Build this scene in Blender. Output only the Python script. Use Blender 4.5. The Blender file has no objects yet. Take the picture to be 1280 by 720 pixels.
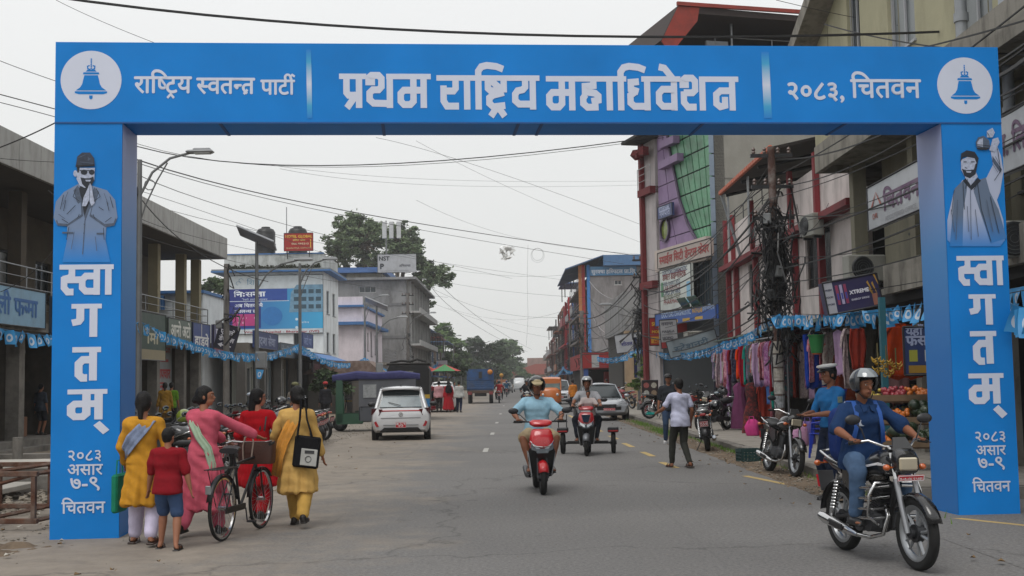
# Street with welcome arch: camera, sky and sun first; then ground, arch, buildings, trees, poles, wires; then vehicles, people, goods.
import bpy,bmesh,math,random
import numpy as np
from mathutils import Vector,Matrix,Euler
random.seed(7);RNG=random.Random(11)
sc=bpy.context.scene;C=sc.collection;PI=math.pi
FPX,PITCH,ROLL,EYE=1499.0,.0778,-.017,1.62
def ray(px,py):
 u,v=px-640,py-360
 c,s=math.cos(-ROLL),math.sin(-ROLL);u,v=c*u-s*v,s*u+c*v
 d=(u/FPX,1.0,-v/FPX);c,s=math.cos(PITCH),math.sin(PITCH)
 return Vector((d[0],c*d[1]-s*d[2],s*d[1]+c*d[2]))
def G(px,py,z=0.0):
 d=ray(px,py);t=(z-EYE)/d.z;return Vector((d.x*t,d.y*t,z))
def P(px,py,Y):
 d=ray(px,py);t=Y/d.y;return Vector((d.x*t,Y,EYE+d.z*t))
def PX(px,py,x):
 d=ray(px,py);t=x/d.x;return Vector((x,d.y*t,EYE+d.z*t))
cam=bpy.data.objects.new('camera',bpy.data.cameras.new('camera'));C.objects.link(cam)
F_=ray(640,360).normalized();R_=(ray(1640,360)-ray(640,360)).normalized();U_=R_.cross(F_)
cam.matrix_world=Matrix(((R_.x,U_.x,-F_.x,0),(R_.y,U_.y,-F_.y,0),(R_.z,U_.z,-F_.z,EYE),(0,0,0,1)))
cam.data.sensor_width=36;cam.data.lens=36*FPX/1280;cam.data.clip_start=.1;cam.data.clip_end=4000
sc.camera=cam
SUN_EL,SUN_AZ=math.radians(62),math.radians(205)
w=bpy.data.worlds.new('World');sc.world=w;w.use_nodes=True;nt=w.node_tree;nt.nodes.clear()
out=nt.nodes.new('ShaderNodeOutputWorld');bg=nt.nodes.new('ShaderNodeBackground')
sky=nt.nodes.new('ShaderNodeTexSky');sky.sky_type='NISHITA';sky.sun_disc=False
sky.sun_elevation=SUN_EL;sky.sun_rotation=SUN_AZ
hs=nt.nodes.new('ShaderNodeHueSaturation');hs.inputs['Saturation'].default_value=.12
tc=nt.nodes.new('ShaderNodeTexCoord');sx=nt.nodes.new('ShaderNodeSeparateXYZ')
mr=nt.nodes.new('ShaderNodeMapRange');mr.inputs['From Min'].default_value=0;mr.inputs['From Max'].default_value=1
ramp=nt.nodes.new('ShaderNodeValToRGB')
e=ramp.color_ramp.elements
e[0].position=0;e[0].color=(.67,.68,.665,1);e[1].position=1;e[1].color=(1,1,1,1)
x=e.new(.10);x.color=(.735,.745,.735,1);x=e.new(.28);x.color=(.81,.82,.82,1)
x=e.new(.5);x.color=(.92,.93,.94,1)
mul=nt.nodes.new('ShaderNodeMix');mul.data_type='RGBA';mul.inputs[0].default_value=.94
sc10=nt.nodes.new('ShaderNodeVectorMath');sc10.operation='SCALE';sc10.inputs['Scale'].default_value=10.8
ns=nt.nodes.new('ShaderNodeTexNoise');ns.inputs['Scale'].default_value=2.2;ns.inputs['Detail'].default_value=3
nm=nt.nodes.new('ShaderNodeMapRange');nm.inputs['To Min'].default_value=.955;nm.inputs['To Max'].default_value=1.045
sc2=nt.nodes.new('ShaderNodeVectorMath');sc2.operation='SCALE'
L=nt.links.new
L(tc.outputs['Generated'],sx.inputs[0]);L(sx.outputs['Z'],mr.inputs['Value']);L(mr.outputs[0],ramp.inputs[0])
L(tc.outputs['Generated'],ns.inputs['Vector']);L(ns.outputs['Fac'],nm.inputs['Value'])
L(ramp.outputs[0],sc10.inputs[0]);L(sc10.outputs[0],sc2.inputs[0]);L(nm.outputs[0],sc2.inputs['Scale'])
L(sky.outputs[0],hs.inputs['Color']);L(hs.outputs[0],mul.inputs['A']);L(sc2.outputs[0],mul.inputs['B'])
L(mul.outputs['Result'],bg.inputs['Color']);bg.inputs['Strength'].default_value=.1;L(bg.outputs[0],out.inputs[0])
sun=bpy.data.objects.new('sun',bpy.data.lights.new('sun','SUN'));C.objects.link(sun)
sun.data.energy=1.3;sun.data.angle=math.radians(28);sun.data.color=(1,.97,.93)
sun.rotation_euler=(PI/2-SUN_EL,0,-SUN_AZ+PI)
sun['kind']='structure'
sc.view_settings.view_transform='Standard';sc.view_settings.look='None';sc.view_settings.gamma=1
sc.view_settings.exposure=0.06;sc.view_settings.use_curve_mapping=False
sc.cycles.max_bounces=5;sc.cycles.diffuse_bounces=3;sc.cycles.glossy_bounces=3;sc.cycles.transparent_max_bounces=8
sc.cycles.volume_bounces=1;sc.cycles.volume_step_rate=5
MC={}
def col(h):
 h=h.lstrip('#');v=[int(h[i:i+2],16)/255 for i in(0,2,4)]
 return tuple(c/12.92 if c<=.04045 else((c+.055)/1.055)**2.4 for c in v)
def M(c,rough=.7,metal=0,var=.12,scale=3,bump=.0,bscale=40,coat=0,spec=.5,dirt=None,dirtamt=.4,dscale=.6,trans=0,streak=0):
 key=(c,rough,metal,var,scale,bump,bscale,coat,spec,dirt,dirtamt,dscale,trans,streak)
 if key in MC:return MC[key]
 m=bpy.data.materials.new('surface_'+(c if isinstance(c,str)else 'rgb').strip('#'));m.use_nodes=True;MC[key]=m
 n=m.node_tree.nodes;l=m.node_tree.links.new;b=n['Principled BSDF']
 base=col(c)if isinstance(c,str)else c
 b.inputs['Roughness'].default_value=rough;b.inputs['Metallic'].default_value=metal
 b.inputs['Coat Weight'].default_value=coat;b.inputs['Coat Roughness'].default_value=.12
 b.inputs['Specular IOR Level'].default_value=spec
 if trans:b.inputs['Transmission Weight'].default_value=trans
 t=n.new('ShaderNodeTexCoord');src=None
 if var:
  nz=n.new('ShaderNodeTexNoise');nz.inputs['Scale'].default_value=scale;nz.inputs['Detail'].default_value=6;nz.inputs['Roughness'].default_value=.65
  l(t.outputs['Object'],nz.inputs['Vector'])
  r=n.new('ShaderNodeValToRGB');r.color_ramp.elements[0].position=.3;r.color_ramp.elements[1].position=.7
  r.color_ramp.elements[0].color=tuple(min(1,x*(1-var))for x in base)+(1,)
  r.color_ramp.elements[1].color=tuple(min(1,x*(1+var))for x in base)+(1,)
  l(nz.outputs['Fac'],r.inputs[0]);src=r.outputs[0]
  rr=n.new('ShaderNodeMapRange');rr.inputs['To Min'].default_value=max(.02,rough-.12);rr.inputs['To Max'].default_value=min(1,rough+.12)
  l(nz.outputs['Fac'],rr.inputs['Value']);l(rr.outputs[0],b.inputs['Roughness'])
 if dirt:
  nz=n.new('ShaderNodeTexNoise');nz.inputs['Scale'].default_value=dscale;nz.inputs['Detail'].default_value=8;nz.inputs['Roughness'].default_value=.7
  if streak:
   mp=n.new('ShaderNodeMapping');mp.inputs['Scale'].default_value=(streak,streak,1);l(t.outputs['Object'],mp.inputs[0]);l(mp.outputs[0],nz.inputs['Vector'])
  else:l(t.outputs['Object'],nz.inputs['Vector'])
  r=n.new('ShaderNodeValToRGB');r.color_ramp.elements[0].position=.45;r.color_ramp.elements[1].position=.72
  r.color_ramp.elements[0].color=(0,0,0,1);r.color_ramp.elements[1].color=(dirtamt,)*3+(1,)
  mx=n.new('ShaderNodeMix');mx.data_type='RGBA';l(nz.outputs['Fac'],r.inputs[0]);l(r.outputs[0],mx.inputs[0])
  if src:l(src,mx.inputs['A'])
  else:mx.inputs['A'].default_value=base+(1,)
  mx.inputs['B'].default_value=col(dirt)+(1,);src=mx.outputs['Result']
 if src:l(src,b.inputs['Base Color'])
 else:b.inputs['Base Color'].default_value=base+(1,)
 if bump:
  nz=n.new('ShaderNodeTexNoise');nz.inputs['Scale'].default_value=bscale;nz.inputs['Detail'].default_value=5
  l(t.outputs['Object'],nz.inputs['Vector'])
  bp=n.new('ShaderNodeBump');bp.inputs['Strength'].default_value=bump;bp.inputs['Distance'].default_value=.02
  l(nz.outputs['Fac'],bp.inputs['Height']);l(bp.outputs[0],b.inputs['Normal'])
 return m
def cloth(c,var=.16):return M(c,.9,var=var,scale=6,bump=.6,bscale=11,spec=.15)
def paint(c,rough=.28,coat=.6):return M(c,rough,var=.05,scale=4,coat=coat)
def wallm(c,dirt='#4a463f',amt=.5,ds=.5):return M(c,.88,var=.08,scale=1.5,bump=.25,bscale=18,dirt=dirt,dirtamt=amt,dscale=ds,spec=.25,streak=3)
BLACK=M('#18181a',.45,var=.1);RUBBER=M('#151515',.85,var=.15,scale=30,bump=.2,bscale=80);CHROME=M('#c8c8c8',.18,1,var=.05)
STEEL=M('#8b8d8f',.4,.9,var=.15,scale=8);DKSTEEL=M('#3c3d40',.45,.7,var=.2,scale=8);GLASSD=M('#1c2326',.08,0,var=0,spec=.8)
GALV=M('#77797a',.55,.5,var=.15,scale=6,dirt='#4b4640',dirtamt=.5,dscale=3);PLASTIC=M('#232326',.4,var=.12,scale=9)
SKIN=[M('#8f6048',.55,var=.1,scale=8,bump=.08,bscale=60,spec=.35),M('#7d5039',.55,var=.1,scale=8,bump=.08,bscale=60,spec=.35),M('#a3705a',.6,var=.1,scale=8,spec=.35)]
HAIR=M('#0f0c0b',.62,var=.3,scale=30,bump=.5,bscale=70,spec=.3)
RUST=M('#5b3a2a',.85,.2,var=.35,scale=9,bump=.4,bscale=40,dirt='#8d877c',dirtamt=.5,dscale=3)
WHITEP=M('#d6d6d6',.45,var=.06);PLATE=M('#b3202c',.4,var=.05)
def rotmat(rx=0,ry=0,rz=0):return Euler((rx,ry,rz)).to_matrix()
class MB:
 def __init__(s):s.v=[];s.f=[];s.mi=[]
 def add(s,vs,fs,m=0,T=None):
  o=len(s.v)
  s.v+=[tuple(T@Vector(v))for v in vs]if T is not None else[tuple(v)for v in vs]
  s.f+=[tuple(o+i for i in f)for f in fs];s.mi+=[m]*len(fs);return s
 def box(s,c,d,r=None,m=0,taper=1,ch=0):
  x,y,z=d[0]/2,d[1]/2,d[2]/2;t=taper
  if ch:
   k=min(ch,x*.9,y*.9,z*.9);vs=[]
   for zz,q in((-z,k),(-z+k,0),(z-k,0),(z,k)):
    for a,b in((x-k,y),(x,y-k),(x,-y+k),(x-k,-y),(-x+k,-y),(-x,-y+k),(-x,y-k),(-x+k,y)):
     vs.append((a-math.copysign(q,a)if abs(a)>k else a,b-math.copysign(q,b)if abs(b)>k else b,zz))
   fs=[tuple(range(8)),tuple(range(31,23,-1))]
   for i in range(3):
    for j in range(8):fs.append((i*8+j,i*8+8+j,i*8+8+(j+1)%8,i*8+(j+1)%8))
  else:
   vs=[(-x,-y,-z),(x,-y,-z),(x,y,-z),(-x,y,-z),(-x*t,-y*t,z),(x*t,-y*t,z),(x*t,y*t,z),(-x*t,y*t,z)]
   fs=[(0,3,2,1),(4,5,6,7),(0,1,5,4),(1,2,6,5),(2,3,7,6),(3,0,4,7)]
  if r is not None:vs=[r@Vector(v)for v in vs]
  return s.add([(v[0]+c[0],v[1]+c[1],v[2]+c[2])for v in vs],fs,m)
 def b2(s,a,b,m=0,ch=0):
  return s.box([(a[i]+b[i])/2 for i in range(3)],[abs(b[i]-a[i])for i in range(3)],None,m,1,ch)
 def cyl(s,p,q,r0,r1=None,n=12,m=0,cap=True,flat=1):
  p,q=Vector(p),Vector(q);r1=r0 if r1 is None else r1;d=(q-p)
  if d.length<1e-6:return s
  d.normalize();a=d.orthogonal().normalized()if abs(d.z)>.9 else d.cross(Vector((0,0,1))).normalized();b=d.cross(a)
  vs=[p+(a*math.cos(2*PI*i/n)*flat+b*math.sin(2*PI*i/n))*r0 for i in range(n)]+[q+(a*math.cos(2*PI*i/n)*flat+b*math.sin(2*PI*i/n))*r1 for i in range(n)]
  fs=[(i,(i+1)%n,n+(i+1)%n,n+i)for i in range(n)]
  if cap:fs+=[tuple(range(n-1,-1,-1)),tuple(range(n,2*n))]
  return s.add(vs,fs,m)
 def tube(s,pts,r,n=6,m=0,closed=False):
  pts=[Vector(p)for p in pts];k=len(pts);rs=r if isinstance(r,(list,tuple))else[r]*k
  prev=None;vs=[]
  for i,p in enumerate(pts):
   d=(pts[(i+1)%k]-pts[i-1])if closed else(pts[min(i+1,k-1)]-pts[max(i-1,0)]);d.normalize()
   a=d.orthogonal()if prev is None else prev-d*prev.dot(d)
   a.normalize();prev=a;b=d.cross(a)
   vs+=[p+(a*math.cos(2*PI*j/n)+b*math.sin(2*PI*j/n))*rs[i]for j in range(n)]
  fs=[]
  for i in range(k if closed else k-1):
   o,o2=i*n,((i+1)%k)*n
   fs+=[(o+j,o+(j+1)%n,o2+(j+1)%n,o2+j)for j in range(n)]
  if not closed:fs+=[tuple(range(n-1,-1,-1)),tuple(range((k-1)*n,k*n))]
  return s.add(vs,fs,m)
 def ell(s,c,r,nu=12,nv=8,m=0,R=None):
  r=(r,r,r)if isinstance(r,(int,float))else r;vs=[(0,0,-1)]
  for i in range(1,nv):
   t=PI*i/nv-PI/2
   vs+=[(math.cos(t)*math.cos(2*PI*j/nu),math.cos(t)*math.sin(2*PI*j/nu),math.sin(t))for j in range(nu)]
  vs.append((0,0,1));fs=[(0,1+(j+1)%nu,1+j)for j in range(nu)]
  for i in range(nv-2):
   o=1+i*nu;fs+=[(o+j,o+(j+1)%nu,o+nu+(j+1)%nu,o+nu+j)for j in range(nu)]
  o=1+(nv-2)*nu;fs+=[(o+j,o+(j+1)%nu,len(vs)-1)for j in range(nu)]
  vs=[Vector((v[0]*r[0],v[1]*r[1],v[2]*r[2]))for v in vs]
  if R is not None:vs=[R@v for v in vs]
  return s.add([v+Vector(c)for v in vs],fs,m)
 def loft(s,rings,m=0,cap=True,closed=True):
  n=len(rings[0]);vs=[p for r in rings for p in r];fs=[]
  for i in range(len(rings)-1):
   for j in range(n if closed else n-1):fs.append((i*n+j,i*n+(j+1)%n,(i+1)*n+(j+1)%n,(i+1)*n+j))
  if cap:fs+=[tuple(range(n-1,-1,-1)),tuple(range((len(rings)-1)*n,len(rings)*n))]
  return s.add(vs,fs,m)
 def lathe(s,prof,c,axis='Z',n=20,m=0,closed=False):
  rings=[]
  for r,a in prof:
   ring=[]
   for j in range(n):
    t=2*PI*j/n;x,y=r*math.cos(t),r*math.sin(t)
    ring.append({'Z':(x,y,a),'X':(a,x,y),'Y':(y,a,x)}[axis])
   rings.append([Vector(p)+Vector(c)for p in ring])
  if closed:rings.append(rings[0])
  return s.loft(rings,m,cap=False)
 def poly(s,pts,m=0):return s.add(pts,[tuple(range(len(pts)))],m)
 def prism(s,pts,ext,m=0):
  e=Vector(ext);n=len(pts);a=[Vector(p)for p in pts]
  return s.add(a+[p+e for p in a],[tuple(range(n-1,-1,-1)),tuple(range(n,2*n))]+[(i,(i+1)%n,n+(i+1)%n,n+i)for i in range(n)],m)
 def mesh(s,name,mats,smooth=None,fix=True):
  me=bpy.data.meshes.new(name);me.from_pydata(s.v,[],s.f)
  mats=mats if isinstance(mats,(list,tuple))else[mats]
  for x in mats:me.materials.append(x)
  if len(mats)>1:me.polygons.foreach_set('material_index',s.mi)
  if fix:
   bm=bmesh.new();bm.from_mesh(me);bmesh.ops.recalc_face_normals(bm,faces=bm.faces);bm.to_mesh(me);bm.free()
  if smooth is not None:me.shade_smooth();me.set_sharp_from_angle(angle=math.radians(smooth))
  me.update();return me
 def build(s,name,mats,parent=None,smooth=None,**k):
  return put(name,s.mesh(name,mats,smooth),parent,**k)
def put(name,me,parent=None,loc=None,rot=None,**k):
 o=bpy.data.objects.new(name,me);C.objects.link(o)
 if parent is not None:o.parent=parent
 if loc is not None:o.location=loc
 if rot is not None:o.rotation_euler=rot
 for a,b in k.items():o[a]=b
 return o
def thing(name,label,cat,loc=(0,0,0),rz=0,group=None):
 o=bpy.data.objects.new(name,None);C.objects.link(o);o.location=loc;o.rotation_euler=(0,0,rz);o.empty_display_size=.1
 o['label']=label;o['category']=cat
 if group:o['group']=group
 return o
def tag(o,label,cat,group=None):
 o['label']=label;o['category']=cat
 if group:o['group']=group
 return o
def st(o):o['kind']='structure';return o
KIDS={}
def copy_tree(o,loc=None,rz=None,label=None,group=None,parent=None,remap=None):
 c=o.copy();C.objects.link(c)
 if parent is not None:c.parent=parent
 if loc is not None:c.location=loc
 if rz is not None:c.rotation_euler=(0,0,rz)
 if label:c['label']=label
 if group:c['group']=group
 if remap and c.data and c.data.materials and c.data.materials[0]in remap:
  k=(c.data.name,id(remap));
  if k not in KIDS:
   d=c.data.copy();
   for i,mm in enumerate(d.materials):
    if mm in remap:d.materials[i]=remap[mm]
   KIDS[k]=d
  c.data=KIDS[k]
 for ch in[x for x in o.children]:copy_tree(ch,parent=c,remap=remap)
 return c
TMP=bpy.data.scenes.new('work')
def skin(mb,vox,smooth=4,disp=None):
 me=bpy.data.meshes.new('tmp');me.from_pydata(mb.v,[],mb.f)
 bm=bmesh.new();bm.from_mesh(me);bmesh.ops.recalc_face_normals(bm,faces=bm.faces);bm.to_mesh(me);bm.free()
 o=bpy.data.objects.new('tmp',me);TMP.collection.objects.link(o)
 r=o.modifiers.new('r','REMESH');r.mode='VOXEL';r.voxel_size=vox
 if smooth:k=o.modifiers.new('s','SMOOTH');k.factor=.5;k.iterations=smooth
 TMP.view_layers[0].update();dg=TMP.view_layers[0].depsgraph
 res=bpy.data.meshes.new_from_object(o.evaluated_get(dg),depsgraph=dg)
 bpy.data.objects.remove(o);bpy.data.meshes.remove(me)
 if disp:
  n=len(res.vertices);co=np.empty(n*3,'f');res.vertices.foreach_get('co',co);nn=np.empty(n*3,'f');res.vertices.foreach_get('normal',nn)
  co=co.reshape(-1,3);nn=nn.reshape(-1,3);res.vertices.foreach_set('co',(co+nn*disp(co)[:,None]).astype('f').ravel())
 res.shade_smooth();return res
def skinned(name,mb,vox,mat,parent,smooth=4,disp=None,**k):
 me=skin(mb,vox,smooth,disp);me.name=name;me.materials.clear();me.materials.append(mat);return put(name,me,parent,**k)
GC={}
def glyph(ch,bold):
 k=ch
 if k in GC:return GC[k]
 def raw(t):
  c=bpy.data.curves.new('g','FONT');c.body=t;c.resolution_u=3
  o=bpy.data.objects.new('g',c);TMP.collection.objects.link(o);TMP.view_layers[0].update()
  dg=TMP.view_layers[0].depsgraph;m=bpy.data.meshes.new_from_object(o.evaluated_get(dg),depsgraph=dg)
  bm=bmesh.new();bm.from_mesh(m);bmesh.ops.triangulate(bm,faces=bm.faces);bm.to_mesh(m);bm.free()
  v=[(a.co.x,a.co.y)for a in m.vertices];f=[tuple(p.vertices)for p in m.polygons]
  bpy.data.objects.remove(o);bpy.data.curves.remove(c);bpy.data.meshes.remove(m);return v,f
 v,f=raw(ch)if ch!=' ' else([],[])
 a=max([p[0]for p in raw(ch+'||||||')[0]])-max([p[0]for p in raw('||||||')[0]])
 GC[k]=(v,f,a);return GC[k]
def clip(v,f,xc):
 bm=bmesh.new();vs=[bm.verts.new((a,b,0))for a,b in v]
 for t in f:
  try:bm.faces.new([vs[i]for i in t])
  except ValueError:pass
 bmesh.ops.bisect_plane(bm,geom=bm.verts[:]+bm.edges[:]+bm.faces[:],plane_co=(xc,0,0),plane_no=(1,0,0),clear_outer=True)
 bm.verts.index_update();r=([(a.co.x,a.co.y)for a in bm.verts],[tuple(x.index for x in t.verts)for t in bm.faces]);bm.free();return r
def stroke(pts,t):
 P2=[Vector(p)for p in pts];n=len(P2);Lf=[];Rt=[]
 for i in range(n):
  d0=(P2[i]-P2[i-1]).normalized()if i else(P2[1]-P2[0]).normalized()
  d1=(P2[i+1]-P2[i]).normalized()if i<n-1 else d0
  a,b=Vector((-d0.y,d0.x)),Vector((-d1.y,d1.x));mm=(a+b)
  mm=mm.normalized()if mm.length>1e-4 else a;k=min(1/max(.35,mm.dot(a)),1.6)*t/2
  Lf.append(P2[i]+mm*k);Rt.append(P2[i]-mm*k)
 v=[tuple(p)for p in Lf]+[tuple(p)for p in Rt];return v,[(i,n+i,n+i+1,i+1)for i in range(n-1)]
def layout(txt,bold=0,squeeze=1):
 """visual-order text -> list of (verts, faces); '~' cuts a half form, '^' adds a lower ra, '*' adds reph"""
 x=0;pieces=[];i=0
 th=.075+2*bold
 while i<len(txt):
  ch=txt[i]
  if ch=='^':pieces.append(stroke([(x-.30,.17),(x-.46,-.02)],th*.9));i+=1;continue
  if ch=='_':pieces.append(stroke([(x-.42,-.2),(x-.28,-.05),(x-.14,-.2)],th*.8));i+=1;continue
  if ch=='*':pieces.append(stroke([(x-.16,.62),(x-.20,.78),(x-.1,.86),(x+.02,.78)],th*.8));i+=1;continue
  v,f,a=glyph(ch,bold)
  if i+1<len(txt)and txt[i+1]=='~':
   xc=a-.21;v,f=clip(v,f,xc);a=xc;i+=1
  for ox,oy in(((0,0),(bold,0),(-bold,0),(0,bold),(0,-bold))if bold>=.012 else((0,0),)):pieces.append(([(p[0]+x+ox,p[1]+oy)for p in v],f))
  x+=a;i+=1
 return[([(p[0]*squeeze,p[1])for p in v],f)for v,f in pieces],x*squeeze
def place_text(pieces,org,ux,uy,nrm,size,mb=None,m=0,lift=.0012):
 mb=mb or MB();org,ux,uy,nrm=Vector(org),Vector(ux),Vector(uy),Vector(nrm)
 for i,(v,f)in enumerate(pieces):
  o=org+nrm*(lift+.0003*(i%17));mb.add([o+ux*(p[0]*size)+uy*(p[1]*size)for p in v],f,m)
 return mb
def text_on(parent,txt,org,ux,uy,nrm,width=None,size=.3,bold=.0,mat=WHITEP,name='lettering',squeeze=1,center=False,label=None,maxh=None,lift=.0012):
 """org is the lower-left of the line (baseline) ; size = cap height / .7"""
 pc,wd=layout(txt,bold,squeeze);ux=Vector(ux)
 if width:size2=width/max(wd,.01);s=size2
 else:s=size
 if maxh and s*.7>maxh:s=maxh/.7
 org=Vector(org)
 if center:org=org-ux*(wd*s/2)
 o=place_text(pc,org,ux,uy,nrm,s,lift=lift)
 me=o.mesh(name,mat,fix=False);ob=put(name,me,parent)
 if label:ob['label']=label
 return ob
def catenary(a,b,sag,n=14):
 a,b=Vector(a),Vector(b);return[a.lerp(b,i/n)-Vector((0,0,sag*4*(i/n)*(1-i/n)))for i in range(n+1)]
def parabola3(a,mid,b,n=16):
 a,mid,b=Vector(a),Vector(mid),Vector(b);c=mid*2-(a+b)/2
 return[a*(1-t)**2+c*2*t*(1-t)+b*t*t for t in[i/n for i in range(n+1)]]
def road_material():
 m=bpy.data.materials.new('asphalt');m.use_nodes=True;n=m.node_tree.nodes;l=m.node_tree.links.new;b=n['Principled BSDF']
 t=n.new('ShaderNodeTexCoord');sx=n.new('ShaderNodeSeparateXYZ');l(t.outputs['Object'],sx.inputs[0])
 def noise(s,d=6,ro=.6,st_=None):
  z=n.new('ShaderNodeTexNoise');z.inputs['Scale'].default_value=s;z.inputs['Detail'].default_value=d;z.inputs['Roughness'].default_value=ro
  if st_:mp=n.new('ShaderNodeMapping');mp.inputs['Scale'].default_value=st_;l(t.outputs['Object'],mp.inputs[0]);l(mp.outputs[0],z.inputs['Vector'])
  else:l(t.outputs['Object'],z.inputs['Vector'])
  return z.outputs['Fac']
 def ramp(src,p0,c0,p1,c1):
  r=n.new('ShaderNodeValToRGB');r.color_ramp.elements[0].position=p0;r.color_ramp.elements[1].position=p1
  r.color_ramp.elements[0].color=c0+(1,);r.color_ramp.elements[1].color=c1+(1,);l(src,r.inputs[0]);return r.outputs[0]
 def mix(f,a,c,mode='MIX'):
  x=n.new('ShaderNodeMix');x.data_type='RGBA';x.blend_type=mode
  for s_,v in((0,f),('A',a),('B',c)):
   if isinstance(v,(int,float)):x.inputs[s_].default_value=v
   elif isinstance(v,tuple):x.inputs[s_].default_value=v+(1,)
   else:l(v,x.inputs[s_])
  return x.outputs['Result']
 def mth(op,a,c):
  x=n.new('ShaderNodeMath');x.operation=op;x.use_clamp=op in('MULTIPLY','ADD')and False
  for i,v in enumerate((a,c)):
   if isinstance(v,(int,float)):x.inputs[i].default_value=v
   else:l(v,x.inputs[i])
  return x.outputs[0]
 asph=ramp(noise(.35,8,.7),.3,(.122,.117,.113),.7,(.160,.154,.148))
 fine=ramp(noise(26,4,.85),.36,(.035,.035,.035),.68,(.36,.35,.34))
 base=mix(.40,asph,fine)
 wheel=ramp(noise(.5,5,.6,(2.2,.06,1)),.42,(0,0,0),.7,(1,1,1))
 base=mix(mth('MULTIPLY',wheel,.22),base,(.16,.152,.142))
 mr=n.new('ShaderNodeMapRange');mr.inputs['From Min'].default_value=-.2;mr.inputs['From Max'].default_value=-5.2;l(sx.outputs['X'],mr.inputs['Value'])
 f=mth('ADD',mth('MULTIPLY',noise(.55,9,.75),1.6),mth('SUBTRACT',mth('MULTIPLY',mr.outputs[0],.95),.95))
 dustm=n.new('ShaderNodeMapRange');dustm.inputs['From Min'].default_value=.02;dustm.inputs['From Max'].default_value=.42;l(f,dustm.inputs['Value'])
 dust=ramp(noise(2.3,9,.7),.3,(.19,.16,.13),.75,(.33,.285,.23))
 base=mix(mth('MULTIPLY',dustm.outputs[0],.8),base,dust)
 spots=ramp(noise(1.7,4,.5),.66,(0,0,0),.74,(1,1,1));base=mix(mth('MULTIPLY',spots,.35),base,(.06,.057,.053));patch=ramp(noise(.13,3,.5),.5,(0,0,0),.56,(1,1,1));base=mix(mth('MULTIPLY',patch,.16),base,(.075,.073,.072));skid=ramp(noise(.9,4,.6,(3.2,.05,1)),.62,(0,0,0),.72,(1,1,1));base=mix(mth('MULTIPLY',skid,.3),base,(.07,.068,.066))
 vo=n.new('ShaderNodeTexVoronoi');vo.feature='DISTANCE_TO_EDGE';vo.inputs['Scale'].default_value=.16
 mpw=n.new('ShaderNodeMix');mpw.data_type='VECTOR';mpw.inputs[0].default_value=.12;l(t.outputs['Object'],mpw.inputs['A'])
 nz=n.new('ShaderNodeTexNoise');nz.inputs['Scale'].default_value=.8;nz.inputs['Detail'].default_value=8;l(t.outputs['Object'],nz.inputs['Vector'])
 sc_=n.new('ShaderNodeVectorMath');sc_.operation='SCALE';sc_.inputs['Scale'].default_value=18;l(nz.outputs['Color'],sc_.inputs[0]);l(sc_.outputs[0],mpw.inputs['B']);l(mpw.outputs['Result'],vo.inputs['Vector'])
 cr=ramp(vo.outputs['Distance'],.0,(1,1,1),.006,(0,0,0));base=mix(mth('MULTIPLY',cr,.45),base,(.04,.038,.035))
 l(base,b.inputs['Base Color']);b.inputs['Roughness'].default_value=.86;b.inputs['Specular IOR Level'].default_value=.3
 bp=n.new('ShaderNodeBump');bp.inputs['Strength'].default_value=.5;bp.inputs['Distance'].default_value=.012;l(noise(70,4,.8),bp.inputs['Height']);l(bp.outputs[0],b.inputs['Normal'])
 return m
DIRT=M('#8a7f70',.95,var=.22,scale=1.4,bump=.8,bscale=9,dirt='#5a5046',dirtamt=.7,dscale=.8,spec=.2)
SOIL=M('#6f6152',.96,var=.3,scale=2.5,bump=1,bscale=12,dirt='#3f362d',dirtamt=.7,dscale=2,spec=.15)
CONC=M('#8f8a82',.9,var=.15,scale=1.2,bump=.35,bscale=25,dirt='#57524b',dirtamt=.6,dscale=1.1,spec=.25)
CONC2=M('#7c7872',.9,var=.18,scale=2,bump=.35,bscale=25,dirt='#3e3b37',dirtamt=.7,dscale=1.4,spec=.25)
def sheet(name,x0,x1,y0,y1,z,mat,nx=1,ny=1,hf=None):
 mb=MB();vs=[]
 for j in range(ny+1):
  for i in range(nx+1):
   X,Y=x0+(x1-x0)*i/nx,y0+(y1-y0)*j/ny;vs.append((X,Y,z+(hf(X,Y)if hf else 0)))
 mb.add(vs,[(j*(nx+1)+i,j*(nx+1)+i+1,(j+1)*(nx+1)+i+1,(j+1)*(nx+1)+i)for j in range(ny)for i in range(nx)])
 return mb.build(name,mat,smooth=60)
st(sheet('ground',-1500,1500,-60,2500,-.03,DIRT))
ROADM=road_material()
st(sheet('road',-8.6,4.35,-30,900,0,ROADM,2,40))
from mathutils import noise as NZ
def rough(a,s):return lambda X,Y:a*NZ.noise(Vector((X*s,Y*s,3.1)))
st(sheet('road',4.2,30,-30,15.6,.003,ROADM,2,8))
st(sheet('dirt_verge',4.0,4.78,15.5,120,.012,SOIL,6,500,lambda X,Y:.035*NZ.noise(Vector((X*2,Y*2,0)))+.02*(X-4.1)-(.05 if X<4.06 else 0)))
st(sheet('left_verge',-13.2,-7.6,-4,130,.008,DIRT,24,300,lambda X,Y:.05*NZ.noise(Vector((X*.8,Y*.8,0)))-(.06 if X>-7.8 else 0)+(.02)))
side=MB();side.b2((4.93,15.7,-.02),(9.5,300,.15));st(side.build('pavement',CONC))
kerb=thing('kerb','worn concrete kerb stones along the right pavement','kerb',(0,0,0));kerb['kind']='structure'
kmb=MB();kmb.box((0,0,.07),(.17,.97,.2),ch=.02);kme=kmb.mesh('kerb_stone',CONC2)
for i in range(45):
 put('kerb_stone',kme,kerb,(4.85+RNG.uniform(-.012,.012),16.2+i*1.0,RNG.uniform(-.012,.008)),(0,RNG.uniform(-.03,.03),RNG.uniform(-.012,.012)))
k2=MB();k2.b2((4.765,60.72,-.02),(4.925,300,.165));k2.build('kerb_stone_run',CONC2,kerb,kind='stuff')
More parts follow.
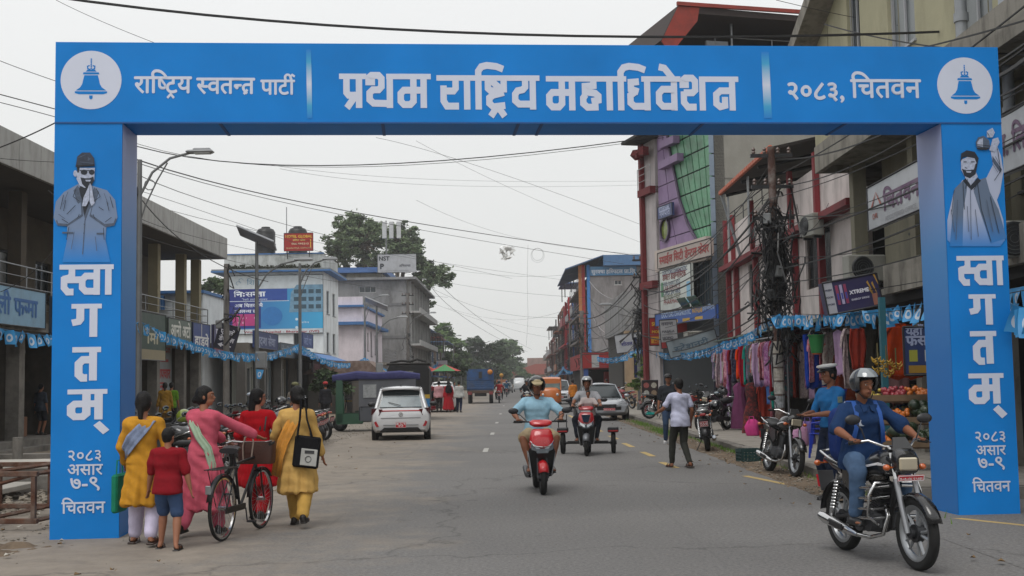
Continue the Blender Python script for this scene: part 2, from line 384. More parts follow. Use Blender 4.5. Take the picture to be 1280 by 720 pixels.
slab=MB();slab.box((0,0,0),(.86,.96,.02),ch=.006);sme=slab.mesh('paving_slab',CONC)
pv=bpy.data.objects['pavement']
for i in range(4):
 for j in range(24):
  put('paving_slab',sme,pv,(5.38+i*.88,16.25+j*.98,.158+RNG.uniform(-.004,.006)),(RNG.uniform(-.006,.006),RNG.uniform(-.006,.006),RNG.uniform(-.004,.004)))
YEL=M('#b59a5a',.8,var=.2,scale=12,dirt='#76726c',dirtamt=.9,dscale=6);WHT=M('#a9a7a2',.8,var=.2,scale=12,dirt='#716e6a',dirtamt=.9,dscale=5)
marks=[((2.93,22.0),(2.86,23.6)),((2.90,25.4),(2.85,27.0)),((2.83,29.0),(2.78,30.8)),((2.8,33),(2.76,35)),((2.74,38),(2.7,40.2)),((2.66,44),(2.6,47)),((2.6,52),(2.55,56)),((2.5,62),(2.45,67))]
for a,b in marks:
 mb=MB();mb.add([(a[0]-.07,a[1],.004),(a[0]+.07,a[1],.004),(b[0]+.07,b[1],.004),(b[0]-.07,b[1],.004)],[(0,1,2,3)]);st(mb.build('lane_marking',YEL))
for pts in((G(931,595)[:2],G(990,607)[:2]),(G(1040,617)[:2],G(1120,633)[:2]),(G(1195,648)[:2],G(1290,658)[:2])):
 mb=MB();mb.add([(x-.06,y,.004)for x,y in pts]+[(x+.06,y,.004)for x,y in pts],[(i,i+1,len(pts)+i+1,len(pts)+i)for i in range(len(pts)-1)]);st(mb.build('lane_marking',YEL))
for y in(28,37,47,60,80):
 mb=MB();mb.add([(-.75,y,.004),(-.63,y,.004),(-.63,y+1.6,.004),(-.75,y+1.6,.004)],[(0,1,2,3)]);st(mb.build('lane_marking',WHT))
def scatter(name,n,area,zf,size,mat,seed,kind='stuff',flat=.6):
 r=random.Random(seed);mb=MB()
 for i in range(n):
  x,y=area(r);s=size*(.35+r.random()**2*1.3);R=Euler((r.uniform(0,6),r.uniform(0,6),r.uniform(0,6))).to_matrix()
  vs=[Vector((a*s*r.uniform(.6,1.1),b_*s*r.uniform(.6,1.1),c_*s*r.uniform(.6,1.1)))for a,b_,c_ in((1,0,0),(-1,0,0),(0,1,0),(0,-1,0),(0,0,1),(0,0,-1))]
  vs=[R@v for v in vs];mb.add([(v.x+x,v.y+y,v.z*flat+zf+s*.25)for v in vs],[(0,2,4),(2,1,4),(1,3,4),(3,0,4),(2,0,5),(1,2,5),(3,1,5),(0,3,5)])
 o=mb.build(name,mat);o['kind']=kind;return o
STONE=M('#7d7569',.9,var=.35,scale=4,bump=.3)
scatter('gravel',2600,lambda r:(r.uniform(4.05,4.8),15.8+r.random()**1.3*50),.02,.022,STONE,1)
scatter('gravel',3500,lambda r:(-5.0-abs(r.gauss(0,1.8)),8+r.random()**1.3*50),.0,.02,STONE,2)
scatter('gravel',700,lambda r:(r.uniform(-5,4),7+r.random()*30),.0,.008,STONE,3)
scatter('rubble',900,lambda r:(-6.3-abs(r.gauss(0,1.3)),r.uniform(11.5,22)),.05,.06,STONE,4)
scatter('rubble',420,lambda r:(r.uniform(-13,-8.2),r.gauss(25.5,.9)),.12,.08,STONE,5)
dg=sheet('soil_heap',-9.5,-4.6,9.3,15.5,.0,SOIL,110,110,lambda X,Y:max(-.03,(.20*math.exp(-((X+7.6)/1.5)**2-((Y-12.3)/1.2)**2)+.10*math.exp(-((X+5.9)/.7)**2-((Y-12.0)/.45)**2)+.05*math.exp(-((X+5.2)/.6)**2-((Y-12.55)/.10)**2))*(1+.9*NZ.noise(Vector((X*5,Y*5,0))))+.04*NZ.noise(Vector((X*9,Y*9,2)))-.035));st(dg)
GRASSM=M('#5d7a35',.9,var=.3,scale=20,spec=.2)
def grass(name,spots,seed):
 r=random.Random(seed);mb=MB()
 for cx,cy,sx_,sy_,n in spots:
  for i in range(n):
   x,y=cx+r.gauss(0,sx_),cy+r.gauss(0,sy_);h=r.uniform(.04,.13);a=r.uniform(0,PI);dx,dy=math.cos(a)*.008,math.sin(a)*.008;lx,ly=r.gauss(0,.03),r.gauss(0,.03)
   mb.add([(x-dx,y-dy,.02),(x+dx,y+dy,.02),(x+lx,y+ly,h)],[(0,1,2)])
 o=mb.build(name,GRASSM);o['kind']='stuff'
grass('grass',[(4.5,36.3,.14,1.3,1500),(4.55,43,.12,1.8,900),(4.7,27,.06,2,400),(4.72,31,.05,2,300),(4.7,19,.06,2,300)],3)
ST={'pr':(.85,[((.23,.9),(.23,.45),(.30,.37),(.62,.37)),((.62,.9),(.62,0)),((.56,.42),(.24,.0))],0,.85),
 'th':(.97,[((.27,.76),(.07,.76),(.07,.88),(.16,.95),(.38,.95),(.47,.86),(.47,.62),(.38,.53),(.2,.53),(.1,.44),(.1,.24),(.22,.14),(.72,.13)),((.73,1),(.73,0))],.62,.97),
 'm':(1.05,[((.5,.9),(.5,.2),(.4,.1),(.2,.1),(.1,.2),(.1,.42),(.2,.52),(.4,.52)),((.38,.52),(.82,.52)),((.82,.9),(.82,0))],0,1.05),
 'r':(.78,[((.6,.9),(.6,.62),(.53,.54),(.22,.54)),((.22,.70),(.22,.25),(.32,.1),(.70,.1))],0,.78),
 'aa':(.36,[((.18,.9),(.18,0))],0,.36),
 'i':(.36,[((.18,0),(.18,1.12),(.28,1.25),(.45,1.29),(.75,1.26),(.97,1.18))],0,.36),
 'shtr':(.86,[((.12,.9),(.12,.62),(.2,.55),(.62,.55)),((.62,.9),(.62,.50)),((.2,.86),(.58,.56)),((.62,.5),(.28,.42),(.16,.34),(.16,.18),(.28,.08),(.66,.12)),((.42,.1),(.20,-.2)),((.42,.1),(.64,-.2))],0,.86),
 'y':(.9,[((.44,.9),(.44,.66),(.36,.58),(.2,.55),(.12,.45),(.12,.26),(.24,.16),(.68,.16)),((.68,.9),(.68,0))],0,.9),
 'h':(.78,[((.45,.9),(.45,.72),(.18,.70),(.18,.54),(.5,.50),(.6,.42),(.6,.30),(.38,.26)),((.2,.46),(.12,.36),(.12,.2),(.25,.09),(.6,.10))],0,.78),
 'dh':(.88,[((.40,.84),(.14,.82),(.14,.62),(.38,.54)),((.3,.56),(.12,.44),(.12,.22),(.24,.12),(.66,.12)),((.66,.9),(.66,0))],.48,.88),
 'v':(.85,[((.64,.62),(.27,.62),(.15,.5),(.15,.24),(.27,.12),(.64,.12)),((.64,.9),(.64,0))],0,.85),
 'e':(0,[((-.68,1.28),(-.5,1.24),(-.24,.93))],0,0),
 'sh':(.92,[((.27,.76),(.07,.76),(.07,.88),(.16,.95),(.38,.95),(.47,.86),(.47,.60),(.38,.52),(.1,.52)),((.1,.56),(.1,.24),(.22,.1),(.5,.1)),((.70,.9),(.70,0))],.6,.92),
 'n':(.95,[((.74,.58),(.36,.58),(.22,.47),(.22,.2),(.34,.11),(.5,.15),(.5,.40)),((.74,.9),(.74,0))],0,.95),
 's':(.62,[((.42,.9),(.42,.66),(.34,.57),(.12,.52)),((.16,.6),(.16,.24),(.28,.1),(.48,.1)),((.2,.50),(.8,.50))],0,.7),
 'g':(.85,[((.25,.9),(.25,.48),(.2,.40),(.02,.36)),((.62,.9),(.62,-.12))],0,.85),
 't':(.8,[((.58,.62),(.3,.62),(.18,.5),(.18,.18),(.28,.08),(.42,.08)),((.58,.9),(.58,0))],0,.8),
 'halant':(0,[((-.28,-.12),(-.02,-.42))],0,0)}
def stroke_word(keys,th=.2):
 x=0;out_=[]
 for k in keys:
  w_,lines,h0,h1=ST[k]
  if h1:out_.append(stroke([(x+h0,.92),(x+h1,.92)],.16))
  for ln in lines:out_.append(stroke([(a+x,b)for a,b in ln],th))
  x+=w_
 return out_,x
AY=.0804;AO=Vector((-5.04,13.11,0));AU=Vector((math.cos(AY),math.sin(AY),0));AN=Vector((math.sin(AY),-math.cos(AY),0));UP=Vector((0,0,1))
AW,AH,AB,APW,AT=10.89,5.48,.91,.733,.717
arch=thing('welcome_arch','large blue fabric welcome arch spanning the road with white lettering','arch',AO,AY)
def gradmat(name,c0,c1,z0,z1,rough=.5,axis='Z',mid=None):
 m=bpy.data.materials.new(name);m.use_nodes=True;n=m.node_tree.nodes;l=m.node_tree.links.new;b=n['Principled BSDF']
 t=n.new('ShaderNodeTexCoord');sx=n.new('ShaderNodeSeparateXYZ');mr=n.new('ShaderNodeMapRange');r=n.new('ShaderNodeValToRGB')
 mr.inputs['From Min'].default_value=z0;mr.inputs['From Max'].default_value=z1
 l(t.outputs['Object'],sx.inputs[0]);l(sx.outputs[axis],mr.inputs['Value']);l(mr.outputs[0],r.inputs[0]);l(r.outputs[0],b.inputs['Base Color'])
 r.color_ramp.elements[0].color=c0+(1,);r.color_ramp.elements[1].color=c1+(1,)
 if mid:q=r.color_ramp.elements.new(mid[0]);q.color=mid[1]+(1,)
 b.inputs['Roughness'].default_value=rough;return m
BLUE1=(.005,.205,.62)
def fabric(name,c):
 m=bpy.data.materials.new(name);m.use_nodes=True;n=m.node_tree.nodes;l=m.node_tree.links.new;b=n['Principled BSDF']
 t=n.new('ShaderNodeTexCoord');z=n.new('ShaderNodeTexNoise');z.inputs['Scale'].default_value=1.1;z.inputs['Detail'].default_value=4
 l(t.outputs['Object'],z.inputs['Vector']);r=n.new('ShaderNodeValToRGB');l(z.outputs['Fac'],r.inputs[0]);l(r.outputs[0],b.inputs['Base Color'])
 r.color_ramp.elements[0].position=.3;r.color_ramp.elements[1].position=.7
 r.color_ramp.elements[0].color=tuple(x*.9 for x in c)+(1,);r.color_ramp.elements[1].color=tuple(x*1.1 for x in c)+(1,)
 z2=n.new('ShaderNodeTexNoise');z2.inputs['Scale'].default_value=1.6;z2.inputs['Detail'].default_value=5;z2.inputs['Distortion'].default_value=.3;l(t.outputs['Object'],z2.inputs['Vector'])
 bp=n.new('ShaderNodeBump');bp.inputs['Strength'].default_value=.3;bp.inputs['Distance'].default_value=.03;l(z2.outputs['Fac'],bp.inputs['Height']);l(bp.outputs[0],b.inputs['Normal'])
 b.inputs['Roughness'].default_value=.5;b.inputs['Specular IOR Level'].default_value=.22;return m
ABLUE=fabric('banner_blue',BLUE1);AWHITE=M('#cdd3e4',.5,var=.03,scale=2)
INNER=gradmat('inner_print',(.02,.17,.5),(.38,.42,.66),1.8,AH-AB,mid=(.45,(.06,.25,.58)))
zb=AH-AB
bm_=MB();bm_.b2((0,0,zb+.004),(AW,AT,AH));beam=bm_.build('crossbeam',ABLUE,arch)
def pillar(x0,inner_x):
 mb=MB();mb.b2((x0,.003,.0),(x0+APW,AT-.003,zb));o=mb.build('pillar',ABLUE,arch)
 q=MB();e=.003 if inner_x>x0 else-.003;X=inner_x+e
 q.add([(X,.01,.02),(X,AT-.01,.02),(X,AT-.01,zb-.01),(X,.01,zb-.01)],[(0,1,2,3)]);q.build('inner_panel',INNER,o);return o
pl_=pillar(0,APW);pr_=pillar(AW-APW,AW-APW)
SEAM=M((.008,.085,.28),.6,var=.1)
for x in(1.78,3.6,5.15,5.42,7.3,9.0):
 mb=MB();mb.b2((x,.01,zb-.006),(x+.035,AT-.01,zb+.006));mb.build('seam',SEAM,beam)
mb=MB();mb.b2((.0,-.006,zb-.012),(AW,.0,zb+.006));mb.build('hem',SEAM,beam)
def ap(px,py):
 d=ray(px,py);o=Vector((0,0,EYE));t=(AO-o).dot(AN)/d.dot(AN);q=o+d*t-AO;return q.dot(AU),q.z
NF=Vector((0,-1,0));XF=Vector((1,0,0))
def arch_text(parent,pieces,wid,x0px,y0px,x1px,y1px=None,name='lettering',label=None,mat=AWHITE,lift=.0015):
 u0,z0=ap(x0px,y0px);u1,z1=ap(x1px,y0px if y1px is None else y1px);s=(u1-u0)/wid
 mb=place_text(pieces,(u0,0,z0),XF,UP,NF,s,lift=lift);me=mb.mesh(name,mat,fix=False);o=put(name,me,parent)
 if label:o['label']=label
 return s
def arch_word(parent,keys,x0,y0,x1,y1,hpx,th=.2,label=None):
 pc,wd=stroke_word(keys,th);u0,z0=ap(x0,y0);u1,z1=ap(x1,y1);zt=ap(x0,y0-hpx)[1]
 sx_,sy_=(u1-u0)/wd,zt-z0;pc=[([(p[0]*sx_,p[1]*sy_)for p in v],f)for v,f in pc]
 mb=place_text(pc,(u0,0,z0),XF,UP,NF,1,lift=.0015);o=put('lettering',mb.mesh('lettering',AWHITE,fix=False),parent)
 if label:o['label']=label
arch_word(beam,['pr','th','m'],424,135,539,137,43,label='large white first word of the heading')
arch_word(beam,['r','aa','i','shtr','y'],546,137,675,138,43,label='large white second word of the heading')
arch_word(beam,['m','h','aa','i','dh','v','e','sh','n'],683,138,924,137,43,label='large white third word of the heading')
for t,x0,y0,x1 in(('राि_',0,0,0),):
 pass
pc,wd=layout('राि'+'ष~ट'+'_'+'य',.022,.9);arch_text(beam,pc,wd,168,116,239,label='white party name, first word')
pc,wd=layout('स~वतन~त^',.022,.9);arch_text(beam,pc,wd,246,117,318,label='white party name, second word')
pc,wd=layout('पाटी*',.022,.9);arch_text(beam,pc,wd,326,118,368,label='white party name, third word')
pc,wd=layout('२०८३,',.03,.95);arch_text(beam,pc,wd,983,124,1056,label='white year numerals')
pc,wd=layout('िचतवन',.018,.95);arch_text(beam,pc,wd,1064,122,1151,label='white district name')
def bar(parent,px0,py0,px1,py1):
 (u0,z0),(u1,z1)=ap(px0,py1),ap(px1,py0);m=gradmat('divider_print',BLUE1,BLUE1,z0,z1,mid=(.5,(.62,.66,.80)));r_=m.node_tree.nodes['Color Ramp'].color_ramp;q_=r_.elements.new(.18);q_.color=(.04,.35,.62,1);q_=r_.elements.new(.82);q_.color=(.04,.35,.62,1)
 mb=MB();mb.add([(u0,-.004,z0),(u1,-.004,z0),(u1-.01,-.004,z1),(u0-.01,-.004,z1)],[(0,1,2,3)]);mb.build('divider',m,parent)
bar(beam,384,62,390,148);bar(beam,955,65,962,148)
def emblem(parent,cx,cy,rpx):
 u,z=ap(cx,cy);r=ap(cx+rpx,cy)[0]-u;mb=MB()
 mb.add([(u+r*math.cos(2*PI*i/48),-.003,z+r*math.sin(2*PI*i/48))for i in range(48)],[tuple(range(48))]);d=mb.build('emblem_disc',AWHITE,parent)
 b=MB();k=r/1.0
 def pg(pts,y=-.005):b.add([(u+x*k,y,z+q*k)for x,q in pts],[tuple(range(len(pts)))])
 body=[(-.22,.16),(.22,.16),(.25,.05),(.29,-.14),(.36,-.26),(.50,-.36),(-.50,-.36),(-.36,-.26),(-.29,-.14),(-.25,.05)];pg(body)
 pg([(-.53,-.39),(.53,-.39),(.53,-.45),(.4,-.49),(-.4,-.49),(-.53,-.45)])
 pg([(-.27,.19),(.27,.19),(.25,.26),(-.25,.26)]);pg([(-.18,.285),(.18,.285),(.12,.35),(-.12,.35)]);pg([(-.055,-.53),(.055,-.53),(.055,-.63),(0,-.67),(-.055,-.63)])
 for s in(-1,1):
  v,f=stroke([(s*.03,.36),(s*.11,.38),(s*.12,.47),(s*.05,.49)],.04);b.add([(u+x*k,-.0055,z+q*k)for x,q in v],f)
 for i in range(6):pg([(-.025+(i%2)*.01,.36+i*.065),(.025,.36+i*.065),(.02,.41+i*.065),(-.02,.41+i*.065)],-.0065)
 b.build('bell_print',ABLUE,d)
emblem(beam,114,100,38);emblem(beam,1206,107,34.5)
def col_text(pil,xc,rows,small):
 for keys,x0,x1,yb,h in rows:arch_word(pil,keys,x0,yb,x1,yb,h,.22)
 for t,x0,x1,yb,sq in small:
  pc,wd=layout(t,.016,sq);arch_text(pil,pc,wd,x0,yb,x1)
col_text(pl_,0,[(['s','v','aa'],74,142,369,38),(['g'],89,127,417,37),(['t'],90,126,476,42),(['m','halant'],84,134,525,38)],
         [('२०८३',84,128,576,1),('असार',84,128,594,1),('७-९',87,125,612,1.1),('िचतवन',77,131,642,.95)])
col_text(pr_,0,[(['s','v','aa'],1197,1256,357,37),(['g'],1212,1246,402,34),(['t'],1214,1247,455,41),(['m','halant'],1212,1256,505,38)],
         [('२०८३',1218,1258,552,1),('असार',1220,1257,569,1),('७-९',1222,1256,586,1.1),('िचतवन',1216,1263,615,.95)])
def printed(parent,name,shapes,label):
 r=thing(name,'','',(0,0,0));del r['label'];del r['category'];bpy.data.objects.remove(r)
 tones={}
 mbs={}
 for i,(c,pts)in enumerate(shapes):
  mb=mbs.setdefault(c,MB());P3=[]
  for q in pts:u,z=ap(*q);P3.append((u,-.004-.0006*i,z))
  mb.add(P3,[tuple(range(len(P3)))])
 root=None
 for c,mb in mbs.items():
  mm=FADE[c]if c in FADE else M(c,.5,var=.28,scale=38)
  o=mb.build(name if root is None else 'print_tone',mm,parent if root is None else root)
  if root is None:root=o;o['label']=label
def ln(x0,y0,x1,y1,w=.7):dx,dy=x1-x0,y1-y0;l_=math.hypot(dx,dy);a,b=-dy/l_*w/2,dx/l_*w/2;return[(x0+a,y0+b),(x1+a,y1+b),(x1-a,y1-b),(x0-a,y0-b)]
def el(cx,cy,rx,ry,n=18,a0=0,a1=2*PI):return[(cx+rx*math.cos(a0+(a1-a0)*i/n),cy+ry*math.sin(a0+(a1-a0)*i/n))for i in range(n)]
zc0,zc1=ap(110,328)[1],ap(110,285)[1];zr0,zr1=ap(1215,312)[1],ap(1215,268)[1]
FADE={'suit':gradmat('suit_print',BLUE1,(.17,.24,.38),zc0,zc1),'vest':gradmat('vest_print',BLUE1,(.12,.17,.26),zr0,zr1),'shirt':gradmat('shirt_print',BLUE1,(.42,.47,.62),zr0,zr1)}
lt,dk,md='#a9b2c8','#1c232f','#4e5b70'
printed(pl_,'portrait_print',[
 ('suit',[(80,240),(70,252),(67,272),(72,282),(84,282),(84,300),(78,328),(138,328),(132,300),(133,284),(143,282),(147,272),(144,250),(134,238),(115,232),(98,230)]),
 (md,[(97,232),(92,238),(96,252),(103,262),(107,276),(112,262),(120,252),(124,240),(118,234),(112,246),(104,240)]),(dk,[(99,236),(106,270),(116,240),(112,232),(102,230)]),
 (md,[(103,254),(84,266),(70,276),(72,282),(84,283),(104,270)]),(md,[(116,254),(132,264),(146,274),(143,282),(132,284),(112,270)]),
 ('suit',[(101,253),(84,264),(71,273),(73,279),(85,280),(102,268)]),('suit',[(117,253),(131,262),(145,271),(142,279),(131,280),(114,268)]),
 (md,[(106,274),(107,274),(104,318),(103,318)]),(md,[(78,290),(92,290),(92,292),(78,292)]),(md,[(121,291),(130,291),(130,293),(121,293)]),
 (lt,[(97,210),(96,224),(100,232),(106,235),(113,233),(118,226),(119,210)]),(lt,el(94.5,217,2.5,4)),(dk,[(96,208),(97,216),(99,216),(100,209)]),
 (dk,[(101,222),(103,230),(108,235),(114,233),(118,226),(117,221),(112,223),(107,223)]),(lt,[(107,225),(114,225),(113,227),(108,227)]),
 (dk,el(105.5,215.5,4.2,3.2)),(dk,el(115,215.5,3.6,3.2)),(dk,[(100,213),(118,213),(118,214),(100,214)]),
 ('#30394a',[(95,209),(97,196),(103,191),(113,191),(118,198),(119,208)]),(md,el(111.5,199,2.5,2.5,3)),('#141a24',[(95,209),(119,208),(119,206),(95,207)]),
 (lt,[(103,258),(105,247),(110,236),(113,229),(113,238),(112,250),(108,258)]),(lt,[(113,229),(115,233),(117,245),(119,254),(115,258),(112,251)]),(md,[(112.6,230),(113.2,230),(112.6,252),(112,252)])]+[(dk,ln(*q))for q in((80,244,76,262),(83,250,80,264),(90,262,84,268),(95,257,90,262),(138,246,142,260),(134,252,137,264),(124,259,130,263),(96,236,92,246),(92,246,100,252),(121,236,126,246),(126,246,118,252),(78,274,86,279),(132,278,140,272),(87,284,84,300),(130,285,131,300),(100,268,98,273),(117,268,119,273),(106,280,106,281.5),(105.6,291,105.6,292.5))]+[(md,ln(*q))for q in((86,240,80,256),(100,242,104,252),(131,242,136,256),(74,268,82,274),(94,290,90,312),(120,296,122,314),(101,203,118,205),(99,198,108,194))],'printed half-length figure of a man in a cap with folded palms')
printed(pr_,'portrait_print',[
 ('shirt',[(1203,225),(1192,240),(1187,262),(1184,275),(1184,300),(1192,308),(1250,308),(1256,300),(1254,275),(1246,250),(1250,240),(1254,215),(1251,195),(1246,182),(1238,188),(1241,206),(1233,222),(1222,226)]),
 ('vest',[(1203,226),(1193,236),(1191,262),(1187,308),(1203,308),(1204,262),(1208,240),(1209,228)]),('vest',[(1220,226),(1232,222),(1237,240),(1248,262),(1258,298),(1238,304),(1226,268),(1217,240)]),
 (dk,[(1203,226),(1208,222),(1213,232),(1222,222),(1226,226),(1214,238)]),(lt,[(1206,222),(1213,231),(1222,221),(1220,216),(1206,216)]),
 (lt,[(1201,200),(1201,212),(1205,220),(1212,222),(1218,218),(1221,208),(1221,198),(1212,195)]),
 (dk,[(1202,211),(1205,220),(1212,223),(1219,218),(1222,203),(1219,205),(1217,212),(1207,213)]),(lt,[(1207,214),(1214,214),(1213,216),(1208,216)]),
 (dk,[(1200,203),(1201,192),(1208,188),(1218,190),(1223,198),(1221,206),(1218,198),(1208,196),(1203,197)]),(dk,[(1204,202),(1208,202),(1208,203),(1204,203)]),(dk,[(1213,202),(1218,202),(1218,203),(1213,203)]),
 (md,[(1240,195),(1252,212),(1250,216),(1240,202)]),(lt,[(1236,188),(1243,190),(1249,178),(1247,172),(1240,174),(1238,182)]),
 (lt,[(1233,164),(1240,160),(1243,166),(1240,172),(1233,172)]),(md,[(1219,178),(1222,172),(1229,170),(1236,176),(1237,184),(1232,188),(1220,184)]),(lt,[(1221,178),(1224,174),(1228,173),(1228,184),(1221,182)]),(dk,el(1228,186,8,1.6))]+[(dk,ln(*q))for q in((1192,238,1189,268),(1203,228,1205,262),(1221,228,1226,262),(1226,262,1238,302),(1209,224,1206,236),(1223,226,1216,238),(1237,246,1248,292),(1246,186,1250,214),(1250,214,1242,226),(1205,209,1208,211),(1233,166,1236,171),(1220,181,1237,183))]+[(md,ln(*q))for q in((1212,236,1213,300),(1208,258,1210,290),(1218,262,1222,296),(1196,250,1194,300),(1232,250,1240,290),(1188,262,1192,290),(1240,206,1246,216),(1243,196,1248,206))],'printed half-length figure of a bearded man raising a bell')
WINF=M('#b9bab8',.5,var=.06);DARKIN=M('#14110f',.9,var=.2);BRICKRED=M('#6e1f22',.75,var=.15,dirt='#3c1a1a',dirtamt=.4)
CREAM=wallm('#a9a188','#5b564a',.55,.5);WHITEW=wallm('#dde2e4','#8b8c8e',.4,.5);PINKW=wallm('#dcd3d9','#9b9398',.4);GREYC=wallm('#8a8a8a','#4c4b4a',.75,.35)
BLUETR=M('#3e6da3',.6,var=.1);CONCW=wallm('#8c887f','#3d3a35',.85,.9);SHUT=M('#77777a',.5,.3,var=.1,dirt='#47413b',dirtamt=.4,dscale=2)
GLS=M('#2a3338',.12,var=.3,scale=1.2,spec=.8);CURT=M('#6c7274',.3,var=.3,scale=2)
def wall(parent,name,O,U,W,H,ops=(),mat=CREAM,N=None,rev=.14,**k):
 """wall panel with real openings; N outward"""
 O,U=Vector(O),Vector(U);us=sorted({0,W}|{v for o in ops for v in(o[0],o[2])});vs=sorted({0,H}|{v for o in ops for v in(o[1],o[3])})
 mb=MB();p=lambda u,v,d=0:O+U*u+UP*v-N*d
 for i in range(len(us)-1):
  for j in range(len(vs)-1):
   cu,cv=(us[i]+us[i+1])/2,(vs[j]+vs[j+1])/2
   if any(o[0]<cu<o[2]and o[1]<cv<o[3]for o in ops):continue
   for d in(0,.2):mb.add([p(us[i],vs[j],d),p(us[i+1],vs[j],d),p(us[i+1],vs[j+1],d),p(us[i],vs[j+1],d)],[(0,1,2,3)])
 for a,b,c,d in list(ops)+[(0,0,W,H)]:
  for q in(((a,b),(c,b)),((c,b),(c,d)),((c,d),(a,d)),((a,d),(a,b))):
   mb.add([p(*q[0]),p(*q[1]),p(*q[1],.2),p(*q[0],.2)],[(0,1,2,3)])
 return mb.build(name,mat,parent,**k)
def frame_bars(mb,O,U,N,a,b,c,d,t=.05,dep=.05,back=.1,nx=1,ny=1):
 p=lambda u,v:O+U*u+UP*v-N*back
 def bar_(u0,v0,u1,v1,th,dd=dep):
  e=U*(th/2)if abs(u1-u0)<1e-6 else UP*(th/2);A,B=p(u0,v0),p(u1,v1);n=N*dd/2
  mb.add([A-e-n,A+e-n,B+e-n,B-e-n,A-e+n,A+e+n,B+e+n,B-e+n],[(0,1,2,3),(4,5,6,7),(0,1,5,4),(1,2,6,5),(2,3,7,6),(3,0,4,7)])
 h=t/2
 bar_(a+h,b,a+h,d,t);bar_(c-h,b,c-h,d,t);bar_(a+t,b+h,c-t,b+h,t);bar_(a+t,d-h,c-t,d-h,t)
 for i in range(1,nx):bar_(a+(c-a)*i/nx,b+t,a+(c-a)*i/nx,d-t,t*.7,dep*.8)
 for i in range(1,ny):bar_(a+t,b+(d-b)*i/ny,c-t,b+(d-b)*i/ny,t*.6,dep*.7)
def window(parent,O,U,N,op,nx=2,ny=1,mat=WINF,glass=GLS,grille=False,t=.05,sill=True):
 O,U=Vector(O),Vector(U);a,b,c,d=op;mb=MB();frame_bars(mb,O,U,N,a,b,c,d,t,nx=nx,ny=ny);w_=mb.build('window',mat,parent)
 g=MB();p=lambda u,v,k:O+U*u+UP*v-N*k
 g.add([p(a,b,.13),p(c,b,.13),p(c,d,.13),p(a,d,.13)],[(0,1,2,3)]);g.build('pane',glass,w_)
 if sill:s_=MB();A=p(a-.06,b-.05,-.05);s_.add([p(a-.06,b-.055,-.05),p(c+.06,b-.055,-.05),p(c+.06,b-.055,.1),p(a-.06,b-.055,.1),p(a-.06,b-.005,-.05),p(c+.06,b-.005,-.05),p(c+.06,b-.005,.1),p(a-.06,b-.005,.1)],[(0,1,2,3),(4,5,6,7),(0,1,5,4),(1,2,6,5),(2,3,7,6),(3,0,4,7)]);s_.build('sill',mat,w_)
 if grille:
  q=MB();k=int((c-a)/.13)
  for i in range(1,k):q.cyl(p(a+(c-a)*i/k,b,.03),p(a+(c-a)*i/k,d,.03),.009,n=4,cap=False)
  q.build('grille',DKSTEEL,w_,kind='stuff')
 return w_
def boxpart(parent,name,a,b,mat,ch=0,**k):return MB().b2(a,b,ch=ch).build(name,mat,parent,**k)
def railing(parent,pts,z0,z1,n=4,gap=1.2,mat=STEEL,r=.02):
 pts=[Vector(p)for p in pts]
 for i in range(n):
  z=z1-(z1-z0)*i/n*.95;mb=MB();mb.tube([(p.x,p.y,z)for p in pts],r if i==0 else r*.6,5);mb.build('rail',mat,parent)
 for a,b in zip(pts,pts[1:]):
  k=max(1,int((b-a).length/gap))
  for i in range(k+1):q=a.lerp(b,i/k);MB().cyl((q.x,q.y,z0),(q.x,q.y,z1),r*.9,n=5).build('rail_post',mat,parent)
def shutter(parent,O,U,N,W,H,mat=SHUT):
 """rolled steel shutter: ribbed surface"""
 mb=MB();O,U=Vector(O),Vector(U);n=int(H/.1);vs=[]
 for i in range(n+1):
  for k,z in((0,i*H/n),(.03,i*H/n+H/n*.5)):
   vs+=[O+UP*z+N*k,O+U*W+UP*z+N*k]
 mb.add(vs,[(2*i,2*i+1,2*i+3,2*i+2)for i in range(len(vs)//2-1)]);return mb.build('shutter',mat,parent)
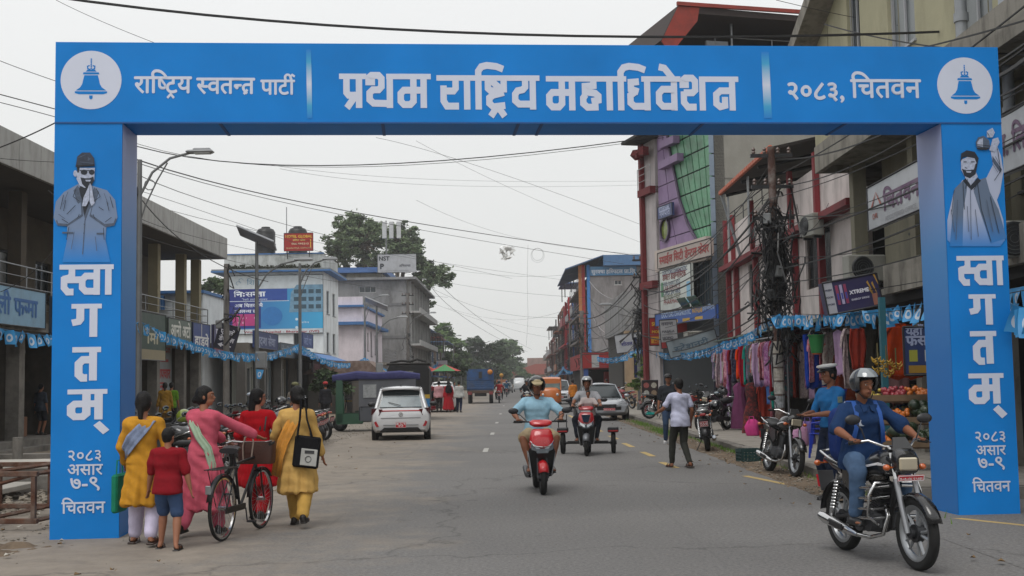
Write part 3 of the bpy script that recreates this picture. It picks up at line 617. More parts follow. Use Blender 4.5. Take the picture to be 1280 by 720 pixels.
def signboard(name,label,O,U,N,W,H,c,th=.12,frame=True,mat=None,group=None):
 """box sign at O (lower left seen from its front); returns (empty, textplacer)"""
 O,U,N=Vector(O),Vector(U).normalized(),Vector(N).normalized();V=N.cross(U)
 if V.z<0:V=-V
 t=thing(name,label,'sign',O,0,group);mb=MB();q=[-N*th,U*W-N*th,U*W+V*H-N*th,V*H-N*th,Vector((0,0,0)),U*W,U*W+V*H,V*H]
 mb.add(q,[(0,1,2,3),(4,5,6,7),(0,1,5,4),(1,2,6,5),(2,3,7,6),(3,0,4,7)]);mb.build('board',mat or M(c,.45,var=.06,scale=3,dirt='#4a4642',dirtamt=.25,dscale=2),t)
 if frame:
  f=MB();w_=.035
  for a,b in(((0,0),(W,0)),((W,0),(W,H)),((W,H),(0,H)),((0,H),(0,0))):
   f.cyl(U*a[0]+V*a[1]+N*.005,U*b[0]+V*b[1]+N*.005,.018,n=4)
  f.build('frame',DKSTEEL,t)
 def txt(s,u,v,width,c='#d8d8d8',bold=.02,sq=1,maxh=None,label=None,angle=0,fh=None):
  uu,vv=U,V
  if angle:R=Matrix.Rotation(angle,3,N);uu,vv=R@U,R@V
  pc,wd=layout(s,bold,sq);k=width/max(wd,.01)
  mb=place_text(pc,U*(u*W)+V*(v*H),uu,vv,N,1,lift=.006)if False else None
  if maxh and k*.65>maxh:ky=maxh/.65
  else:ky=k
  if fh:ky=fh/.65
  pc=[([(p[0]*k,p[1]*ky)for p in vs],f)for vs,f in pc]
  mb=place_text(pc,U*(u*W)+V*(v*H),uu,vv,N,1,lift=.006);o=put('lettering',mb.mesh('lettering',M(c,.5,var=.03),fix=False),t)
  if label:o['label']=label
 def rect(u0,v0,u1,v1,c,name='colour_panel',lift=.004,mat=None):
  m_=MB();m_.add([U*(a*W)+V*(b*H)+N*lift for a,b in((u0,v0),(u1,v0),(u1,v1),(u0,v1))],[(0,1,2,3)]);return m_.build(name,mat or M(c,.5,var=.1,scale=4),t)
 t['_']=0;del t['_']
 return t,txt,rect
NX,PXN=Vector((1,0,0)),Vector((-1,0,0));YF=Vector((0,1,0));YB=Vector((0,-1,0));XL=Vector((-1,0,0));XR=Vector((1,0,0))
def body(parent,x0,x1,y0,y1,z0,z1,mat,name='core'):return boxpart(parent,name,(x0,y0,z0),(x1,y1,z1),mat)
A=thing('market_building','long two-storey shop building with metal fascia and railed gallery on the left','building',(-12.5,34,0))
def rel(t):return t.location.copy()
def sh(t,*pts):
 o=t.location;return[(p[0]-o.x,p[1]-o.y,p[2]-o.z)for p in pts]
class At:
 def __init__(s,t):s.t=t;s.o=t.location.copy()
 def box(s,name,a,b,mat,ch=0,**k):return boxpart(s.t,name,Vector(a)-s.o,Vector(b)-s.o,mat,ch,**k)
 def wall(s,name,O,U,W,H,ops,mat,N,**k):return wall(s.t,name,Vector(O)-s.o,U,W,H,ops,mat,N,**k)
 def win(s,O,U,N,op,**k):return window(s.t,Vector(O)-s.o,U,N,op,**k)
 def rail(s,pts,*a,**k):o=s.o;z0,z1=a[0]-o.z,a[1]-o.z;return railing(s.t,[Vector(p)-o for p in pts],z0,z1,*a[2:],**k)
 def shut(s,O,U,N,W,H,**k):return shutter(s.t,Vector(O)-s.o,U,N,W,H,**k)
 def mb(s,m,name,mat,**k):m.v=[tuple(Vector(v)-s.o)for v in m.v];return m.build(name,mat,s.t,**k)
a=At(A);y0,y1=14,49
FASC=M('#9c9b97',.5,.3,var=.08,scale=1,dirt='#5c564d',dirtamt=.6,dscale=.9,streak=4)
a.box('plinth',(-22,y0,-.2),(-12.6,y1,.32),CONC2);a.box('step',(-12.6,y0,-.2),(-12.2,47,.16),CONC2)
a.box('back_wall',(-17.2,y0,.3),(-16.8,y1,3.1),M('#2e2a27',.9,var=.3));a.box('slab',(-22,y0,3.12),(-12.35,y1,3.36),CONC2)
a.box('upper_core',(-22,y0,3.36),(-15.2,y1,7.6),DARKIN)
ops=[(2+i*4.4,.0,4.0+i*4.4,2.3)for i in range(7)]+[(4.7+i*4.4,.9,5.9+i*4.4,2.2)for i in range(6)]
a.wall('upper_wall',(-14.6,y0+.3,3.36),YF,y1-y0-.6,3.5,ops,M('#5f574a',.85,var=.15,dirt='#2d2925',dirtamt=.5),XR)
for o in ops:a.win((-14.6,y0+.3,3.36),YF,XR,o,nx=2,mat=DKSTEEL,sill=False)
for i,y in enumerate((y0,18,22.5,27,31,35,39,43,46.5,y1-.3)):
 a.box('column',(-13.1,y,.32),(-12.75,y+.35,3.12),CONC2)
 a.box('column',(-13.1,y,3.36),(-12.75,y+.35,6.8),M('#8f866c',.85,var=.1)if y>37 else M('#4b4237',.85,var=.2))
 if i:a.box('party_wall',(-16.8,y+.05,.32),(-13.1,y+.25,3.12),M('#4a443d',.9,var=.3))
a.box('fascia_soffit',(-22,y0,6.9),(-11.9,y1+.3,7.1),M('#4d4842',.9,var=.2))
n=27
for i in range(n):
 ya,yb=y0+(y1+.3-y0)*i/n,y0+(y1+.3-y0)*(i+1)/n;m_=MB();m_.b2((-11.84,ya+.01,6.86),(-11.74,yb-.01,7.72),ch=.01);a.mb(m_,'fascia_panel',FASC)
for i in range(6):m_=MB();m_.b2((-22+i*1.7,y1+.31,6.86),(-22+i*1.7+1.68,y1+.38,7.72),ch=.01);a.mb(m_,'fascia_panel',FASC)
a.box('roof',(-22,y0,7.1),(-11.84,y1+.3,7.6),CONC2)
a.rail([(-12.42,y0,0),(-12.42,y1-.2,0)],3.36,4.75,5,1.6);a.rail([(-12.42,y1-.2,0),(-15,y1-.2,0)],3.36,4.75,5,1.2)
m_=MB();m_.tube([(-16.9,y1-.1,3.4),(-16.9,y1-.1,3.4)],.01)
def fit_shop(t,y0_,y1_,kind,seed):
 r=random.Random(seed)
 if kind=='shut':t.shut((-13.3,y0_,.34),YF,XR,y1_-y0_,2.78)
 if kind=='glass':
  W=y1_-y0_;w_=t.wall('shop_front',(-13.5,y0_,.34),YF,W,2.76,[(.15,.1,W*.45,2.2),(W*.52,.6,W-.15,2.2)],M('#77756f',.6,var=.1),XR)
  t.win((-13.5,y0_,.34),YF,XR,(.15,.1,W*.45,2.2),nx=2,mat=WINF,sill=False);t.win((-13.5,y0_,.34),YF,XR,(W*.52,.6,W-.15,2.2),nx=2,mat=WINF,sill=False)
 if kind=='green':
  t.box('green_screen',(-13.32,y0_,.34),(-13.26,y1_,1.2),M('#1d3b34',.7,var=.2));t.box('side_panel',(-16.6,y1_-.2,.34),(-13.3,y1_-.12,3.1),M('#20443c',.6,var=.2))
fit_shop(a,31.3,34.8,'open',1);fit_shop(a,39.35,42.9,'glass',2);fit_shop(a,43.35,46.4,'shut',3);fit_shop(a,46.9,48.6,'glass',4);fit_shop(a,22.8,26.9,'open',5)
def lsign(label,ya,yb,z0,z1,c,x=-12.25,name='shop_sign',th=.1):return signboard(name,label,(x,ya,z0),YF,XR,yb-ya,z1-z0,c,th)
t,tx,rc=lsign('pale blue shop board beside the arch under the gallery rail',28.2,31.4,3.2,4.15,'#7fa6c0')
tx('ली फर~मा',.08,.28,2.4,'#2a62a0',.03,maxh=.42)
t,tx,rc=lsign('dark slate shop board just left of the arch pillar',31.9,34.4,3.1,4.1,'#3c4a5c');tx('सञ्चि',.12,.3,2,'#c9ccd0',.03,maxh=.4)
t,tx,rc=lsign('tall dark green board with pale foot behind the first lamp post',39.2,42.3,2.55,4.15,'#2b4438');rc(0,0,1,.22,'#8f8468');tx('ोमा',.3,.35,1.3,'#b8b39a',.03,maxh=.35)
t,tx,rc=lsign('grey green board with white lettering under the railing',42.6,45.7,3.2,4.1,'#5c6a60');tx('आनो अटो',.1,.3,2.6,'#d8d8d0',.03,maxh=.4)
t,tx,rc=lsign('deep blue board with white line of lettering',45.9,48.5,3.1,4.1,'#233f80');tx('हाडवे',.1,.12,2.1,'#dadada',.03,maxh=.36);rc(.48,.42,.52,1,'#c0c0c0')
t,tx,rc=signboard('clinic_sign','large pale panel with red dental lettering and arrow inside the dark shop',(-13.22,43.4,1.35),YF,XR,3.1,2.05,'#8e9496',.06)
tx('एपोलोडेण्टल',.06,.78,2.7,'#a02a2a',.03,maxh=.3);tx('दाँत उपचार',.08,.30,2.6,'#a02a2a',.035,maxh=.34);tx('केन~द^',.3,.08,1.3,'#a02a2a',.035,maxh=.3);rc(.2,.60,.85,.65,'#a02a2a','arrow_shaft');
B=thing('low_annexe','low white annexe with blue roof trim behind the shop building','building',(-13,56,0));b=At(B)
b.box('wall',(-20,51,0),(-13.2,55,5.6),WHITEW);b.box('roof_trim',(-20.2,50.8,5.6),(-13.1,55.2,5.72),BLUETR);b.box('blue_awning',(-16.5,50.6,4.9),(-14.8,50.98,5.5),BLUETR)
b.box('band',(-20,50.93,4.25),(-13.2,50.99,4.35),BLUETR)
for(u0,u1)in((.6,2.2),(3.2,4.6)):pass
t,tx,rc=signboard('dental_arrow_sign','tilted dark board with white dental lettering and left arrow by the utility pole',P(267,434,41.5),Vector((.96,.0,-.27)),Vector((0,-1,0)),.72,.88,'#1f1f33',.06)
tx('एपोलो',.12,.62,.5,'#c8c8d0',.03,maxh=.2);tx('डेण्टल',.12,.34,.54,'#c8c8d0',.03,maxh=.2);rc(.3,.15,.8,.2,'#c8c8d0','arrow_shaft')
v_=MB();v_.add([Vector((.96,0,-.27))*(.1)+Vector((.27,0,.96))*.15+Vector((0,-.008,0)),Vector((.96,0,-.27))*(.25)+Vector((.27,0,.96))*.07+Vector((0,-.008,0)),Vector((.96,0,-.27))*(.25)+Vector((.27,0,.96))*.24+Vector((0,-.008,0))],[(0,1,2)]);v_.build('arrow_head',M('#c8c8d0',.5,var=.03),t)
t,tx,rc=signboard('shop_sign','maroon and purple shop board at the end of the railed gallery',(-12.2,48.9,3.0),YF,XR,3.6,1.15,'#4b4a72',.1);rc(0,0,1,.16,'#8a3040');rc(.3,.22,.7,.5,'#b0b0b8');tx('फोटो स~टु',.1,.6,2.8,'#c5c5d2',.03,maxh=.3);tx('जय',.35,.25,1,'#444466',.03,maxh=.2)
R1=thing('shop_row','single-storey shop row with dim fronts under a blue awning below the hotel','building',(-12,66,0));r1=At(R1)
r1.box('wall',(-18,52,3.0),(-11.5,76,3.5),wallm('#77726a'));r1.box('back_wall',(-18,52.2,0),(-15.5,76,3.0),DARKIN);r1.box('floor',(-15.5,52,0),(-11.2,76,.18),CONC2)
for y in(52,56,60,64,68,72,75.7):r1.box('pier',(-12,y,.18),(-11.6,y+.35,3.0),wallm('#6d6a66'))
for i,(ya,yb)in enumerate(((52.5,55.9),(56.5,59.9),(60.5,63.9),(64.5,67.9))):
 W=yb-ya;r1.wall('shop_front',(-12.1,ya,.18),YF,W,2.8,[(.2,.05,W*.4,2.3),(W*.48,.7,W-.2,2.3)],M(('#8e9088','#6b7478','#7d7a70','#5d6a70')[i],.7,var=.1),XR)
 r1.win((-12.1,ya,.18),YF,XR,(.2,.05,W*.4,2.3),nx=1,sill=False);r1.win((-12.1,ya,.18),YF,XR,(W*.48,.7,W-.2,2.3),nx=2,sill=False)
m_=MB();m_.prism([(-11.5,62,3.35),(-10.2,62,2.95),(-10.2,62,3.0),(-11.5,62,3.45)],(0,13.5,0));r1.mb(m_,'awning',M('#3f6ea6',.6,var=.15,dirt='#6d6a66',dirtamt=.4))
m_=MB();m_.prism([(-11.4,68.5,2.55),(-9.9,68.5,2.2),(-9.9,68.5,2.24),(-11.4,68.5,2.6)],(0,5,0));r1.mb(m_,'fruit_awning',M('#8b4a3c',.7,var=.2,dirt='#9a9a98',dirtamt=.8,dscale=.5))
t,tx,rc=signboard('shop_sign','blue shop board hanging over the shop row left of the second lamp',(-11.3,52.5,3.3),YF,XR,5.2,.75,'#2c3f70',.1);tx('सुदर~श सेवा',.06,.2,4.2,'#9aa3bd',.03,maxh=.35)
t,tx,rc=signboard('shop_sign','faded grey blue board along the shop row parapet',(-11.3,58.2,3.0),YF,XR,5.5,.7,'#5a6670',.1);tx('मेडिकल',.08,.2,3,'#8b959c',.03,maxh=.32)
t,tx,rc=signboard('shop_sign','small blue board above the third shop of the row',(-10.9,62.2,3.6),YF,XR,3.2,.75,'#2f4a86',.08);tx('अटो पा',.1,.2,2.3,'#8fa0c8',.03,maxh=.34)
t,tx,rc=signboard('shop_sign','dark maroon board below the blue awning',(-10.6,63.5,2.3),YF,XR,5,.6,'#3d2730',.08);tx('चाइनिज',.1,.2,2.5,'#7a5058',.03,maxh=.3)
H_=thing('hotel_building','white three-storey hotel with blue edging and a rooftop water tank','building',(-12,76,0));h=At(H_)
h.wall('side_wall',(-18.2,76,0),XR,6.2,8.9,[(4.3,4.0,5.1,5.3)],WHITEW,YB);h.win((-18.2,76,0),XR,YB,(4.3,4.0,5.1,5.3),nx=2,mat=M('#6d6f72',.5))
ops=[(1.3,6.2,2.4,7.7),(1.3,3.7,2.4,5.0),(3.9,6.2,5.0,7.7),(3.9,3.7,5,5.0)]
h.wall('street_wall',(-12,76.02,0),YF,6.5,8.9,ops,WHITEW,XR)
for o in ops:h.win((-12,76.02,0),YF,XR,o,nx=2,mat=M('#8a8d90',.5))
h.box('core',(-18,76.3,0),(-12.3,82.3,8.8),DARKIN)
h.box('roof_ledge',(-19.0,75.5,8.9),(-11.5,83,9.0),M('#7b8286',.8,var=.2,dirt='#3c4038',dirtamt=.6));h.box('ledge_trim',(-19.02,75.44,8.80),(-11.46,83,8.895),BLUETR)
h.box('parapet',(-18.3,76,9.0),(-12,76.18,9.95),wallm('#b9bdbd','#4b5146',.7,.8));h.box('parapet',(-12.2,76.18,9.0),(-12.02,82.5,9.95),wallm('#b9bdbd'));h.box('parapet_cap',(-18.36,75.95,9.95),(-11.95,76.25,10.02),BLUETR)
MOSS=M('#2f3122',.95,var=.4,scale=9)
r=random.Random(5);m_=MB()
for i in range(700):
 x=-18+r.random()*5.8;z=9.0+abs(r.gauss(0,.11))+.1*NZ.noise(Vector((x*2,0,0)));s_=r.uniform(.03,.09);m_.box((x,75.96-r.random()*.12,z),(s_,s_,s_*1.3),rotmat(r.random()*3,r.random()*3,0))
h.mb(m_,'moss',MOSS,kind='stuff')
for x in(-16.1,-14.0):
 m_=MB();m_.lathe([(0,8.5),(.62,8.5),(.62,9.1),(.66,9.15),(.62,9.2),(.62,9.9),(.66,9.95),(.62,10),(.62,10.75),(.5,10.95),(.3,11.02),(.28,11.1),(0,11.12)],(x,78.2,.9),n=20);h.mb(m_,'water_tank',M('#17181a',.45,var=.1),smooth=40)
m_=MB();m_.cyl((-14.6,77.5,9),(-14.6,77.5,13.2),.03,n=5);h.mb(m_,'aerial',STEEL)
Pc=lambda x,y,Y:P(x,y,Y)
t,tx,rc=signboard('hotel_sign','red rooftop board with yellow hotel name',P(355,314,75.8),XR,YB,1.85,1.15,'#9b1c16',.12)
tx('HOTEL GLOBAL',.04,.74,1.72,'#d8b040',.03,maxh=.2);tx('बिराट चोक',.3,.56,.8,'#cdb76a',.02,maxh=.1);tx('056-593212',.26,.36,1.1,'#d8cfb0',.02,maxh=.1);tx('BHARATPUR, CHITWAN',.08,.12,1.6,'#c9b78a',.01,maxh=.1);rc(.9,.2,.93,.65,'#d8b040')
m_=MB();[m_.cyl((x,.1,-.5),(x,.1,0),.03,n=4)for x in(.2,1.6)];m_.build('posts',DKSTEEL,t)
O=P(286,418,75.88);W_=P(404,412,75.88).x-O.x;Hh=P(286,345,75.88).z-O.z
t,tx,rc=signboard('clinic_billboard','big blue fertility clinic billboard on the hotel side wall',O,XR,YB,W_,Hh,'#c6cfd4',.1)
k=.77;rc(0,.08,1,k,'#1d5fa8',mat=gradmat('billboard_print',(.03,.10,.36),(.05,.38,.66),O.x-t.location.x,O.x-t.location.x+W_,axis='X'));rc(0,.1,.34,k,'#23307c',lift=.007);rc(0,.555,.64,.565,'#c8d4e0',lift=.009)
rc(.04,.14,.31,.34,'#b03578',lift=.010);tx('ART/ IUI, IVF ICSI',.05,.26,W_*.24,'#e0c8d8',.02,maxh=.1);tx('PGT, TESE',.05,.18,W_*.14,'#e0c8d8',.02,maxh=.1)
rc(.34,.565,.62,.77,'#2a4c9a',lift=.008);tx('िनःसन~तान',.05,.64,W_*.40,'#dfe6ee',.04,fh=.30);tx('दम~पतीको लािग खबर',.05,.575,W_*.36,'#c5d2e2',.01,maxh=.1);tx('अब िचतवनमै',.06,.46,W_*.30,'#d6dce8',.03,fh=.20);tx('उपलब~ध छ',.06,.365,W_*.24,'#d6dce8',.03,fh=.18)
tx('िशशु',.19,.84,W_*.14,'#5d8aa8',.01,maxh=.3);tx('9800000000' if False else 'फोन',.76,.17,W_*.09,'#d0dfea',.01,maxh=.1)
q_=[(.64,.36),(.66,.7),(.72,.83),(1,.83),(1,.36)];m_=MB();m_.add([(a_*W_,-.012,b_*Hh)for a_,b_ in q_],[(0,1,2,3,4)]);m_.build('picture_panel',M('#6d93ac',.5,var=.25,scale=3),t)
for i in range(4):
 for j in range(3):rc(.69+i*.078,.42+j*.13,.69+i*.078+.055,.42+j*.13+.07,'#37505f',lift=.016,name='picture_window')
for cx,cy,rr,c in((.46,.30,.20,'#2a72b4'),(.49,.26,.13,'#4a8cc4'),(.72,.24,.028,'#c8dce8'),(.72,.10,.028,'#c8dce8')):
 m_=MB();m_.add([(cx*W_+rr*W_*.55*math.cos(i*PI/12),-.0125-rr*.01,cy*Hh+rr*W_*.5*math.sin(i*PI/12))for i in range(24)],[tuple(range(24))]);m_.build('printed_disc',M(c,.5,var=.08),t)
for cx,cy in((.10,.87),(.13,.92)):
 m_=MB();m_.tube([(cx*W_+.14*math.cos(i*PI/8),-.012,cy*Hh+.11*math.sin(i*PI/8))for i in range(13)],.012,4);m_.build('logo_curl',M('#5d8aa8',.5,var=.05),t)
tx('Women Hospital - Bharatpur (IVF)',.16,.015,W_*.8,'#9c4450',.03,maxh=.12)
D_=thing('white_house','pinkish white two-storey house with blue roof bands beyond the hotel','building',(-12,92,0));d=At(D_)
x0=P(417,420,90).x;x1=P(453,420,90).x;zt=P(430,384,90).z
ops=[(1.0,4.2,1.8,5.6),(3.0,4.2,3.8,5.6),(5.2,3.8,6.2,5.8),(8,4,9,5.6)]
d.box('wall',(x0-2,90,0),(x1-.2,104,zt),PINKW);d.wall('street_wall',(x1,90.02,0),YF,13.5,zt,ops,PINKW,XR)
for o in ops:d.win((x1,90.02,0),YF,XR,o,nx=2,mat=DKSTEEL)
d.box('roof_band',(x0-2.3,89.4,zt-1.35),(x1+.5,104,zt-1.12),BLUETR);d.box('roof_band',(x0-2.2,89.7,zt),(x1+.2,104,zt+.15),BLUETR);d.box('balcony',(x1,94,3.1),(x1+1.3,103,3.3),CONC);d.rail([(x1+1.25,94,0),(x1+1.25,103,0)],3.3,4.3,4,1.5)
d.box('parapet',(x0-2,90.2,zt+.15),(x1,90.35,zt+.8),PINKW)
E_=thing('concrete_block','unfinished grey concrete four-storey block with ribbed street windows','building',(-10,112,0));e_=At(E_)
x0=P(415,350,106).x;x1=P(508,350,106).x;zt=P(480,350,106).z;W=x1-x0
ops=[]
for x_,y_ in((2.4,zt-1.0),(5.6,zt-1.0),(5.2,zt-4.0),(5.2,zt-7.0),(1.2,zt-4.0)):ops.append((x_,y_-.1,x_+1.5,y_+.45))
ops=[o for o in ops if o[2]<W]
e_.wall('side_wall',(x0,106,0),XR,W,zt,ops,GREYC,YB)
for o in ops:e_.win((x0,106,0),XR,YB,o,nx=3,mat=M('#a9a9a9',.6),sill=False)
for z in(zt-2.3,zt-5.2,zt-8.1):e_.box('floor_band',(x0-.02,105.96,z),(x1,105.995,z+.25),M('#6f6f70',.9,var=.2))
e_.box('core',(x0+.3,106.4,0),(x1-.3,130,zt-.1),DARKIN);e_.box('roof_slab',(x0-.4,105.5,zt),(x1+.9,131,zt+.22),GREYC)
ops=[]
for fl in range(4):
 for i in range(7):ops.append((1.2+i*3.3,zt-2.5-fl*2.9,2.9+i*3.3,zt-.8-fl*2.9))
ops=[o for o in ops if o[1]>.2];SW=wallm('#a5a5a3','#5b5b5a',.5)
e_.wall('street_wall',(x1,106.02,0),YF,24.4,zt,ops,SW,XR)
for o in ops:e_.win((x1,106.02,0),YF,XR,o,nx=3,mat=WINF,sill=False)
for z in(zt-2.95,zt-5.85):e_.box('balcony_slab',(x1+.02,106,z),(x1+1.2,130.4,z+.18),SW);e_.box('balcony_front',(x1+1.1,106,z+.18),(x1+1.2,130.4,z+.5),SW)
for i in range(8):e_.box('fin',(x1+.02,106.6+i*3.3,3),(x1+.35,106.9+i*3.3,zt-.02),SW)
b3=MB();b3.prism([(x0+1,108,zt+.22),(x0+1,108,zt+.8),(x0+4.2,108,zt+1.0),(x0+4.2,108,zt+.22)],(0,12,0));e_.mb(b3,'roof_hut',wallm('#9a968c'))
b3=MB();b3.prism([(x0-.3,107.2,zt+.82),(x0-.3,107.2,zt+1.28),(x0+4.6,107.2,zt+1.28),(x0+4.6,107.2,zt+.82)],(0,14,0));e_.mb(b3,'blue_roof',M('#46689c',.6,.1,var=.15))
O=P(472,341,105.6);W_=P(520.5,341,105.6).x-O.x;Hh=P(472,318,105.6).z-O.z
t,tx,rc=signboard('rooftop_billboard','white rooftop billboard with black letters on the concrete block',O,XR,YB,W_,Hh,'#a8aaad',.15)
tx('NST',.03,.66,W_*.28,'#2c2e33',.04,maxh=.45);tx('P',.06,.2,W_*.1,'#2c2e33',.05,maxh=.5);tx('अिभयन~ता',.55,.3,W_*.3,'#4a4a50',.03,maxh=.25);tx('ALL LOKSEWA NEPAL ENGINEERS',.06,.06,W_*.75,'#7a7c80',.01,maxh=.12);tx('- - -',.4,.72,W_*.25,'#9a6a80',.03,maxh=.05)
m_=MB();[m_.cyl((x,.3,zt-O.z),(x,.3,Hh),.05,n=4)for x in(.3,W_/2,W_-.3)];m_.build('frame_leg',DKSTEEL,t,kind='stuff')
T_=thing('telecom_mast','grey rooftop telecom mast with panel antennas above the billboard','mast',(P(483,330,112).x,112,zt));zz=P(480,276,112).z-zt
MB().cyl((0,0,0),(0,0,zz),.07,n=8).build('pole',GALV,T_)
for dx in(-.35,.3,1.0):MB().b2((dx,-.2,zz-1.7),(dx+.4,0,zz-.1),ch=.03).build('antenna',M('#b5b7b8',.5),T_);MB().cyl((0,0,zz-.9),(dx+.2,-.05,zz-.9),.03,n=5).build('arm',GALV,T_)
MAR=M('#7a2229',.7,var=.12,dirt='#40181b',dirtamt=.5,dscale=2);MAUVE=wallm('#cfc6c3','#7d7672',.6);REDR=M('#8c2f22',.6,.1,var=.12,dirt='#4a1d16',dirtamt=.5,dscale=2)
fx=8.0
Gb=thing('cream_building','tall cream corner building with sliding windows over the right arch pillar','building',(8.5,20,0));g=At(Gb)
ya,yb,yu=11.0,27.0,31.0;z2=6.75
ops=[]
def opx(xa,xb,za,zb_,x=fx):return(PX(xb,100,x).y,za,PX(xa,100,x).y,zb_)
CRW=wallm('#a8a489','#6a6655',.35,.5)
W=yu-ya;uo=[]
for xa,xb,ytop,ybot in((1060,1076,48,70),(1111,1145,0,62),(1195,1243,-40,35),(1270,1300,-60,20)):
 y_a,y_b=PX(xb,60,fx).y,PX(xa,60,fx).y;zc=PX((xa+xb)/2,ybot,fx).z;uo.append((y_a-ya,zc-z2,y_b-ya,min(zc-z2+2.0,5.2)))
g.wall('upper_wall',(fx,ya,z2),YF,W,5.6,uo,CRW,XL)
for i,o in enumerate(uo):g.win((fx,ya,z2),YF,XL,o,nx=2,mat=M('#9c9ea2',.45,var=.05),glass=(CURT if i in(1,2)else GLS),t=.09)
g.box('far_wall',(fx+.02,yu-.2,z2),(15,yu,12.3),CRW);g.box('core',(fx+.3,ya,z2),(15,yu-.25,12.2),DARKIN)
for y in(16.2,19.5,24.0,27.3,29.4):g.box('wall_joint',(fx-.012,y,z2+.3),(fx-.002,y+.03,12.3),M('#7d7965',.9))
m_=MB();m_.prism([(fx-.6,yu+.4,9.85),(fx-.6,yu+.4,10.25),(fx+1,yu+.4,10.25),(fx+1,yu+.4,9.85)],(0,-9.5,3.3));g.mb(m_,'raking_ledge',CONCW)
m_=MB();m_.cyl((fx-.2,PX(1140,40,fx).y+.0,3),(fx-.2,PX(1140,40,fx).y,3),.1)
def dpipe(px_,z0,z1,r_,c='#8e9296'):
 y=PX(px_,100,fx-.2).y;m=MB();m.cyl((fx-.2,y,z0),(fx-.2,y,z1),r_,n=10);[m.cyl((fx-.2,y,z),(fx-.2,y,z+.15),r_*1.25,n=10)for z in(z0+.4,(z0+z1)/2,z1-.3)];g.mb(m,'drainpipe',M(c,.5,.1),smooth=40)
dpipe(1205,6.7,8.6,.10);dpipe(1260,5.2,13,.09,'#9aa0a8');dpipe(1229,7.8,10,.05)
g.box('balcony_slab',(fx-1.0,ya,6.4),(fx+.5,yb,6.72),CONCW);g.box('balcony_parapet',(fx-1.05,ya,6.22),(fx-.93,yb+.05,6.82),CONCW);g.box('balcony_end',(fx-.93,yb-.05,6.22),(fx,yb+.05,6.82),CONCW);g.box('upper_floor',(fx+.03,yb,6.5),(fx+4,yu-.2,6.74),CONCW)
g.box('lower_wall',(fx+.6,ya,3.2),(15,yb,6.4),wallm('#6e6a5f'));g.box('floor_slab',(fx-1.0,ya,3.15),(fx+.7,22.4,3.45),CONCW);g.box('floor_slab',(fx-.1,22.4,3.15),(fx+.7,yb,3.45),CONCW);g.box('gallery_front',(fx-1.04,ya,3.12),(fx-.9,22.4,3.66),CONCW)
for y in(ya,15,19,22.7,yb-.3):g.box('column',(fx-.3,y,0.15),(fx,y+.3,3.15),CONCW);g.box('column',(fx-.3,y,3.45),(fx,y+.3,6.4),wallm('#8a8676'))
uo=[(.8+i*2.7,1.1,2.6+i*2.7,2.5)for i in range(5)]
g.wall('middle_wall',(fx+.3,ya+.3,3.46),YF,15.2,2.92,uo,wallm('#8d8978'),XL)
for o in uo:g.win((fx+.3,ya+.3,3.46),YF,XL,o,nx=3,mat=DKSTEEL,grille=True)
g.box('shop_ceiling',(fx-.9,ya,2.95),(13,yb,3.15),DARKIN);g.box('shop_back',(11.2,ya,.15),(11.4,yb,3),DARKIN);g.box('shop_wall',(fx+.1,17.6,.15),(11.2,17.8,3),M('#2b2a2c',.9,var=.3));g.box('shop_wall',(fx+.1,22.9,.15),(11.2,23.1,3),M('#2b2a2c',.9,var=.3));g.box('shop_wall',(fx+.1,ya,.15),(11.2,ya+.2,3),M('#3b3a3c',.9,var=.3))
Hb=thing('red_column_building','weathered white shop house with maroon columns and dark tin canopy','building',(8,35,0));hb=At(Hb)
ya,yb=27.05,44.0;hx=fx
cols=[PX(x,300,hx).y for x in(1082,1031,997,947,922)]
lo,up_=2.9,5.6
ops=[]
for i,(xa,xb)in enumerate(((1008,1040),(936,950),(958,966))):
 y_a,y_b=PX(xb,350,hx).y,PX(xa,350,hx).y;ops.append((y_a-ya,1.05,y_b-ya,2.5))
hb.wall('first_floor_wall',(hx,ya,lo),YF,yb-ya,2.7,ops,MAUVE,XL)
for o in ops:hb.win((hx,ya,lo),YF,XL,o,nx=2,mat=M('#4d3a30',.7),grille=True,sill=False)
hb.box('floor_ledge',(hx-.38,ya,up_-.1),(hx+.2,yb,up_+.06),MAR);hb.wall('parapet_wall',(hx-.1,ya,up_+.06),YF,yb-ya,1.35,[],MAUVE,XL);hb.box('roof_floor',(hx,ya,up_),(14,yb,up_+.1),CONCW)
for y in cols+[yb-.4]:
 hb.box('column',(hx-.18,y-.10,lo-.1),(hx-.02,y+.10,up_-.1),MAR);hb.box('column',(hx-.24,y-.10,up_+.06),(hx-.11,y+.10,up_+1.75),MAR)
hb.box('far_wall',(hx,yb-.2,0),(14,yb,7.2),MAUVE);hb.box('core',(hx+.25,ya,lo),(14,yb-.3,up_),DARKIN)
hb.box('shop_floor_wall',(11.5,ya,.15),(11.8,yb,2.9),DARKIN);hb.box('lower_beam',(hx-.05,ya,2.75),(hx+.3,yb,2.95),CONCW)
hb.shut((hx+.1,PX(945,500,hx).y,.16),YF,XL,3.6,2.6);hb.shut((hx+.1,PX(925,500,hx).y,.16),YF,XL,2.6,2.6)
for y in(27.3,31,PX(945,500,hx).y-.25,43.6):hb.box('pier',(hx,y,.15),(hx+.3,y+.25,2.75),CONCW)
zc=7.52
m_=MB();m_.prism([(6.9,31.4,zc+.1),(14,31.4,zc+1.6),(14,31.4,zc+1.68),(6.9,31.4,zc+.18)],(0,7.8,.0));hb.mb(m_,'canopy',M('#2a2422',.8,.1,var=.2))
m_=MB()
for i in range(26):y=31.4+i*.3;m_.box((6.88,y,zc+.14),(.1,.28,.14),ch=.02)
hb.mb(m_,'canopy_edge',M('#b05a3c',.6,var=.2),kind='stuff')
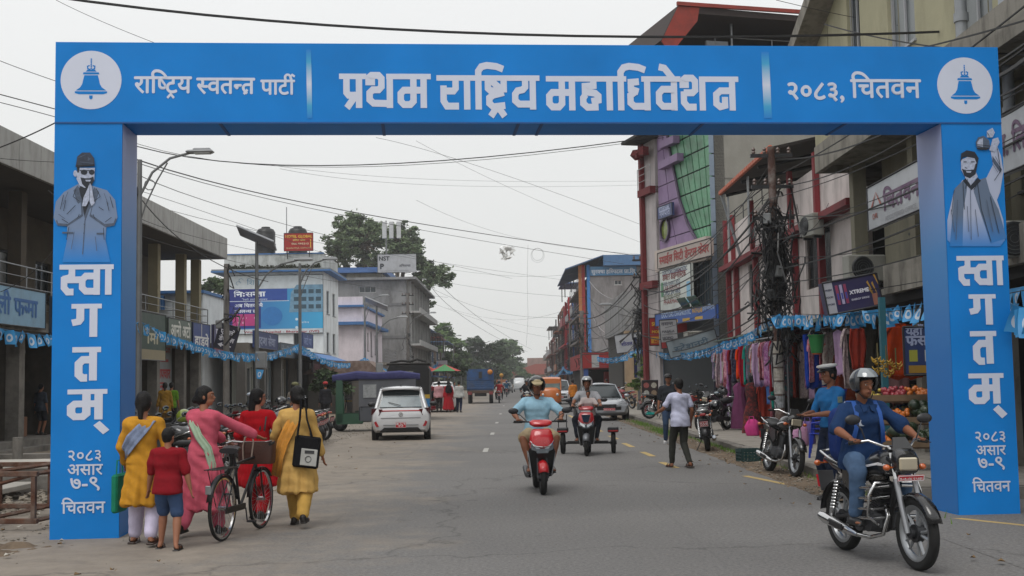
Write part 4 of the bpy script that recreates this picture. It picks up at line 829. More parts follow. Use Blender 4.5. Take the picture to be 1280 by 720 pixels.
for y in(32,35.5,38.8):m_=MB();m_.cyl((7.1,y,up_+.2),(7.1,y,zc+.1),.035,n=6);hb.mb(m_,'canopy_post',STEEL)
m_=MB();m_.cyl((7.5,39.1,up_),(6.95,39.15,zc+.1),.05,n=6);hb.mb(m_,'canopy_post',M('#8b9094',.5))
for y in(33.5,36,38.6):m_=MB();m_.cyl((7.0,y,zc),(14,y,zc+1.5),.05,n=4);hb.mb(m_,'rafter',DKSTEEL)
hb.rail([(hx-.05,36,0),(hx-.05,43.8,0)],up_+1.4,up_+1.95,2,1.3,mat=DKSTEEL)
def corrugated(t,x0,z0,x1,z1,ya,yb,mat,name='corrugated_awning',pitch=.12):
 n=int((yb-ya)/pitch*2);m=MB();vs=[]
 for i in range(n+1):
  y=ya+(yb-ya)*i/n;k=.018*(1 if i%2 else-1);vs+=[(x0,y,z0+k),(x1,y,z1+k)]
 m.add(vs,[(2*i,2*i+1,2*i+3,2*i+2)for i in range(n)]);return t.mb(m,name,mat)
corrugated(hb,6.45,2.78,hx+.1,3.15,24.2,38.6,M('#56645c',.6,.2,var=.2,dirt='#38332c',dirtamt=.6,dscale=2))
for y in(24.5,28,32,35.8):m_=MB();m_.cyl((6.5,y,2.74),(hx+.1,y,3.05),.03,n=4);hb.mb(m_,'awning_rafter',DKSTEEL)
TTH=.255;ya,tx_=44.6,7.6;PV=Vector((tx_,ya,0));TD=Vector((-math.sin(TTH),math.cos(TTH),0));TN=Vector((-math.cos(TTH),-math.sin(TTH),0))
Tb=thing('glass_tower','tall lilac building with curved green glass front and red roof','building',PV,TTH);tb=At(Tb);zt=13.4
def TPw(px_,py_,off=0):d_=ray(px_,py_);t_=(PV+TN*off).dot(TN)/Vector((d_.x,d_.y,0)).dot(TN);q=d_*t_;return Vector((q.x,q.y,EYE+q.z))
def fpt(px_,py_):q=TPw(px_,py_);return ya+(Vector((q.x,q.y,0))-PV).dot(TD),q.z
yb=fpt(806,200)[0]
tb.box('side_wall',(tx_+.1,ya,0),(15.6,ya+.25,zt),wallm('#8f8d86','#66635c',.35,.3));tb.box('core',(tx_+.5,ya+.3,0),(15.6,yb,zt-.1),M('#57575a',.9,var=.1))
for z in(9.1,7.0):tb.box('side_joint',(tx_+.12,ya-.012,z),(15.6,ya-.002,z+.04),M('#6d6b66',.9))
LIL=M('#8d7599',.6,var=.1,dirt='#5f5068',dirtamt=.4,dscale=1.2);GRN=M('#5f9473',.35,.0,var=.4,scale=.8,spec=.25,dirt='#26352c',dirtamt=.6,dscale=1.2);MET=M('#7d8a99',.35,.5,var=.12,scale=1.5)
def curve_x(z):
 pts=[(60,826),(175,832),(210,838),(250,850),(290,868),(306,882),(330,886)]
 return pts
cv=[]
for py_,px_ in((60,832),(120,834),(175,836),(210,843),(250,851),(280,861),(303,874)):
 cv.append(fpt(px_,py_))
cv.sort(key=lambda q:q[1])
def cy(z):
 for(y0_,z0_),(y1_,z1_)in zip(cv,cv[1:]):
  if z0_<=z<=z1_:return y0_+(y1_-y0_)*(z-z0_)/(z1_-z0_+1e-9)
 return cv[0][0]if z<cv[0][1]else cv[-1][0]
zg0=fpt(888,306)[1];ym=fpt(891,250)[0];yend=fpt(822,200)[0]
pz=[zg0+i*(zt-zg0)/9 for i in range(10)]
for i in range(9):
 a_,b_=pz[i],pz[i+1];yc0,yc1=cy(a_+.01),cy(b_-.01)
 ny=6
 for j in range(ny):
  f0,f1=j/ny,(j+1)/ny;q=[(tx_,ym+(yc0-ym)*f0+.04,a_+.03),(tx_,ym+(yc0-ym)*f1-.04,a_+.03),(tx_,ym+(yc1-ym)*f1-.04,b_-.03),(tx_,ym+(yc1-ym)*f0+.04,b_-.03)]
  m=MB();m.prism(q,(.05,0,0));tb.mb(m,'glass_panel',GRN)
 for j in range(2):
  f0,f1=j/2,(j+1)/2;q=[(tx_-.02,yc0+(yend-yc0)*f0+.03,a_+.02),(tx_-.02,yc0+(yend-yc0)*f1-.03,a_+.02),(tx_-.02,yc1+(yend-yc1)*f1-.03,b_-.02),(tx_-.02,yc1+(yend-yc1)*f0+.03,b_-.02)]
  m=MB();m.prism(q,(.07,0,0));tb.mb(m,'lilac_panel',LIL)
m=MB();m.tube([(tx_-.05,y_,z_)for y_,z_ in cv],.06,6);tb.mb(m,'curve_trim',M('#4a3a52',.5))
z=.6;i=0
while z<zt-.1:
 m=MB();m.b2((tx_-.12,ya,z),(tx_+.08,ym-.05,min(z+.82,zt)),ch=.02);tb.mb(m,'metal_panel',MET);z+=.86
tb.box('front_base',(tx_+.06,ya,0),(tx_+.5,yb,zt),M('#2f3336',.7,var=.1))
for(a_,b_,c_,d_)in((831,208,855,196),(832,182,850,174)):
 p0,p1=fpt(c_,d_),fpt(a_,b_);m=MB();m.prism([(tx_-.3,p0[0],p0[1]-.15),(tx_-.3,p1[0],p1[1]-.15),(tx_-.3,p1[0],p1[1]+.15),(tx_-.3,p0[0],p0[1]+.15)],(.28,0,0));tb.mb(m,'lilac_fin',LIL)
cyy,czz=fpt(833,287);m=MB();m.lathe([(.42,-.12),(.52,-.12),(.52,.05),(.42,.05)],(tx_,cyy,czz),'X',24,closed=True);tb.mb(m,'porthole_ring',M('#4a3a52',.5));m=MB();m.lathe([(0,-.04),(.43,-.04)],(tx_,cyy,czz),'X',24);tb.mb(m,'porthole_pane',M('#6d7a2a',.15,var=.5,scale=3))
by0,by1=fpt(821,200)[0],fpt(805,200)[0];BL=by1-by0;zr=fpt(812,178)[1]
for z_ in(zg0-1.2,zr-2.3):tb.box('bay_slab',(tx_-.35,by0,z_),(tx_+.5,by0+BL,z_+.3),BRICKRED)
for y_ in(by0+BL-.3,):tb.box('bay_column',(tx_-.3,y_,0),(tx_-.12,y_+.25,zr),BRICKRED)
tb.box('bay_wall',(tx_-.1,by0,0),(15.6,by0+BL,zr),wallm('#b5aeae'))
tb.box('bay_awning',(tx_-1.0,by0-.3,zr),(tx_+.2,by0+BL+.1,zr+.12),M('#33302e',.8));tb.rail([(tx_-.32,by0,0),(tx_-.32,by0+BL,0)],zr-2.0,zr-1.1,3,.8,mat=M('#a5a5a5',.5))
for i in range(4):
 m=MB();m.box((tx_-.5,by0+.2+i*.3,zr-.5),(.3,.3,.35),rotmat(i,i*.7,.3));tb.mb(m,'hanging_plant',M('#6a2022',.8,var=.5,scale=8))
m=MB();m.prism([(16,ya-.6,15.3),(7.1,ya-.6,15.45),(6.15,ya-.6,15.45),(5.45,ya-.6,14.1),(5.55,ya-.6,14.05),(6.3,ya-.6,15.2),(16,ya-.6,15.1)],(0,yb-ya+1.4,0));tb.mb(m,'roof',M('#2e2422',.8,var=.2))
m=MB();m.prism([(7.0,ya-.63,15.42),(6.15,ya-.63,15.42),(5.45,ya-.63,14.05),(5.8,ya-.63,13.6),(6.9,ya-.63,14.9)],(0,.04,0));tb.mb(m,'gable_sheet',REDR)
m=MB();m.b2((6.1,ya-.7,15.44),(16,ya-.58,15.58));tb.mb(m,'roof_fascia',REDR)
tb.box('attic_wall',(8.2,ya+5.5,zt),(15.6,ya+5.8,15.1),DARKIN);tb.box('terrace_curb',(tx_,ya,zt),(15.6,ya+.15,zt+.35),CONC);tb.box('stair_wall',(7.7,ya+.4,zt+.2),(8.6,ya+.55,zt+1.1),M('#8a9096',.8))
tb.rail([(tx_+.3,ya+.05,0),(15,ya+.05,0)],zt+.35,zt+1.15,2,2.3)
for x_ in(8.7,11.5,14.6):m=MB();m.cyl((x_,ya+.3,zt),(x_,ya+.3,15.3),.05 if x_<11 else.08,n=6);tb.mb(m,'roof_post',STEEL if x_<9 else M('#3a201e',.7))
m=MB();m.add([(13.0,ya+.6,zt+.9),(13.8,ya+.6,zt+1.2),(13.8,ya+.6,zt+2.0),(13.0,ya+.6,zt+1.1)],[(0,1,2,3)]);tb.mb(m,'hanging_cloth',M('#a32a26',.8))
tb.box('dental_band',(tx_-.25,ya+.2,fpt(860,332)[1]),(tx_-.05,yend,fpt(860,304)[1]),M('#b8aba2',.6,var=.1))
wy0,wy1=fpt(889,360)[0],fpt(868,360)[0]
for k in range(3):
 a_=wy0+(wy1-wy0)*k/3;o_=(a_,4.2,a_+(wy1-wy0)/3-.15,6.3)
 tb.win((tx_-.05,0,0),YF,XL,o_,nx=1,ny=2,mat=M('#3d4a52',.4,.3),glass=GRN)
for k,yk in enumerate((wy0+.5,wy0+1.5)):m=MB();m.box((tx_-.4,yk,4.4),(.05,.75,.8),rotmat(0,math.radians(-35),0));tb.mb(m,'awning_pane',M('#3f5a4c',.2,var=.2))
def rsign(name,label,pa,pb,x,c,th=.12,group=None):
 """sign on a facade plane between picture corners: pa = near lower, pb = far upper"""
 A_,B_=PX(*pa,x),PX(*pb,x);return signboard(name,label,(x,A_.y,A_.z),-YF if A_.y>B_.y else YF,XL,abs(A_.y-B_.y),abs(B_.z-A_.z),c,th,group=group),abs(A_.y-B_.y),abs(B_.z-A_.z)
def tboard(name,label,xl,xr,yt,yb_,off,c,th=.1):
 F_p,N_p=TPw(xl,(yt[0]+yb_[0])/2,off),TPw(xr,(yt[1]+yb_[1])/2,off);zl,zr_=TPw(xl,yb_[0],off).z,TPw(xr,yb_[1],off).z;z1=(TPw(xl,yt[0],off).z+TPw(xr,yt[1],off).z)/2;z0=(zl+zr_)/2
 W=(Vector((N_p.x,N_p.y,0))-Vector((F_p.x,F_p.y,0))).length;s=signboard(name,label,(F_p.x,F_p.y,z0),-TD,TN,W,z1-z0,c,th);return s+(W,z1-z0)
def rboard(name,label,xl,xr,yt,yb_,x,c,th=.12,tilt=0):
 F_p,N_p=PX(xl,(yt+yb_)/2,x),PX(xr,(yt+yb_)/2,x);zc=PX((xl+xr)/2,yb_,x).z;zt_=PX((xl+xr)/2,yt,x).z
 W=F_p.y-N_p.y;s=signboard(name,label,(x,F_p.y,zc),Vector((0,-1,tilt)),XL,W,zt_-zc,c,th);return s+(W,zt_-zc)
t,tx,rc,W,Hh=tboard('dental_sign','long beige band with red dental clinic lettering on the glass tower',822,889,(318,296),(336,320),.32,'#a79a92')
tx('स~माईल िसटी डेन~टल केयर',.04,.25,W*.92,'#8f2a26',.04,maxh=Hh*.45)
t,tx,rc,W,Hh=tboard('clinic_poster','tall pale clinic poster with coloured text lines on the tower',825,864,(339,328),(390,384),.4,'#c5cac4')
tx('DOCTORS DIAGNOSTIC',.1,.87,W*.8,'#3b4a70',.02,maxh=.22);tx('डाक~टर डाइग~नोिस~टक',.1,.74,W*.75,'#7a3a3a',.03,maxh=.25)
for i,c in enumerate(('#5b6a80','#8a5a60','#50607a','#7a7a60','#8a4a4a')):tx(('USG, X-RAY, ECG','LAB SERVICE','OPD 24 HRS','BLOOD TEST','PHARMACY')[i],.12,.6-i*.11,W*.55,c,.02,maxh=.16)
rc(.86,.1,.97,.6,'#7fb0cc');rc(.04,.35,.12,.7,'#5a8a6a')
t,tx,rc,W,Hh=tboard('diagnostic_sign','long blue diagnostic lab board with three yellow tabs',819,895,(393,380),(409,397),.7,'#2b55a0')
tx('DOCTORS DIAGNOSTIC',.12,.6,W*.5,'#a9bcd8',.03,maxh=.4);tx('PATHLAB',.64,.62,W*.16,'#c9a040',.03,maxh=.4);tx('डायग~नोिस~टक',.8,.7,W*.18,'#a9bcd8',.02,maxh=.25)
for i in range(3):rc(.28+i*.2,.1,.40+i*.2,.32,'#c09a3a')
t,tx,rc,W,Hh=tboard('purple_sign','small blue plate with white figures on the lilac panels',822,840,(258,254),(274,270),.3,'#3b4878');tx('ETERNAL',.1,.55,W*.75,'#a8b0cc',.03,maxh=.3);tx('गणपित',.15,.15,W*.7,'#a8b0cc',.03,maxh=.25)
t,tx,rc=signboard('hanging_banner','upright dark blue health banner facing the street beside the tower',P(803,391,56),XR,YB,.85,2.0,'#213a78',.1);
for i,s_ in enumerate(('हेल~थ','केयर','CARE','LAB')):tx(s_,.2,.72-i*.2,.5,'#8fa6cc',.03,maxh=.18)
t,tx,rc=signboard('red_banner','upright red and yellow banner below the blue banner',P(812,432,50),XR,YB,.72,1.15,'#9c1f1c',.1)
tx('SUN',.15,.72,.4,'#d0a83a',.05,maxh=.2);tx('MOMO',.15,.45,.5,'#d0a83a',.04,maxh=.2);rc(.1,.08,.9,.32,'#c7902a');tx('KFC' if False else 'NON',.25,.1,.35,'#9c1f1c',.05,maxh=.18)
t,tx,rc=signboard('flex_board','white flex board with red foot and grey text by the air conditioner',P(827,436,46),Vector((1,0,.06)),YB,.66,1.1,'#9a9a9c',.08)
rc(0,0,1,.22,'#8c2a2a');tx('वसन~त',.1,.8,.45,'#555',.03,maxh=.12)if False else tx('वसन~त',.1,.8,.45,'#505058',.03,maxh=.12);tx('MASALA',.1,.55,.48,'#505058',.04,maxh=.14);tx('MOMO',.1,.32,.42,'#505058',.05,maxh=.14)
t,tx,rc=signboard('red_board','low red board half hidden behind the air conditioner',P(838,418,47.5),Vector((1,0,.1)),YB,.95,.9,'#8e2420',.08);tx('साइबर',.2,.55,.6,'#caa0a0',.03,maxh=.18)
t,tx,rc=signboard('tilted_shop_board','pale tilted shop board with small text under the bunting by the clothes shop',P(838,448,44),Vector((1,0,.25)),YB,1.85,.62,'#7e8a90',.08);tx('स~टेशनरी',.12,.25,1.3,'#4a6070',.02,maxh=.2)
ac=thing('window_ac','grilled beige window air conditioner above the tilted board','air conditioner',P(869,424,45));s_=1500/45/33.3
MB().b2((-.38,-.3,-.3),(.38,.4,.3),ch=.02).build('case',M('#a3a29a',.6),ac)
for i in range(7):MB().b2((-.32,-.33,-.24+i*.075),(.32,-.3,-.2+i*.075)).build('louvre',M('#6d6a62',.6),ac)
for i in range(5):MB().b2((-.3+i*.14,-.335,-.26),(-.28+i*.14,-.325,.27)).build('grille_bar',M('#6d6a62',.6),ac)
t,tx,rc=signboard('drink_sign','purple light box advertising an energy drink over the fruit stall',P(1036,394,22.0),Vector((.985,0,.17)),YB,1.02,.60,'#2e2a52',.3)
rc(0,0,.17,1,'#a7a8b0');tx('XTREME',.45,.5,.36,'#dcdce6',.05,maxh=.17);tx('ENERGY DRINK',.46,.3,.34,'#c0c0d0',.03,maxh=.09);
for i,s_ in enumerate(('FRESH','FOOD','STORE')):tx(s_,.02,.72-i*.22,.13,'#30304a',.03,maxh=.07)
for i in range(3):rc(.21+i*.075,.25,.26+i*.075,.85,('#8a3a5a','#a8a0c0','#8a3a5a')[i],'printed_can',.008);rc(.22+i*.075,.4,.25+i*.075,.6,'#3a4a9a','printed_can',.011)
v_=MB();U_s,V_s=Vector((.985,0,.17)).normalized(),Vector((-.17,0,.985)).normalized()
for a_,b_,c_,d_ in((.78,.55,.86,.12),(.84,.7,.9,.3),(.9,.95,.96,.5),(.76,.75,.83,.4)):v_.add([U_s*(a_*1.05)+V_s*(b_*.62)+Vector((0,-.009,0)),U_s*(a_*1.05+.03)+V_s*(b_*.62+.03)+Vector((0,-.009,0)),U_s*(c_*1.05+.02)+V_s*(d_*.62)+Vector((0,-.009,0))],[(0,1,2)])
v_.build('splash_print',M('#b08a3a',.5),t);rc(.84,.05,.93,.4,'#a06a5a','hand_print',.011)
def split_ac(label,loc,rz,w_=.82,h_=.56):
 a_=thing('ac_unit',label,'air conditioner',loc,rz);MB().b2((-w_/2,-.15,0),(w_/2,.15,h_),ch=.02).build('case',M('#8f8f88',.55,dirt='#5a564e',dirtamt=.5),a_)
 f=MB();f.lathe([(.0,-.02),(.22,-.02),(.24,.0),(.24,.03)],(-.1,-.152,h_/2),'Y',24);f.build('fan_guard',M('#222426',.5),a_)
 g_=MB();[g_.tube([(-.1+r_*math.cos(k*PI/10),-.176,h_/2+r_*math.sin(k*PI/10))for k in range(20)],.004,3,closed=True)for r_ in(.06,.11,.16,.21)];g_.build('guard_rings',M('#55585a',.5),a_,kind='stuff')
 MB().b2((-w_/2+.1,-.1,-.06),(-w_/2+.16,.12,0)).build('bracket',DKSTEEL,a_);MB().b2((w_/2-.16,-.1,-.06),(w_/2-.1,.12,0)).build('bracket',DKSTEEL,a_);return a_
split_ac('split air conditioner with round fan above the purple drink sign',P(1081,352,24.5),.15,.82,.54)
split_ac('small split air conditioner hung on the white parapet between maroon columns',PX(1015,296,7.55),-PI/2+.2,.8,.56)
split_ac('pale air conditioner seen past the right edge of the arch',P(1272,322,16.5),0,.8,.5)
p0=PX(1086,289,6.85);pe=PX(1276,228,6.85);Hh=PX(1086,234,6.85).z-p0.z;W=p0.y-13.2
t,tx,rc=signboard('company_sign','long white company board with purple lettering behind the arch pillar',p0,-YF,XL,W,Hh,'#a9adb2',.12)
fw=lambda x:(p0.y-PX(x,250,6.85).y)/W
tx('िचतवन',fw(1104),.30,W*(fw(1150)-fw(1104)),'#5b3b5c',.035,maxh=Hh*.36);tx('प^ािन',fw(1160),.3,W*.12,'#5b3b5c',.035,maxh=Hh*.4);tx('ा. िल.',fw(1256),.3,W*(fw(1290)-fw(1256)),'#5b3b5c',.035,maxh=Hh*.4)
tx('CHPL',fw(1090),.22,W*.035,'#9a4a3a',.03,maxh=.12);tx('REGISTERED OFFICE, BHARATPUR',fw(1106),.06,W*.3,'#8a8a90',.01,maxh=.08)
m_=MB();q=lambda u,v:(-.012,-u*W,v*Hh);v_,f_=stroke([(fw(1089),.45),((fw(1089)+fw(1102))/2,.8),(fw(1102),.45)],.012);m_.add([q(a_,b_)for a_,b_ in v_],f_);m_.build('roof_mark',M('#9a4a3a',.5),t)
t,tx,rc=signboard('juice_banner','dark blue hanging juice banner beside the bananas',P(1131,469,18.5),XR,YB,.8,.74,'#1c2e5c',.02)
tx('यहाँ लस~सी',.05,.83,.7,'#8c95b0',.03,maxh=.12);tx('फ^ेस जुस',.05,.62,.7,'#8c95b0',.035,maxh=.14);
for i,c in enumerate(('#8a8a30','#a9a9a0','#8a6a30')):rc(.1+i*.3,.28,.26+i*.3,.52,c,'glass_print')
rc(.08,.04,.92,.2,'#8a6a20','fruit_print')
J=thing('hospital_block','tall grey rendered block with blue roof and hospital name band','building',(9,110,0));j=At(J)
x0=P(738,400,107).x;x1=16;zt=P(738,334,107).z
ops=[(P(768,350,107).x-x0,P(768,356,107).z,P(777,350,107).x-x0,P(768,350,107).z),(P(788,350,107).x-x0,P(768,383,107).z,P(796,350,107).x-x0,P(768,379,107).z)]
j.wall('side_wall',(x0,107,0),XR,x1-x0,zt,ops,GREYC,YB);[j.win((x0,107,0),XR,YB,o,nx=2)for o in ops]
j.box('core',(x0+.3,107.3,0),(x1,125,zt-.2),DARKIN);
m=MB();m.prism([(x0-2.2,106,zt-.3),(x0+1.2,106,zt+.9),(x0+1.2,106,zt+1.0),(x0-2.2,106,zt-.18)],(0,19,0));j.mb(m,'roof_slope',M('#3e5a7c',.5,.1,var=.15));j.box('roof',(x0+1.2,106,zt+.05),(x1+.5,125,zt+.98),M('#486e96',.5,.1,var=.12))
for i in range(4):
 z=2.8+i*2.3;j.box('floor_slab',(x0-1.0,107,z),(x0+.1,125,z+.2),wallm('#77706c'));j.rail([(x0-.95,107.2,0),(x0-.95,124.5,0)],z+.2,z+1.1,3,2)
for k,c in((-.7,'#8a2c2c'),(-.25,'#3a7ab8'),(-1.0,'#a06a3a')):j.box('corner_strip',(x0+k,106.9,0),(x0+k+.28,107.15,zt+.2),M(c,.7,var=.15))
t,tx,rc=signboard('hospital_sign','pale blue hospital name band on the grey block',(x0+.05,106.9,P(740,345,107).z),XR,YB,P(795,340,107).x-x0,.85,'#4d86b0',.06);tx('सुरक~षा हिस~पटल प^ा.िल.',.03,.25,4.0,'#c0d0dc',.04,maxh=.45)
K1=thing('red_shop','low red fronted shop with red and white sign below the grey block','building',(8.5,84,0));k1=At(K1);kx=P(730,470,84).x;kz=P(760,440,84).z;kxe=P(800,450,84).x
k1.box('upper',(kx,84,2.4),(kxe+4,104,kz),M('#8a1f1f',.7,var=.2));k1.box('back',(kx+.2,90,0),(kxe+4,104,2.4),DARKIN);k1.box('side',(kxe,84,0),(kxe+.3,90,2.4),wallm('#8a7f6c'));k1.box('pillar',(kx,84,0),(kx+.3,84.3,2.4),M('#284a8a',.7));k1.box('side_counter',(kx+1.6,86,0),(kx+2.4,87,2.2),M('#8a1f1f',.7,var=.2))
t,tx,rc=signboard('red_shop_sign','red shop board with a white centre panel',(kx-.1,83.9,2.45),XR,YB,2.6,kz-2.6,'#9a2020',.1);rc(.25,.05,.45,.95,'#a8a8a8');tx('एयरटेल',.52,.4,.95,'#d0b0b0',.03,maxh=.3)
t,tx,rc=signboard('white_wall_sign','white hanging board with blue words beside the utility pole',P(771,442,62),Vector((1,0,.12)),YB,1.5,.95,'#a9abb0',.1);tx('शीतल मोमो',.2,.35,1.1,'#40407a',.03,maxh=.3)
t,tx,rc=signboard('blue_wall_sign','dark blue board with gold text on the beige wall',P(793,472,60),XR,YB,.75,2.0,'#1b2350',.1);tx('बैंक',.2,.7,.4,'#8a8040',.03,maxh=.2)
K2=thing('beige_house','beige low house front behind the parked motorcycles','building',(9,66,0));k2_=At(K2);x0=P(782,470,66).x
k2_.box('column',(x0,66,0),(x0+1,66.6,4.3),wallm('#a08a70'));k2_.box('wall',(x0+1,66.2,0),(14,80,1.7),wallm('#9a8e62'));k2_.box('beam',(x0,66,4.3),(14,80,6.5),GREYC);k2_.box('back',(x0+.2,70,0),(14,80,4.3),M('#3c3a36',.9,var=.2));k2_.box('blue_door',(8.6,65.9,.15),(9.5,66.1,3.0),M('#1f3c6b',.6,var=.15))
bd=thing('blue_kiosk','narrow blue metal kiosk behind the standing man','kiosk',P(828,500,50));bd.location.z=.15;MB().b2((0,0,0),(1.25,1.2,2.35),ch=.02).build('body',M('#2b4d70',.6,.1,var=.15),bd);MB().b2((.1,-.02,.1),(1.15,0,2.2)).build('door',M('#31577e',.6,.1,var=.15),bd);MB().b2((-.1,-.2,2.36),(1.35,1.3,2.42)).build('roof',M('#565a5c',.6),bd)
st_=thing('window_shop','small shop with barred window and dark notice board behind motorcycles','building',(8.2,44.5,0));w2=At(st_)
w2.box('grille_frame',(7.5,44.3,2.55),(9.2,44.5,2.65),WINF)
for i in range(7):m=MB();m.cyl((7.55+i*.25,44.4,.9),(7.55+i*.25,44.4,2.55),.03,n=5);w2.mb(m,'window_bar',WINF)
w2.box('counter',(7.45,44.35,.15),(9.2,44.6,.9),M('#5a5c5e',.7));w2.box('notice_board',(7.3,43.9,.5),(8.75,43.95,1.5),M('#1e1f30',.6));w2.box('notice_top',(7.3,43.85,1.5),(8.75,43.95,1.68),M('#7b8086',.6))
PALR=['#8a4a48','#7a7a80','#9a8f86','#6a5f5c','#8b2f33','#a08a86','#5f6a78','#77706a','#94604f','#6b6f74']
def narrow_house(label,xf,y0,wd,nf,c,side,seed,acc):
 r=random.Random(seed);t=thing('town_house',label,'building',(xf,y0,0));H=3.1+nf*2.75;mw=wallm(c,'#4a4542',.6,.6);s=side
 N=XL if s>0 else XR;dep=7
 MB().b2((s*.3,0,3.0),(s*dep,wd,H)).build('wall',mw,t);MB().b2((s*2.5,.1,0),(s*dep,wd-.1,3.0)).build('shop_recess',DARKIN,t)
 for q in(0,wd-.3):MB().b2((0,q,0),(s*.35,q+.3,3.0)).build('pier',mw,t)
 for f in range(nf):
  z=3.0+f*2.75;k=r.choice((1.0,1.2,.5));MB().b2((-s*k,0,z),(s*.32,wd,z+.16)).build('balcony_slab',M(acc,.7,var=.15)if r.random()<.6 else mw,t)
  if r.random()<.6:MB().b2((-s*k,.05,z+.16),(-s*(k-.08),wd-.05,z+.95)).build('balcony_front',M(r.choice((acc,c,'#8f8f92')),.7,var=.2),t)
  else:railing(t,[Vector((-s*k*.97,.1,0)),Vector((-s*k*.97,wd-.1,0))],z+.16,z+1.0,3,1.5,DKSTEEL)
  fw_=MB();
  for i in range(2):
   ua=.5+i*wd/2;O=Vector((s*.3,0,0));mb=MB();frame_bars(mb,O,YF,N,ua,z+.9,ua+wd/2-1,z+2.1,.07,nx=2,back=-.02);wo=mb.build('window',WINF,t);g_=MB();g_.b2((s*.28,ua,z+.9),(s*.299,ua+wd/2-1,z+2.1));g_.build('pane',GLS,wo)
 for q in(0.05,wd-.25):MB().b2((-s*.5,q,3.16),(-s*.3,q+.2,H)).build('column',M(acc,.7,var=.1),t)
 rr=r.random()
 if rr<.5:MB().b2((-s*1.2,-.2,H+1.6),(s*dep,wd+.2,H+1.72)).build('tin_roof',M(r.choice(('#46618a','#3c3836','#6e2f2a','#6b6d70')),.6,.1,var=.2),t);[MB().cyl((-s*.8,q,H),(-s*.8,q,H+1.6),.06,n=5).build('roof_post',DKSTEEL,t)for q in(.2,wd-.2)]
 else:MB().b2((0,0,H),(s*.15,wd,H+.8)).build('parapet',mw,t)
 MB().b2((-s*(1.3+r.random()*.3),.3,2.35),(s*.1,wd-.3,2.43)).build('awning',M(r.choice(('#8e9aa0','#2f5c94','#7a2a26','#a59a80')),.7,var=.2),t)
 for i in range(2):MB().b2((-s*.15-s*.02*i,.4+i*wd/2,2.5),(-s*.05-s*.02*i,wd/2-.2+i*wd/2,2.95)).build('shop_board',M(r.choice(('#9a2626','#2a4a90','#c0b8a0','#a8862a','#406a50')),.6,var=.2),t)
 return t
FAR=[('narrow grey house with dark balconies next to the grey block',7.3,126,6,3,1,'#6e6f74','#3a3c42'),('blue awning house with white panels down the right side',7.4,133,6,3,1,'#8c8f96','#3c5a8a'),('bright red balcony house on the far right side',7.0,140,9,3,1,'#7d4a4c','#a02428'),
 ('pink fronted house past the red balconies',7.2,150,8,3,1,'#a08084','#8a3a42'),('brown house with tin roof far down on the right',7.4,159,9,3,1,'#66584e','#4a3c36'),('orange walled house far down the right side',7.2,169,9,3,1,'#8f5a40','#5c3a30'),
 ('soot grey house in the distant right row',7.3,179,12,3,1,'#5a5654','#3c3a3a'),('tan two-storey house in the distant right row',7.0,192,14,2,1,'#8a7c6c','#6c4a42'),('dull red house near the end of the right row',7.2,207,16,2,1,'#7c4640','#5a3230'),('last pale house of the right row',7.3,225,20,2,1,'#8c8680','#6a6460')]
for i,(lb,xf,y0_,wd,nf,s_,c,acc)in enumerate(FAR):narrow_house(lb,xf,y0_,wd,nf,c,s_,40+i,acc)
FARL=[('white two-storey house behind the black van',-10.2,133,8,1,-1,'#9a9a98','#6a6a6c'),('small grey house beside the pink roadside sign',-10,143,9,1,-1,'#7a7672','#4a5a70'),('low brown house in the far left row',-10.5,155,12,1,-1,'#7c7064','#5a4a40'),('low pale house at the far end of the left row',-10.5,172,16,1,-1,'#8c8880','#5c5c60')]
for i,(lb,xf,y0_,wd,nf,s_,c,acc)in enumerate(FARL):narrow_house(lb,xf,y0_,wd,nf,c,s_,70+i,acc)
EB=thing('end_house','wide beige house with red roof closing the far end of the street','building',(6,330,0));MB().b2((-8,0,0),(14,10,3.4)).build('wall',wallm('#9a8c80'),EB);m=MB();m.prism([(-9,-1,3.4),(15,-1,3.4),(6,-1,6.3),(0,-1,6.3)],(0,12,0));m.build('roof',M('#8f4a40',.8,var=.15),EB);MB().b2((-2,12,0),(16,16,8.2)).build('rear_block',wallm('#8f7a72'),EB)
for i in range(6):MB().b2((-7+i*3.4,-.05,.9),(-5.4+i*3.4,.0,2.4)).build('window',GLS,EB)
def leafmat(c):return M(c,.75,var=.35,scale=.9,spec=.25)
